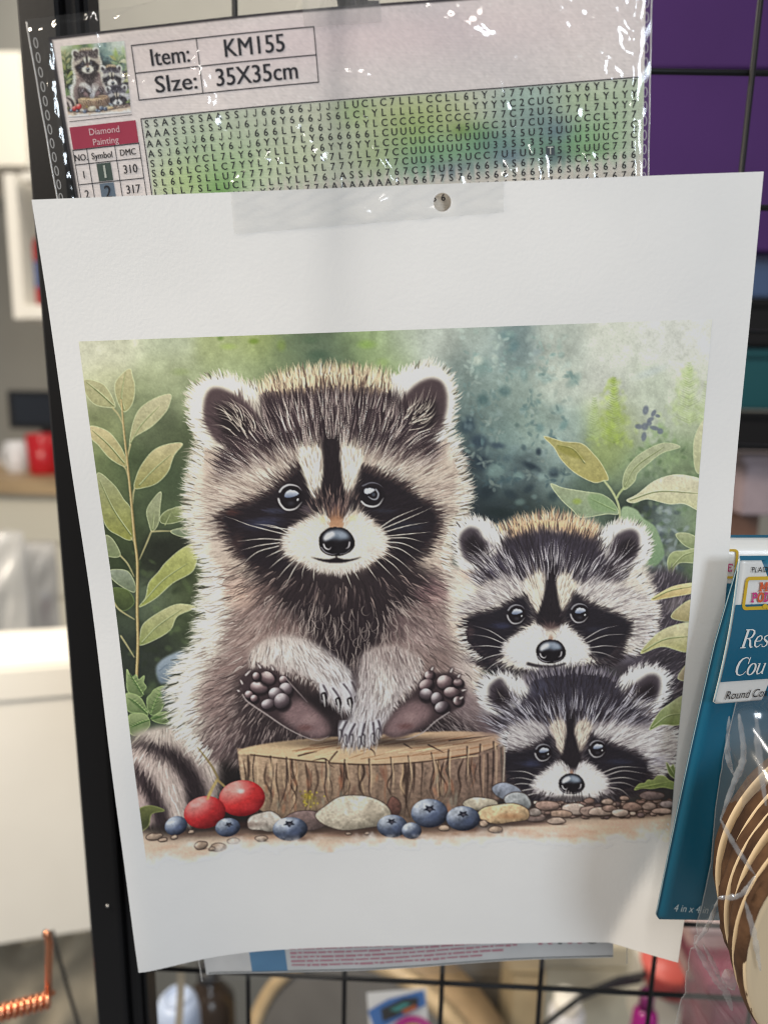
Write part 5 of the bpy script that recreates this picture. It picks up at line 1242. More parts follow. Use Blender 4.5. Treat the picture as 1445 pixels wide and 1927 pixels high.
def paint_paws():
    # left arm: forearm crossing the belly to the right
    armL = [(470,1230),(500,1205),(545,1198),(590,1212),(630,1238),(656,1262),(672,1290),(674,1318),(662,1338),(640,1336),(618,1318),(600,1296),(570,1268),(520,1262),(480,1260)]
    blob(600, 1330, 60, 30, (34,28,30), .8, .2)
    fill(armL, grad((480,1220),(196,184,174),(660,1310),(206,202,202)), 4)
    blob(540, 1225, 50, 22, (218,210,202), .8, .2); blob(520, 1258, 50, 12, (150,134,130), .7, .2); blob(668, 1310, 10, 26, (104,98,106), .7, .2)
    af = field([(490,1215,-.3,.8),(540,1215,.4,.8),(590,1235,.7,.7),(640,1270,.55,.85),(650,1320,.2,1),(520,1250,-.3,1)], 34)
    fur(armL, af, 1500, (14, 28), (.5, .8), .09, 5, .7, .4, 300, lift=(.35, (236,230,222)), drop=(.25, (104,92,90)))
    edgehair([(470,1240),(500,1262),(540,1272),(575,1280),(600,1300)], field([(540,1270,-.1,1)], 60), 80, (8, 18), (.5, .8), ((206,196,188),(150,136,130),(60,48,48)), .8, 301)
    for pts in ([(604,1290),(611,1306),(609,1322)],[(622,1296),(634,1314),(638,1330)],[(642,1288),(656,1308),(658,1330)],[(658,1284),(668,1304),(674,1322)]):
        line(pts, 5.6, (196,192,196), .95, .5); line([(x+4, y+1) for x, y in pts], 1.5, (70,62,68), .7, .4); line([(x-2, y) for x, y in pts], 1.3, (232,230,230), .7, .3)
    for a in ((609,1312),(636,1322),(658,1322),(672,1318)):
        x, y = a
        fill([(x-5,y-4),(x+2,y-8),(x+6,y),(x+5,y+14),(x+2,y+24),(x,y+12),(x-4,y+6)], (36,30,34), .8)
        line([(x-1,y-3),(x+1,y+8),(x+2,y+21)], 1.2, (214,210,206), .9, .2)
    # right arm: hanging down to the stump
    armR = [(690,1225),(740,1215),(790,1240),(785,1280),(755,1312),(738,1350),(716,1372),(712,1396),(690,1404),(655,1404),(640,1392),(650,1366),(668,1340),(672,1300),(676,1255)]
    fill(armR, grad((740,1230),(170,156,150),(680,1380),(196,192,194)), 4)
    blob(722, 1290, 28, 50, (222,214,204), .8, .2); blob(740, 1235, 40, 18, (140,124,120), .6, .2); blob(668, 1280, 10, 50, (70,60,62), .6, .2)
    arf = field([(740,1230,.1,1),(700,1290,-.2,1),(770,1270,.5,.85),(720,1340,-.2,1),(680,1390,-.15,1)], 34)
    fur(armR, arf, 1600, (16, 30), (.5, .8), .1, 5, .7, .35, 310, lift=(.4, (236,230,222)), drop=(.3, (92,80,80)))
    edgehair([(790,1235),(786,1280),(756,1314),(740,1348)], field([(770,1280,.5,.9)], 60), 60, (10, 20), (.5, .8), ((208,198,190),(160,146,140),(60,50,52)), .8, 311)
    for pts in ([(648,1362),(640,1380),(640,1392)],[(664,1366),(654,1386),(650,1404)],[(682,1366),(678,1386),(676,1408)],[(698,1364),(700,1384),(702,1402)],[(708,1360),(712,1376),(714,1390)]):
        line(pts, 4.8, (186,182,188), .95, .5); line([(x+4, y) for x, y in pts], 1.4, (62,54,60), .8, .4); line([(x-2, y) for x, y in pts], 1.2, (226,224,226), .7, .3)
    for x, y, dx in ((640,1386,-2),(650,1396,3),(662,1396,-1),(677,1400,-2),(684,1396,2),(702,1394,4),(712,1384,2)):
        line([(x,y-8),(x-1,y+4),(x+dx,y+16)], 2.1, (40,34,38), .9, .2); line([(x-1,y-6),(x-1.5,y+5),(x+dx-1,y+13)], 1.0, (206,202,202), .9, .2)
    # left foot, sole towards the viewer
    foot([(456,1302),(452,1290),(460,1276),(474,1262),(490,1258),(512,1262),(530,1272),(545,1286),(560,1312),(580,1330),(606,1352),(620,1372),(618,1388),(600,1394),(575,1388),(545,1375),(515,1356),(485,1334),(464,1318)],
         [(530,1350),(545,1330),(562,1318),(585,1332),(606,1352),(619,1372),(614,1386),(594,1391),(565,1380)],
         [(487,1296,17,12,.3),(503,1278,15,12,.7),(533,1281,8,8,0),(468,1309,8,8,.2),(478,1316,7,7,0),(482,1274,7,8,0),(498,1328,0,0,0)],
         [(537,1300,13,14,.3),(519,1308,14,13,0),(505,1327,14,10,-.2),(530,1322,15,16,.2)],
         [(490,1258,484,1250),(514,1262,510,1254),(462,1272,472,1262),(456,1288,452,1280),(450,1302,446,1300)])
    line([(456,1308),(466,1322),(500,1346),(540,1374),(575,1392),(600,1398),(618,1390)], .9, (176,164,160), .7, .3)
    line([(536,1275),(548,1290),(566,1310),(578,1324)], .9, (150,138,136), .6, .3)
    # right foot
    foot([(722,1384),(728,1366),(740,1346),(756,1332),(772,1318),(784,1298),(796,1276),(808,1268),(826,1268),(850,1268),(866,1278),(874,1292),(876,1312),(870,1330),(850,1344),(826,1356),(800,1374),(770,1388),(740,1394)],
         [(724,1382),(732,1362),(746,1344),(765,1328),(786,1322),(806,1334),(812,1346),(800,1362),(776,1378),(746,1390)],
         [(837,1286,15,14,0),(850,1306,15,11,.1),(862,1287,9,8,.3),(862,1322,9,9,-.5),(808,1272,9,9,-.6),(802,1290,14,10,-.4)],
         [(802,1310,13,12,.5),(822,1318,11,13,0),(832,1334,14,11,-.4)],
         [(812,1262,815,1256),(848,1266,852,1258),(862,1276,866,1270),(870,1302,878,1300),(866,1318,872,1314)])
    line([(846,1344),(820,1362),(796,1384),(768,1396),(745,1398)], .9, (170,160,158), .7, .3)

def foot(outline, sole, toes, pads, claws):
    fill(outline, (62,50,52), 2.2)
    fill(sole, (128,106,106), 5); s = np.array(sole, float).mean(0)
    blob(s[0]+4, s[1]-2, 22, 14, (152,128,126), .7, .1); blob(s[0]-6, s[1]+16, 22, 9, (96,64,62), .6, .1)
    fur(sole, radial(s[0]+60, s[1]-60), 260, (6, 14), (.5, .7), .08, 3, .4, .3, 321)
    for x, y, rx, ry, r in toes:
        if rx: blob(x+1.5, y+2, rx+3, ry+3, (30,24,27), .8, .75); ball(x, y, rx, ry, (104,86,88), (206,190,186), (40,32,35), r, .3)
    for x, y, rx, ry, r in pads:
        blob(x+1.5, y+3, rx+3, ry+3, (32,26,29), .8, .75)
        ball(x, y, rx, ry, (90,78,82), (200,190,190), (34,28,31), r, .3)
    for x0, y0, x1, y1 in claws:
        line([(x0+(x0-x1)*.8, y0+(y0-y1)*.8), (x0, y0), (x1, y1)], 3.0, (66,54,56), .95, .5)
        line([(x0, y0), (x1, y1)], 1.1, (214,204,198), .9, .2)

def berry(x, y, rx, ry, star=True, sx=0, sy=-.35):
    blob(x+rx*.35, y+ry*.86, rx*1.15, ry*.32, (92,68,58), .7, .2)
    ball(x, y, rx, ry, (82,90,108), (184,190,200), (31,34,46), 0, .9)
    blob(x+rx*.3, y+ry*.25, rx*.5, ry*.5, (76,88,118), .35, .1)
    if star:
        cx, cy = x+sx*rx, y+sy*ry; p = []
        for k in range(10):
            a = k*math.pi/5+.3; r = (.36 if k % 2 == 0 else .19)
            p.append((cx+math.cos(a)*rx*r, cy+math.sin(a)*ry*r*.85))
        fill(p, (30,32,44), .8, 1, False); blob(cx+1, cy+1, rx*.14, ry*.12, (92,88,96), .8, .3)

def stone(x, y, rx, ry, c, rot=0, seed=0):
    g = np.random.default_rng(int(x*7+y)); n = 10
    p = []
    for k in range(n):
        a = k*2*math.pi/n
        r = 1+g.normal()*.06
        u, v = math.cos(a)*rx*r, math.sin(a)*ry*r*(1.0 if math.sin(a) < 0 else .88)
        p.append((x+u*math.cos(rot)-v*math.sin(rot), y+u*math.sin(rot)+v*math.cos(rot)))
    blob(x+rx*.15, y+ry*.85, rx*1.1, ry*.35, (60,46,40), .7, .2)
    c = np.array(c, float)
    sy_, sx_, m = pmask(p, .9)
    X_, Y_ = XX[sy_, sx_], YY[sy_, sx_]
    d = np.clip(((Y_-y)/ry*.75+(X_-x)/rx*.35), -1, 1)[..., None]
    nz = (NZ1[sy_, sx_]*.09+NZ2[sy_, sx_]*.06)[..., None]
    col = np.where(d < 0, c*(1-.0*d)+(np.minimum(c*1.2, 232)-c)*(-d), c*(1-.52*d))/255*(1+nz)
    comp(sy_, sx_, m, np.clip(col, 0, 1).astype(np.float32))
    q = spl(p)
    line(np.vstack([q, q[:2]])[::2], .7, (58,46,42), .55, 1, 1)

def paint_ground():
    g = np.random.default_rng(99)
    fill([(262,1560),(330,1572),(500,1580),(700,1585),(900,1575),(1000,1556),(1100,1548),(1200,1540),(1275,1535),(1275,1660),(262,1660)], (206,182,160), 7)
    for i in range(160):
        x, y = g.uniform(270, 1270), g.uniform(1570, 1625)
        k = g.random(); c = (190,150,126) if k < .4 else ((222,204,186) if k < .8 else (164,132,112))
        blob(x, y-(x-700)*.02, g.uniform(14, 46), g.uniform(4, 9), c, .32, .1)
    blob(700, 1580, 330, 12, (126,98,82), .6, .1); blob(420, 1572, 150, 9, (110,86,74), .6, .1); blob(1000, 1560, 90, 9, (120,92,80), .5, .1)
    blob(1190, 1560, 70, 14, (208,178,160), .8, .2); blob(1060, 1575, 80, 10, (204,176,156), .6, .2)
    # gravel under the lowest head
    blob(1150, 1534, 150, 18, (72,56,52), .85, .4); blob(1005, 1544, 56, 22, (56,44,42), .8, .4)
    for i in range(120):
        x = g.uniform(1000, 1272); y = g.uniform(1520, 1550)-(x-1130)*.10*(x > 1130)
        stone(x, y, g.uniform(4, 9), g.uniform(3, 5.5), [(150,128,118),(128,106,98),(172,152,140),(108,92,90)][g.integers(4)])
    for x, y, rx, ry, c in [(1033,1527,22,10,(136,114,104)),(1085,1533,26,12,(182,164,152)),(1058,1542,22,8,(158,134,118)),(1112,1536,18,11,(150,130,120)),(1134,1536,24,9,(178,158,146)),(1146,1517,12,6,(160,140,128)),(1150,1530,14,7,(146,124,114)),(1192,1526,18,9,(150,126,116)),(1224,1524,14,8,(156,136,126)),(1230,1504,24,9,(112,98,96)),(1258,1520,14,8,(146,132,130)),(1170,1538,16,8,(190,170,158)),(1010,1550,20,9,(120,104,98)),(1050,1556,18,7,(170,150,136)),(1008,1540,14,8,(150,138,130)),(1250,1533,20,6,(168,144,132)),(1178,1510,9,5,(140,120,110)),(1112,1516,10,6,(140,116,106))]:
        stone(x, y, rx, ry, c)
    leaf([(1197,1493),(1206,1482),(1216,1480),(1222,1474),(1232,1474),(1240,1466),(1252,1466),(1262,1474),(1275,1480),(1272,1490),(1250,1487),(1230,1490),(1212,1490)], (142,164,92), (108,132,62), [(1200,1491),(1262,1478)], edge=(176,190,120))
    leaf([(1256,1440),(1264,1448),(1270,1444),(1276,1470),(1262,1462)], (128,152,84), (96,120,60), [(1258,1442),(1272,1466)])
    # right-hand leaves over the fur
    leaf([(1225,1129),(1249,1112),(1273,1102),(1308,1098),(1306,1114),(1266,1123)], (214,204,138), (184,172,100), [(1228,1127),(1260,1112),(1302,1104)], edge=(232,222,166))
    leaf([(1262,1160),(1280,1140),(1302,1130),(1300,1166),(1280,1168)], (190,186,130), (150,146,92))
    leaf([(1205,1230),(1236,1193),(1272,1176),(1302,1176),(1296,1226),(1246,1217)], (206,208,152), (172,178,104), [(1210,1226),(1250,1204),(1298,1198)])
    leaf([(1276,1278),(1284,1260),(1296,1250),(1294,1280)], (196,190,150), (160,154,110))
    leaf([(1224,1377),(1240,1346),(1257,1330),(1290,1312),(1286,1363),(1246,1368)], (172,186,128), (112,136,66), [(1228,1374),(1256,1352),(1286,1346)])
    # stones, cherries, berries along the front
    stone(575, 1556, 44, 22, (120,102,98)); stone(497, 1557, 34, 22, (186,176,164)); stone(742, 1530, 14, 20, (98,70,62))
    stone(665, 1545, 71, 36, (192,180,160)); blob(700, 1540, 26, 24, (150,138,122), .45, .3); blob(640, 1532, 30, 14, (214,204,186), .6, .2)
    stone(905, 1525, 34, 14, (170,160,142)); stone(957, 1502, 30, 18, (122,126,136), .3); stone(977, 1520, 28, 18, (152,154,154), .25); stone(953, 1544, 49, 21, (202,172,136)); blob(962, 1548, 34, 8, (150,106,74), .5, .2)
    line([(410,1468),(396,1440),(372,1406)], 1.3, (128,112,72), .9, .4); line([(390,1505),(398,1488),(408,1470)], 1.7, (178,156,100), 1, .8); line([(408,1470),(418,1480),(426,1488)], 1.5, (160,138,92), 1, .8)
    blob(420, 1560, 90, 10, (60,40,36), .7, .2)
    ball(454, 1508, 43, 35, (186,52,52), (226,150,140), (112,20,26), 0, .5); blob(452, 1494, 9, 7, (244,214,206), .8, .2); blob(470, 1525, 26, 14, (206,70,70), .35, .1)
    ball(385, 1531, 38, 31, (176,48,50), (216,140,132), (104,22,26), 0, .5); blob(368, 1516, 12, 6, (222,170,164), .6, .2)
    line([(390,1506),(396,1492)], 1.6, (186,160,104), 1, .8)
    berry(333, 1551, 20, 18, False); berry(427, 1563, 23, 18, True, .1, -.3); berry(544, 1571, 33, 23, True, -.05, -.45)
    berry(809, 1543, 35, 28, True, 0, -.3); berry(738, 1568, 29, 22, True, -.05, -.4); berry(775, 1577, 19, 16, False); berry(873, 1553, 32, 24, True, 0, -.35)
    for x, y, rx, ry in [(295,1566,14,7),(262,1562,12,7),(378,1593,12,8),(410,1600,14,8),(438,1590,11,6),(490,1588,12,6),(398,1602,6,4),(837,1572,10,6),(935,1574,14,7),(912,1563,8,7),(655,1582,6,3),(690,1582,5,3),(360,1566,6,4),(310,1574,8,4),(330,1572,6,4)]:
        stone(x, y, rx, ry, (168,146,128))

def finish_print():
    # watercolour tooth, then the deckled lower edge where the wash runs out into bare paper
    CV[:] = CV*(1+.018*NZ4+.012*NZ2)[..., None]
    CV[:] = np.clip(CV+.42*(CV-blur(CV, 2.4)), 0, 1)
    CV[:] = np.clip(CV+.10*(CV-.46)*(1-abs(2*CV-1)), 0, 1)
    n = NZ1*6+NZ3*8+NZ2*1
    t = np.clip((YY-(1592-(XX-280)*.030)+n)/34, 0, 1)
    t = t*t*(3-2*t)
    white = c8(224, 218, 212)
    CV[:] = CV*(1-t[..., None])+white*t[..., None]
    CV[:] = np.clip(CV, .02, .9)
    return t

def paint_picture():
    paint_background(); paint_plants(); paint_tail(); paint_raccoon_one()
    paint_stump(); paint_raccoon_two(); paint_raccoon_three()
    # stump's right rim stands in front of the lowest head
    fill([(902,1430),(930,1420),(949,1410),(951,1440),(949,1506),(902,1530)], bark, 1.6)
    for x, c in ((905,(52,40,36)),(912,(168,140,118)),(919,(58,44,40)),(930,(50,38,36)),(936,(176,150,128)),(944,(84,74,68))):
        line([(x, 1434-(x-896)*.40), (x+rng.normal()*2, 1462), (x+rng.normal()*3, 1512)], 1.2, c, .75, .2)
    line([(950,1412),(951,1440),(948,1505)], .9, (176,166,152), .7, .5)
    paint_paws(); paint_ground(); bare = finish_print()
    return CV, bare

def to_linear(c):
    return np.where(c <= .04045, c/12.92, ((c+.055)/1.055)**2.4)
# ================================================================ the picture is painted once, used twice
PICTURE, BARE = paint_picture()
def artboard_bare(s, t):
    return artboard(s, t, BARE[..., None])[..., 0]
def artboard(s, t, ART=None):
    """colour of the picture at s, t in 0..1 across and down the print (bilinear)"""
    ART = PICTURE if ART is None else ART
    p = [(147.5, 642.7), (1340.6, 600.2), (1261.4, 1603.7), (283.9, 1625.2)]
    (x0, y0), (x1, y1), (x2, y2), (x3, y3) = p
    dx1, dx2, sx = x1-x2, x3-x2, x0-x1+x2-x3; dy1, dy2, sy = y1-y2, y3-y2, y0-y1+y2-y3
    den = dx1*dy2-dx2*dy1; g_ = (sx*dy2-dx2*sy)/den; h_ = (dx1*sy-sx*dy1)/den
    A, B, D, E_ = x1-x0+g_*x1, x3-x0+h_*x3, y1-y0+g_*y1, y3-y0+h_*y3
    w_ = g_*s+h_*t+1; X = (A*s+B*t+x0)/w_-AX; Y = (D*s+E_*t+y0)/w_-AY
    X = np.clip(X, 0, AW-1.01); Y = np.clip(Y, 0, AH-1.01); xi = X.astype(int); yi = Y.astype(int); fx = (X-xi)[..., None]; fy = (Y-yi)[..., None]
    return ART[yi, xi]*(1-fx)*(1-fy)+ART[yi, xi+1]*fx*(1-fy)+ART[yi+1, xi]*(1-fx)*fy+ART[yi+1, xi+1]*fx*fy
def fast_grid(name, P, material, keep=None):
    """P (rows, cols, 3) -> mesh object"""
    h, w_ = P.shape[:2]; i = np.arange(h*w_).reshape(h, w_)
    f = np.stack([i[:-1, :-1], i[1:, :-1], i[1:, 1:], i[:-1, 1:]], -1).reshape(-1, 4)
    if keep is not None: f = f[keep.ravel()]
    me = bpy.data.meshes.new(name); me.vertices.add(h*w_); me.vertices.foreach_set('co', P.astype(np.float32).ravel())
    me.loops.add(f.size); me.loops.foreach_set('vertex_index', f.astype(np.int32).ravel()); me.polygons.add(len(f)); me.polygons.foreach_set('loop_start', np.arange(0, f.size, 4, dtype=np.int32))
    me.update(); me.polygons.foreach_set('use_smooth', np.ones(len(f), bool)); me.materials.append(material)
    o = bpy.data.objects.new(name, me); COL.objects.link(o)
    return o

# ---- the rest of the pack: thumbnail, bag, seams, leaflet
tu, tv = np.linspace(0, 1, 90), np.linspace(0, 1, 84)
P = np.array([[tuple(pack(8.2+18.9*u-1.1*v, 4.8+18.4*v-.3*(1-u), .10)) for u in tu] for v in tv])
o = fast_grid('thumbnail', P, ink_mat('thumbnail_print', .75, weave=430, spec=.2)); under(o, t_canvas)
S_, T_ = np.meshgrid(tu, tv); th = (artboard(S_, T_)+artboard(np.clip(S_+.008, 0, 1), T_)+artboard(S_, np.clip(T_+.008, 0, 1)))/3
th = np.clip(th*np.array([.96, 1.0, 1.02]), 0, 1)
point_colours(o, np.clip(to_linear(th).reshape(-1, 3)*.80/REF, 0, .85))
k = Ink(); k.rect(7.2, 24.1, 26.2, 24.25, 8); k.lay('thumbnail_rule', chart(.1), M_INK, t_canvas)

M_FILM = film_mat('clear_film', (.985, .985, .985), .10)
CREASES = [([(18.5, -1), (19.1, 4.2), (19.3, 9)], .8, .55), ([(26.3, 14.5), (28.5, 16.9), (30.6, 16.3), (32.3, 19.8)], .7, .5), ([(47.9, 17.2), (47.7, 23.5), (47.3, 29)], 1.5, .9), ([(54.5, 45.2), (64, 38.9)], 1.2, .9), ([(55, 47.7), (67.8, 40.4)], .8, .6),
    ([(125.9, 9.7), (125.2, 15)], .8, .5), ([(149.9, 8), (155.1, 15.2), (165, 26.1)], 1.3, .9), ([(154, 2), (160, 5.5), (167.1, 9.5), (169.8, 13.7)], 1.2, .9), ([(165.6, 14.7), (168.4, 18.9)], 1.8, 1.1), ([(96.1, 39.2), (101, 47.5)], .8, .6), ([(135.3, 47), (130.5, 51)], 1.6, 1.0), ([(142.5, 44), (140.7, 52)], 1.6, 1.1), ([(144.3, 46), (144.7, 52)], 1.2, .8), ([(158.1, 46), (158.4, 52)], 1.1, .8),
    ([(169.6, 33.4), (172.7, 34.6)], .9, .6), ([(86, 18), (95.6, 19.1)], .6, .35), ([(2, 1.2), (22.7, .6), (43, -1.8), (70, -2.6)], 1.0, .8), ([(5.2, 1), (3.6, 20.1), (3.8, 50)], .9, .7), ([(27.4, .1), (34, -1.4), (43, -3)], .8, .7), ([(50, -1), (56, -2.6), (64, -2)], .8, .7), ([(9, -.5), (14, .4), (19, -.6)], .7, .6), ([(172, 6), (171, 30), (172.5, 52)], .8, .45)]
CREASES += [([(160, -4), (164, 10), (160, 24)], 3.2, 1.5), ([(150, 0), (158, 12)], 2.6, 1.2), ([(46, 16), (49, 30)], 3.0, 1.3), ([(20, 46), (34, 38)], 2.4, .7), ([(72, 30), (80, 42)], 2.4, .8), ([(112, 4), (128, 10)], 2.6, .9)]
rg = np.random.default_rng(12)
for i in range(26):
    x, y = rg.uniform(4, 172), rg.uniform(0, 54); an = rg.uniform(0, 3.14); L_ = rg.uniform(3, 9)
    CREASES.append(([(x, y), (x+math.cos(an)*L_, y+math.sin(an)*L_)], rg.uniform(.4, .8), rg.uniform(.10, .28)))
for i in range(14):
    x, y = rg.uniform(4, 170), rg.uniform(328, 352); an = rg.uniform(0, 3.14); L_ = rg.uniform(6, 16)
    CREASES.append(([(x, y), (x+math.cos(an)*L_, y+math.sin(an)*L_)], rg.uniform(.7, 1.3), rg.uniform(.3, .6)))
def film_height(PU, PV):
    h = .75+.18*np.sin(PU*.19+1.3*np.sin(PV*.11))+.14*np.sin(PV*.31+PU*.07+2)+.05*np.sin(PU*.9+PV*.6)
    for pts, wd, ht in CREASES:
        d2 = np.full(PU.shape, 1e9)
        for (ax_, ay_), (bx_, by_) in zip(pts[:-1], pts[1:]):
            ex, ey = bx_-ax_, by_-ay_; tt = np.clip(((PU-ax_)*ex+(PV-ay_)*ey)/(ex*ex+ey*ey), 0, 1)
            d2 = np.minimum(d2, (PU-ax_-tt*ex)**2+(PV-ay_-tt*ey)**2)
        h = h+ht*1.35*(1+.16*np.sin(PU*.7+PV*1.0+ht*40)+.07*np.sin(PU*1.6-PV*1.9))*np.exp(-d2/(wd*wd*1.9))
    return np.where(h > 1.6, 1.6+.9*np.tanh((h-1.6)/.9), h)
bu = np.linspace(-.3, 176.6, 300); bv = np.concatenate([np.linspace(-2.6, 58, 112), np.linspace(62, 318, 22), np.linspace(321, 350, 38)])
BU, BV = np.meshgrid(bu, bv); FH = film_height(BU, BV)
top = -1.8*(np.clip(BU, 0, 70)/70)*np.clip((6-BV)/8, 0, 1)
P = np.array([[tuple(pack(BU[j, i], BV[j, i]+top[j, i], FH[j, i])) for i in range(len(bu))] for j in range(len(bv))])
under(fast_grid('bag_front', P, M_FILM), t_pack)
P = np.array([[tuple(pack(u, v, -4-5*math.sin(math.pi*min(1, max(0, (u-5)/168)))**.6)) for u in np.linspace(6, 172, 30)] for v in np.linspace(2.5, 347, 40)])
under(fast_grid('bag_back', P, mat('pack_backing', (.55, .55, .56), .5)), t_pack)
M_SEAM = film_mat('sealed_film', (.9, .9, .9), .12, haze=.30)
ring_v = None
for side, pc, slant in ((0, 1.9, -.012), (1, 174.9, 0)):
    for i in range(16):
        q = 3.6+i*3.75
        if q > 58: break
        k = Ink(); w1, h1 = .52, 1.25
        k.ribbon([(pc+slant*q+w1*math.cos(a_), q+h1*math.sin(a_)) for a_ in np.linspace(0, 2*math.pi, 17)], .30)
        k.lay('perforation', lambda u, v: pack(u, v, 1.35), M_SEAM, t_pack)
for pc in (0.0, 176.4):
    tube('sealed_edge', [pack(pc, q, .8+.15*math.sin(q*.4)) for q in np.linspace(-2, 349, 120)], .00022, M_SEAM, t_pack, 6)
# instruction leaflet that shows under the sheet
leafp = lambda d: (lambda u, v: pack(u, v, .25+d))
under(grid_mesh('leaflet', leafp(0), np.linspace(2, 171, 40), np.linspace(320, 346.5, 12), mat('leaflet_paper', (.66, .66, .66), .4, var=.05, scale=90)), t_pack)
t_leaf = bpy.data.objects['leaflet']
k = Ink(); k.rect(21.5, 321, 36.5, 345.8, 6, 4); k.lay('blue_block', leafp(.1), mat('leaflet_blue', (.09, .24, .42), .45), t_leaf)
M_RED = mat('leaflet_red', (.50, .22, .27), .5)
for r in range(9):
    k = Ink(); x = 38.5; y = 325.5+r*2.1
    while x < 132-(r % 3)*9:
        L_ = rg.uniform(1.4, 6); k.rect(x, y, min(x+L_, 132), y+rg.uniform(.8, 1.15), 2); x += L_+.5
    k.lay('text_line', leafp(.1), M_RED, t_leaf)
for x, y, rx, ry, m in ((146, 335, 3.2, 1.6, mat('leaflet_grey', (.12, .13, .13), .5)), (155, 332.5, 4.6, 3, mat('leaflet_scarlet', (.42, .05, .06), .5)), (163, 334.5, 3.6, 2.6, mat('leaflet_scarlet', (.42, .05, .06), .5)), (151, 335.5, 2.2, 1.4, mat('leaflet_grey', (.12, .13, .13), .5)), (141.5, 338.5, 1, .6, M_RED), (145.5, 338.5, 1, .6, M_RED), (149.5, 338.5, 1, .6, mat('leaflet_grey', (.12, .13, .13), .5)), (153.5, 338.5, 1, .6, M_RED), (157.5, 338.5, 1, .6, M_RED), (162.5, 338.2, 2, 1.1, mat('leaflet_grey', (.12, .13, .13), .5))):
    k = Ink(); k.poly(arc(x, y, rx, ry, 0, 340, 14)); k.lay('small_picture', leafp(.12), m, t_leaf)
k = Ink(); k.rect(3, 345.4, 171, 345.9, 30); k.lay('leaflet_rule', leafp(.12), mat('leaflet_grey', (.12, .13, .13), .5), t_leaf)

# hang tab and the hook that carries the pack, above the frame
tab = [pack(p, q, .5) for p, q in ((79, 6), (101, 6), (101, -20), (79, -20))]
under(mesh_obj('hang_tab', tab, [(0, 1, 2, 3)], film_mat('tab_film', (.95, .95, .95), .1, haze=.1), None, False), t_pack)
hk = pack(90, -15, 0); hx, hz = hk.x, hk.z
t = thing('display_hook', 'black wire display hook carrying the diamond painting pack', 'hook', None, (hx, RY, hz))
tube('arm', [(hx, RY, hz-.03), (hx, RY-.004, hz-.004), (hx, RY-.02, hz), (hx, .125, hz), (hx, .112, hz+.010)], .0030, M_BLACK, t, 10)
tube('tag_arm', [(hx, RY, hz+.03), (hx, RY-.01, hz+.034), (hx, .12, hz+.034), (hx, .105, hz+.030)], .0030, M_BLACK, t, 10)
box('tag_plate', (hx, .104, hz+.020), (.030, .0015, .024), mat('white_card', (.78, .78, .78), .4), t)
box('back_clip', (hx, RY-.003, hz), (.018, .004, .06), M_BLACK, t)

# ================================================================ the printed sheet
PW, PH_ = 215.9, 279.4
def paper_d(a, b):
    """how far the sheet stands off its plane (mm, away from the viewer is positive); works on arrays"""
    a = np.asarray(a, float); b = np.asarray(b, float)
    g_ = np.clip((b-105)/175, 0, 1); g_ = g_*g_*(3-2*g_)
    h_ = 4.3-9.8*np.exp(-(np.clip(a, 0, 400)/26)**1.5)-1.2*np.exp(-((a-215)/30)**2)
    d = g_*h_
    d = d+.5*np.sin(a*.035+.8)*np.sin(b*.021)+.35*np.sin(b*.06+a*.012)
    # the lower right corner is folded forward along a slanting crease
    ux, uy = -14.0, 41.0; L_ = math.hypot(ux, uy); nx_, ny_ = uy/L_, -ux/L_
    s_ = (a-198.5)*nx_+(b-236)*ny_
    s_ = np.where(s_ > 0, s_, 0); s_ = np.sqrt(s_*s_+1)-1
    d = d-s_*.34*np.clip((b-215)/40, 0, 1)
    # a soft bend high up by the right edge, where the sheet leaves the pack
    d = d+.8*np.exp(-((a-216)/18)**2)*np.exp(-((b-40)/60)**2)
    return d
def paper_pull(a, b):
    """the folded corner also draws in sideways"""
    s_ = np.clip((np.asarray(a, float)-198.5)*.9463+(np.asarray(b, float)-236)*.3231, 0, None)*np.clip((np.asarray(b, float)-215)/40, 0, 1)
    return -.30*s_*.9463, -.10*s_*.3231
def sheet(a, b, off=0.0):
    da, db = paper_pull(a, b)
    return PO+(PA*float(a+da)+PB*float(b+db)+PN*(float(paper_d(a, b))-off))*MM
t_sheet = thing('printed_sheet', 'white letter sheet printed with three raccoons, taped over the clear pack', 'printed sheet', None, sheet(108, 279))
HA, HB, HR, HS = 121.85, 5.05, 2.62, 4.5
us = np.unique(np.r_[np.linspace(0, HA-HS, 46), np.linspace(HA+HS, PW, 40)]); vs = np.unique(np.r_[0, HB-HS, np.linspace(HB+HS, PH_, 110)])
iu = int(np.argmin(abs(us-(HA-HS)))); jv = int(np.argmin(abs(vs-(HB-HS))))
M_PAPER = mat('copy_paper', (.80, .795, .785), .85, spec=.25, var=.012, scale=60, bump=.075, bscale=900)
V = [sheet(u, v) for v in vs for u in us]; nu = len(us)
Fc = [(j*nu+i, (j+1)*nu+i, (j+1)*nu+i+1, j*nu+i+1) for j in range(len(vs)-1) for i in range(nu-1) if not (i == iu and j == jv)]
n = 48; b0 = len(V); 
for kk in range(n):
    a_ = 2*math.pi*kk/n; ca, sa = math.cos(a_), math.sin(a_); m_ = HS/max(abs(ca), abs(sa))
    V += [sheet(HA+HR*ca, HB+HR*sa), sheet(HA+m_*ca, HB+m_*sa)]
Fc += [(b0+2*kk, b0+2*((kk+1) % n), b0+2*((kk+1) % n)+1, b0+2*kk+1) for kk in range(n)]
paper = under(mesh_obj('paper', V, Fc, M_PAPER), t_sheet)
bm = bmesh.new(); bm.from_mesh(paper.data); bmesh.ops.remove_doubles(bm, verts=bm.verts, dist=1e-6); bm.to_mesh(paper.data); bm.free()
md = paper.modifiers.new('thickness', 'SOLIDIFY'); md.thickness = .00010; md.offset = 0; md.use_rim = False
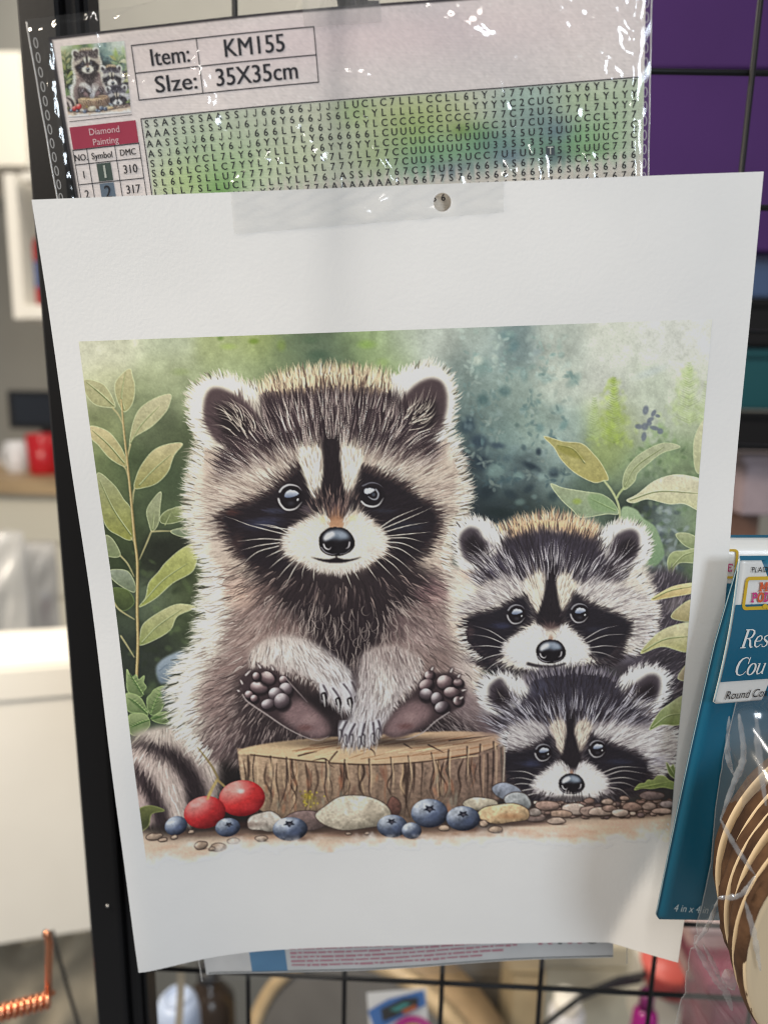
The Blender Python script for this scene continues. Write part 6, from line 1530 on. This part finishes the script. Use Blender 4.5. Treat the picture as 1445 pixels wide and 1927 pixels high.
# the print
NA, NB = 940, 840
sa_, tb_ = np.meshgrid(np.linspace(0, 1, NA), np.linspace(0, 1, NB))
A_ = 8.0+196.2*sa_; B_ = 41.3+193.2*tb_
Dm = paper_d(A_, B_)-.085
DA_, DB_ = paper_pull(A_, B_)
P = np.array(PO)[None, None]+((A_+DA_)[..., None]*np.array(PA)+(B_+DB_)[..., None]*np.array(PB)+Dm[..., None]*np.array(PN))*MM
INKED = np.clip(artboard(sa_, tb_), 0, 1)
bare = artboard_bare(sa_, tb_) > .985
o = under(fast_grid('print', P, ink_mat('picture_ink', .62, spec=.3), ~(bare[:-1, :-1] & bare[1:, :-1] & bare[1:, 1:] & bare[:-1, 1:])), t_sheet)
o['label'] = 'watercolour print of three raccoons with a stump, cherries and blueberries'
point_colours(o, np.clip(to_linear(INKED).reshape(-1, 3)*.80/REF, 0, .80))

# clear tape across the top edge
def tape_fn(u, v):
    a = 59.4+80.6*u; b = -.9+(12.6-3.2*u)*v
    return sheet(a, b, .20+.10*math.sin(a*.7+b)*math.sin(b*.9)+1.15*math.exp(-((a-103+.7*(b-4))/2.4)**2)*math.exp(-((b-4.5)/1.7)**2)+.8*math.exp(-((a-98.5)/2.0)**2)*math.exp(-((b-6.6)/1.3)**2)+.35*math.exp(-((b-9.2+.04*(a-60))/.9)**2)*(.5+.5*math.sin(a*.33))+.3*math.exp(-((a-72)/3)**2)*math.exp(-((b-4)/1.5)**2))
TU, TV = np.linspace(0, 1, 170), np.linspace(0, 1, 34)
def punched(i, j):
    u, v = (TU[i]+TU[i+1])/2, (TV[j]+TV[j+1])/2
    return (59.4+80.6*u-HA)**2+(-.9+(12.6-3.2*u)*v-HB)**2 < (HR+.1)**2
o = grid_mesh('clear_tape', tape_fn, TU, TV, film_mat('tape_film_matte', (.992, .99, .982), .14, base=.05, haze=.02), None, punched)
tag(o, 'strip of clear tape along the top edge of the printed sheet', 'tape')

# ================================================================ coaster packs at the right
def camp(px, py, z): return CAM_AT+ray(px, py)*z           # a point z metres along the view axis
K0, K1 = camp(1391, 1050, .228), camp(1240, 1730, .259)
KV = (K1-K0).normalized()
KU = WM @ Vector((.9954, .060, .10)); KU = (KU-KV*KU.dot(KV)).normalized(); KN = KU.cross(KV)
KH = (K1-K0).length*1000
M_TEAL = mat('teal_card', (.003, .112, .200), .38, var=.05, scale=20, coat=.25)
M_CARDW = mat('white_header', (.74, .74, .72), .35, coat=.2)
M_EDGE = mat('scuffed_edge', (.30, .40, .44), .6)
t_co = thing('coaster_pack', 'teal carded bag of round wood coasters overlapping the sheet corner', 'craft pack', None, K1)
def card(u, v, d=0.0):
    bow = 2.2*math.sin(min(1, max(0, v/KH))*math.pi)*-.5
    return K0+(KU*u+KV*v-KN*(d+bow))*MM
def rounded(x0, y0, x1, y1, r, n=6):
    pts = []
    for cx_, cy_, a0 in ((x0+r, y0+r, 180), (x1-r, y0+r, 270), (x1-r, y1-r, 0), (x0+r, y1-r, 90)): pts += arc(cx_, cy_, r, r, a0, a0+90, n)
    return pts
# backing card, narrow at the fold and wider below
def card_edge(v): return .0
under(grid_mesh('backing_card', lambda u, v: card(-1.6*min(1, v/30)+u*112+(1.6*max(0, 1-(KH-v)/1.6) if u == 0 else 0), v), np.linspace(0, 1, 24), np.r_[np.linspace(0, KH-2, 40), KH-1, KH-.3, KH], M_TEAL), t_co)
bpy.data.objects['backing_card'].modifiers.new('thickness', 'SOLIDIFY').thickness = .0005
tube('card_edge', [card(-1.6*min(1, v/30), v, .05) for v in np.linspace(0, KH-2, 60)], .00013, M_EDGE, t_co, 6)
# header flap folded over the front, its right side turned away
H0 = camp(1391.5, 1052, .2262); H1 = camp(1342, 1325, .2362); HV = (H1-H0).normalized(); HH = (H1-H0).length*1000
HU = WM @ Vector((.954, .0246, .30)); HU = (HU-HV*HU.dot(HV)).normalized(); HN = HU.cross(HV)
def head_(u, v, d=0.0): return H0+(HU*u+HV*v-HN*(d+1.2*math.sin(math.pi*min(1, max(0, v/HH)))+.8*math.exp(-((v)/2)**2)*0))*MM
k1, k2 = HH*.298, HH*.835                                        # white / teal / white bands
under(grid_mesh('header_flap', lambda u, v: head_(u+(.9 if v > HH-.6 and u < 1 else 0), v), np.linspace(0, 96, 30), np.r_[np.linspace(0, HH-.6, 30), HH], M_CARDW), t_co)
bpy.data.objects['header_flap'].modifiers.new('thickness', 'SOLIDIFY').thickness = .0006
t_flap = bpy.data.objects['header_flap']
k = Ink(); k.rect(.25, k1, 96, k2, 30, 20); k.lay('teal_band', lambda u, v: head_(u, v, .35), M_TEAL, t_flap)
k = Ink(); k.rect(-.2, -1.0, 96, .35, 30); k.lay('fold_edge', lambda u, v: head_(u, v, .3-.5*max(0, -v)), M_TEAL, t_flap)
tube('flap_edge', [head_(-.05, v, 0) for v in np.linspace(0, HH-1, 40)], .00025, M_EDGE, t_flap, 6)
hd = lambda d: (lambda u, v: head_(u, v, d))
M_PRINTK = mat('black_print', (.02, .02, .02), .4)
# header lettering, in the header's own millimetres
def hxy(px, py):   # where a frame position lands on the header
    d = ray(px, py); n_ = HN; tt = (H0-CAM_AT).dot(n_)/d.dot(n_); p = CAM_AT+d*tt-H0; return p.dot(HU)*1000, p.dot(HV)*1000
x0, y1 = hxy(1410, 1076); x1, _ = hxy(1441, 1074); _, y0 = hxy(1410, 1066)
k = Ink(); k.text('PLAID', x0, y1, y1-y0, x1-x0, bold=.0); k.lay('maker_name', hd(.5), M_PRINTK, t_flap)
(ax0, ay0), (ax1, ay1) = hxy(1401, 1087), hxy(1400, 1142); bw = 24.0
k = Ink(); rp_ = rounded(ax0, ay0, ax0+bw, ay1, 1.2); k.ribbon(rp_+[rp_[0], rp_[1]], 1.15); k.lay('yellow_frame', hd(.5), mat('yellow_ink', (.62, .40, .02), .4), t_flap)
# slab lettering built from strokes
def slab(k, ch, x, y, h, w_):
    S = h*.20
    def R(a, b, c, d): k.rect(x+a*w_, y-h+b*h, x+c*w_, y-h+d*h)
    if ch in 'PD':
        R(.12, 0, .36, 1); R(0, 0, .5, .13); R(0, .87, .5, 1)
        ry = .28 if ch == 'P' else .44; cy_ = .30 if ch == 'P' else .5
        k.ribbon([(x+.4*w_, y-h+.07*h)]+[(x+(.46+.36*math.cos(math.radians(a)))*w_, y-h+(cy_+ry*math.sin(math.radians(a))*.86)*h) for a in range(-70, 80, 15)]+[(x+.4*w_, y-h+(cy_+ry*.86)*h)], S)
    elif ch == 'O': p = [(x+(.5+.40*math.cos(a))*w_, y-h+(.5+.42*math.sin(a))*h) for a in np.linspace(0, 2*math.pi, 25)]; k.ribbon(p, S*1.1)
    elif ch == 'M':
        R(.06, 0, .26, 1); R(.74, 0, .94, 1); R(-.04, .87, .36, 1); R(.64, .87, 1.04, 1); R(-.04, 0, .3, .13); R(.7, 0, 1.04, .13)
        k.ribbon([(x+.2*w_, y-h), (x+.5*w_, y-h*.25)], S*.9); k.ribbon([(x+.8*w_, y-h), (x+.5*w_, y-h*.25)], S*.9)
    elif ch == 'E':
        R(.12, 0, .36, 1); R(0, 0, .95, .16); R(0, .84, .95, 1); R(.3, .43, .72, .57); R(.8, 0, .95, .3); R(.8, .7, .95, 1)
(mx0, my0), (_, my1) = hxy(1425, 1094), hxy(1425, 1111)
for i, (ch, c_) in enumerate((('M', (.62, .10, .03)), ('O', (.55, .04, .20)), ('D', (.62, .10, .03)))):
    k = Ink(); slab(k, ch, mx0+i*3.5, my1, my1-my0, 3.3); k.lay('logo_letter', hd(.55), mat('logo_%d' % (i % 2), c_, .4), t_flap)
(px0, py0), (_, py1) = hxy(1409, 1113), hxy(1409, 1131)
for i, (ch, c_) in enumerate((('P', 1), ('O', 0), ('D', 1))):
    k = Ink(); slab(k, ch, px0+i*2.5, py1, py1-py0, 2.4); k.lay('logo_letter', hd(.55), mat('logo_%d' % c_, (.5, .03, .2), .4), t_flap)
k = Ink(); k.poly(arc(ax0+bw*.36, ay1-.6, 1.1, .8, 0, 340, 10)); k.poly(arc(ax0+bw*.44, ay1-.1, 1.2, .9, 0, 340, 10)); k.lay('frame_flourish', hd(.62), mat('yellow_ink', (.62, .40, .02), .4), t_flap)
# big serif words
M_PRINTW = mat('white_print', (.78, .78, .76), .4)
def serif(k, ch, x, y, h):
    """italic old-style capitals and lower case; h is the cap height, x the left edge; returns the advance"""
    sl = .16; q = lambda a, b: (x+a*h+b*h*sl, y-b*h)
    if ch == 'R':
        k.ribbon([q(.16, 0), q(.16, 1)], h*.15); k.ribbon([q(0, .02), q(.34, .02)], h*.05); k.ribbon([q(0, .98), q(.42, .98)], h*.05)
        k.ribbon([q(.2, .98), q(.42, .97), q(.56, .9), q(.60, .76), q(.54, .6), q(.42, .52), q(.2, .50)], [h*.04, h*.06, h*.10, h*.14, h*.10, h*.06, h*.04])
        k.ribbon([q(.34, .5), q(.48, .40), q(.56, .16), q(.66, .02), q(.78, .04)], [h*.05, h*.11, h*.14, h*.10, h*.03]); return .76
    if ch == 'C':
        k.ribbon([q(.66, .66), q(.66, .84), q(.56, .95), q(.40, .985), q(.22, .92), q(.09, .74), q(.06, .5), q(.10, .26), q(.22, .08), q(.40, .015), q(.58, .06), q(.70, .22)], [h*.03, h*.04, h*.05, h*.06, h*.09, h*.14, h*.15, h*.14, h*.09, h*.06, h*.045, h*.03])
        k.ribbon([q(.68, .62), q(.68, 1.0)], h*.045); return .74
    if ch == 'e':
        k.ribbon([q(.09, .33), q(.40, .35), q(.44, .48), q(.38, .60), q(.26, .63), q(.13, .55), q(.07, .34), q(.12, .12), q(.26, .015), q(.38, .05), q(.48, .17)], [h*.04, h*.04, h*.09, h*.06, h*.05, h*.09, h*.12, h*.10, h*.07, h*.05, h*.03]); return .50
    if ch == 's':
        k.ribbon([q(.38, .48), q(.34, .60), q(.22, .63), q(.10, .56), q(.10, .44), q(.22, .35), q(.36, .26), q(.38, .12), q(.26, .015), q(.12, .03), q(.04, .18)], [h*.03, h*.05, h*.05, h*.08, h*.09, h*.12, h*.11, h*.09, h*.05, h*.05, h*.03]); return .44
    if ch == 'o':
        k.ribbon([q(.28+.22*math.cos(a), .32+.31*math.sin(a)) for a in np.linspace(0, 2*math.pi, 25)], [h*(.045+.085*abs(math.cos(a))) for a in np.linspace(0, 2*math.pi, 25)]); return .56
    if ch == 'u':
        k.ribbon([q(.0, .60), q(.12, .62), q(.12, .16), q(.20, .03), q(.32, .04), q(.44, .2)], [h*.04, h*.10, h*.12, h*.09, h*.05, h*.03]); k.ribbon([q(.36, .60), q(.47, .62), q(.47, .06), q(.56, .02)], [h*.04, h*.10, h*.12, h*.04]); return .60
for word, (bx, by), (_, ty) in (('Res', hxy(1384, 1216), hxy(1391, 1181)), ('Cou', hxy(1373, 1269), hxy(1382, 1234))):
    x = bx
    for ch in word:
        k = Ink(); adv = serif(k, ch, x, by, by-ty); k.lay('title_letter', hd(.62), M_PRINTW, t_flap); x += adv*(by-ty)
(rx0, ry1), (rx1, _), (_, ry0) = hxy(1361, 1315), hxy(1439, 1309), hxy(1364, 1299)
k = Ink(); k.text('Round Coa', rx0, ry1, ry1-ry0, rx1-rx0, slant=.12); k.lay('subtitle', hd(.5), mat('charcoal_print', (.03, .03, .035), .4), t_flap)
def cxy(px, py):
    d = ray(px, py); tt = (K0-CAM_AT).dot(KN)/d.dot(KN); p = CAM_AT+d*tt-K0; return p.dot(KU)*1000, p.dot(KV)*1000
(sx0, sy1), (sx1, sy1b), (_, sy0) = cxy(1265, 1713), cxy(1329, 1717), cxy(1266, 1700)
k = Ink(); k.text('4 in x 4 in', sx0, sy1, sy1-sy0, sx1-sx0, slant=.05, rot=math.atan2(sy1b-sy1, sx1-sx0)); k.lay('size_text', lambda u, v: card(u, v, .6), mat('pale_blue_print', (.55, .68, .74), .4), bpy.data.objects['backing_card'])

# the coasters: bark-edged discs, one behind the other
M_BARK = mat('bark_rim', (.034, .017, .010), .85, spec=.2, var=.45, scale=90, bump=.8, bscale=300, col2=(.095, .050, .026))
M_FACE = mat('coaster_face', (.66, .52, .34), .55, var=.12, scale=22, stretch=(1, 1, .25))
ck, ck2 = camp(1609, 1600, .2475), camp(1697, 1752, .2120)
LABELS = ['round bark rimmed coaster lying against the teal card, last in the stack', 'second bark rimmed coaster out from the teal card', 'third bark rimmed coaster out from the teal card', 'fourth bark rimmed coaster out from the teal card', 'fifth coaster from the teal card, just behind the foremost one', 'foremost round wood coaster of the stack, showing its pale cut face']
for i in range(6):
    wob = (0, 1.3, -.9, 1.0, -.6, 0)[i]; yo = (0, -.8, 1.2, -.5, 1.5, 0)[i]
    c = ck+(ck2-ck)*(i/5)+(KU*wob+KV*yo)*MM
    axd = (-KN+KU*(.02*(i % 3-1))+KV*.015*((i*2) % 3-1)).normalized()
    t = thing('wood_coaster', LABELS[i], 'coaster', 'coasters stacked in the bag', c)
    R_ = .0508
    rj = np.random.default_rng(50+i); V = []; Fc = []; seg = 96; pr = [(.978, 2.62), (.994, 2.3), (1.0, 1.2), (1.006, 0), (1.0, -1.2), (.994, -2.3), (.978, -2.62)]
    M3 = axd.to_track_quat('Z', 'Y').to_matrix(); nz = 1+.006*np.cumsum(rj.standard_normal(seg))/3
    nz = nz-np.linspace(0, nz[-1]-nz[0], seg)
    for f_, h_ in pr:
        for s_ in range(seg):
            a_ = 2*math.pi*s_/seg; rr = R_*f_*nz[s_]*(1+.003*rj.standard_normal()); V.append(c+M3 @ Vector((rr*math.cos(a_), rr*math.sin(a_), h_*MM)))
    for q in range(len(pr)-1):
        for s_ in range(seg): Fc.append((q*seg+s_, q*seg+(s_+1) % seg, (q+1)*seg+(s_+1) % seg, (q+1)*seg+s_))
    under(mesh_obj('bark', V, Fc, M_BARK), t)
    lathe('cut_edge', [(R_*.968, 2.70*MM), (R_*.992, 2.66*MM), (R_*1.010, 2.25*MM), (R_*1.010, 2.0*MM)], c, M_FACE, t, 96, axd)
    for sg in (1, -1):
        under(mesh_obj('face', [c+M3 @ Vector((0, 0, sg*2.66*MM))]+[c+M3 @ Vector((R_*.981*nz[s_]*math.cos(2*math.pi*s_/seg), R_*.981*nz[s_]*math.sin(2*math.pi*s_/seg), sg*2.65*MM)) for s_ in range(seg)], [(0, 1+s_, 1+(s_+1) % seg) for s_ in range(seg)], M_FACE), t)
# its bag: a crinkled clear sleeve hanging from the header round the coasters
rg = np.random.default_rng(31); wv = [(rg.uniform(.05, .28), rg.uniform(.02, .16), rg.uniform(0, 6.28), rg.uniform(.3, 1)) for _ in range(12)]
left = [(1325, 1384), (1420, 1362), (1520, 1346), (1620, 1336), (1700, 1318), (1760, 1300), (1850, 1284), (1940, 1264), (2010, 1258)]
lu = np.array([cxy(x, y)[0] for y, x in left]); lv = np.array([cxy(x, y)[1] for y, x in left])
def cxy_d(px, py, d):
    """a frame position carried to the sheet d mm in front of the card"""
    q = ray(px, py); o_ = K0-KN*(d*MM); tt = (o_-CAM_AT).dot(KN)/q.dot(KN); p = CAM_AT+q*tt-o_; return p.dot(KU)*1000, p.dot(KV)*1000
FOLDS = [[cxy_d(x, y, dd+22*(y < 1760)) for x, y in l]+[wd, ht] for l, dd, wd, ht in (
    ([(1392, 1345), (1400, 1425), (1380, 1480), (1358, 1546)], 10, 1.0, 2.0), ([(1358, 1546), (1388, 1600), (1424, 1650)], 12, .9, 1.8), ([(1424, 1650), (1394, 1690), (1350, 1692)], 14, .9, 1.6),
    ([(1350, 1692), (1334, 1740), (1307, 1778)], 8, .9, 1.8), ([(1307, 1778), (1335, 1825), (1362, 1862), (1378, 1905)], 8, 1.1, 2.2), ([(1322, 1776), (1344, 1820), (1352, 1840)], 9, .8, 1.6), ([(1374, 1350), (1371, 1420), (1382, 1462)], 6, .8, 1.4),
    ([(1420, 1340), (1428, 1420), (1440, 1510)], 22, .9, 1.8), ([(1366, 1820), (1376, 1860)], 10, 1.8, 2.6), ([(1300, 1840), (1340, 1850), (1370, 1842)], 6, 1.0, 1.8), ([(1286, 1850), (1300, 1900), (1330, 1925)], 4, 1.0, 1.6), ([(1400, 1870), (1390, 1900), (1410, 1930)], 14, 1.2, 2.0), ([(1402, 1440), (1398, 1500), (1410, 1560)], 16, .7, 1.2))]
wv2 = [(rg.uniform(.45, 1.3)*rg.choice([-1, 1]), rg.uniform(.35, 1.2), rg.uniform(0, 6.28), rg.uniform(.4, 1)) for _ in range(8)]
def sleeve(u, v):
    """u 0..1 from the left seam, v mm down the card"""
    xl = float(np.interp(v, lv, lu)); x = xl+u*(118-xl)
    body = sstep((v-lv[0])/35)*(1-.75*sstep((v-155)/40))
    e = min(1, u*6.5); d = .8+body*(46*math.sin(e*math.pi/2)**.75)
    fold = sum(k_*math.sin(p_*x+q_*v+f_) for p_, q_, f_, k_ in wv)
    d += .5*fold*(.25+e)*.6+1.2*abs(math.sin(.11*x+.035*v+1.0))**6*e+1.2*abs(math.sin(.07*x-.055*v+.4))**8*e
    patch = max(0.0, math.sin(.085*x+.06*v+.5)*math.sin(.05*v-.07*x+1.1)+.15)
    d += .48*patch*(.3+e)*sum(k_*math.sin(p_*x+q_*v+f_) for p_, q_, f_, k_ in wv2)
    for f_ in FOLDS:
        wd, ht = f_[-2], f_[-1]; best = 1e9
        for (ax_, ay_), (bx_, by_) in zip(f_[:-3], f_[1:-2]):
            ex, ey = bx_-ax_, by_-ay_; tt = min(1, max(0, ((x-ax_)*ex+(v-ay_)*ey)/(ex*ex+ey*ey+1e-9)))
            best = min(best, (x-ax_-tt*ex)**2+(v-ay_-tt*ey)**2)
        if best < 16*wd*wd: d += 1.25*ht*(1+.42*math.sin(v*.8+x*.5+ht*9)+.2*math.sin(v*1.7-x*1.3))*math.exp(-best/(wd*wd))
    return card(x, v, d)
sv = np.linspace(lv[0]-4, lv[-1], 210); su = np.r_[np.linspace(0, .26, 150), np.linspace(.27, 1, 50)]
under(grid_mesh('bag_sleeve', sleeve, su, sv, film_mat('sleeve_film', (.95, .955, .96), .12, base=.13, haze=.04)), t_co)
tube('bag_seam', [sleeve(0, v)+KN*-.0002 for v in sv], .00018, film_mat('seam_film', (.9, .92, .94), .1, haze=.12), t_co, 6)
# ribbons along the sleeve's folds: added whiter, glossier film paints in their glints
M_FOLD_GLINT = film_mat('fold_glint_film', (.90, .91, .93), .16, base=.26, haze=.16)
rgf = np.random.default_rng(8)
for l, dd, wd in (([(1392, 1345), (1401, 1425), (1382, 1480), (1358, 1546)], 30, 2.0), ([(1358, 1546), (1388, 1600), (1424, 1652)], 44, 1.2), ([(1424, 1652), (1396, 1688), (1352, 1694)], 46, 1.8), ([(1352, 1694), (1334, 1740), (1307, 1778)], 24, 1.6), ([(1307, 1778), (1335, 1825), (1362, 1862), (1376, 1900)], 14, 2.4), ([(1322, 1776), (1344, 1820), (1354, 1846)], 15, 1.4), ([(1374, 1350), (1371, 1420), (1382, 1462)], 22, 1.4), ([(1424, 1340), (1430, 1420), (1444, 1520)], 42, 1.6), ([(1364, 1822), (1378, 1862)], 18, 4.0), ([(1404, 1700), (1420, 1760), (1432, 1830)], 50, 1.4)):
    q = spl([cxy_d(x, y, dd) for x, y in l], 12, False); V = []; n = len(q)
    for i in range(n):
        t_ = q[min(i+1, n-1)]-q[max(i-1, 0)]; t_ = t_/np.linalg.norm(t_); nn = np.array([-t_[1], t_[0]]); w_ = wd*(.25+math.sin(math.pi*i/(n-1))**.7)*(.7+.5*rgf.random())/2
        up = .9*math.sin(i*.9)
        V += [card(q[i][0]+nn[0]*w_, q[i][1]+nn[1]*w_, dd+.2), card(q[i][0]+nn[0]*w_*.1, q[i][1]+nn[1]*w_*.1, dd+w_*.9+up*.4), card(q[i][0]-nn[0]*w_, q[i][1]-nn[1]*w_, dd+.2)]
    Fc = [(3*i+k_, 3*i+k_+1, 3*i+k_+4, 3*i+k_+3) for i in range(n-1) for k_ in (0, 1)]
    under(mesh_obj('fold_glint', V, Fc, M_FOLD_GLINT), bpy.data.objects['bag_sleeve'])

# a second pack behind it
Q0, Q1 = camp(1280, 1009, .250), camp(1255, 1330, .262)
QV = (Q1-Q0).normalized(); QU = PA.copy(); QU = (QU-QV*QU.dot(QV)).normalized(); QN = QU.cross(QV)
def back(u, v, d=0.0): return Q0+(QU*u+QV*v-QN*(d+14*0))*MM
for _ in range(1):
    QS = .0
t_q = thing('header_card', 'white and teal header card of another pack behind the coaster pack', 'header card', None, back(40, 60))
def qxy(px, py):
    d = ray(px, py); tt = (Q0-CAM_AT).dot(QN)/d.dot(QN); p = CAM_AT+d*tt-Q0; return p.dot(QU)*1000, p.dot(QV)*1000
(_, qb) = qxy(1375, 1097)
under(grid_mesh('card_front', lambda u, v: back(u, v), np.linspace(0, 80, 8), np.linspace(0, 66, 8), M_CARDW), t_q)
bpy.data.objects['card_front'].modifiers.new('thickness', 'SOLIDIFY').thickness = .0006
k = Ink(); k.rect(0, qb, 80, 66, 8); k.lay('teal_band', lambda u, v: back(u, v, .5), M_TEAL, bpy.data.objects['card_front'])
k = Ink(); k.rect(0, -.6, 80, .4, 8); k.lay('fold_edge', lambda u, v: back(u, v, .5), M_TEAL, bpy.data.objects['card_front'])
(fx0, fy0), (fx1, fy1) = qxy(1386, 1035), qxy(1379, 1086)
k = Ink(); rp_ = rounded(fx0-24, fy0, fx0, fy1, 1.2); k.ribbon(rp_+[rp_[0], rp_[1]], .9); k.lay('yellow_frame', lambda u, v: back(u, v, .5), mat('yellow_ink', (.62, .40, .02), .4), bpy.data.objects['card_front'])
(ex0, ey0), (ex1, ey1) = qxy(1366, 1060), qxy(1376, 1075)
k = Ink(); slab(k, 'E', ex0, ey1, ey1-ey0, ex1-ex0); k.lay('logo_letter', lambda u, v: back(u, v, .55), mat('logo_1', (.5, .03, .2), .4), bpy.data.objects['card_front'])
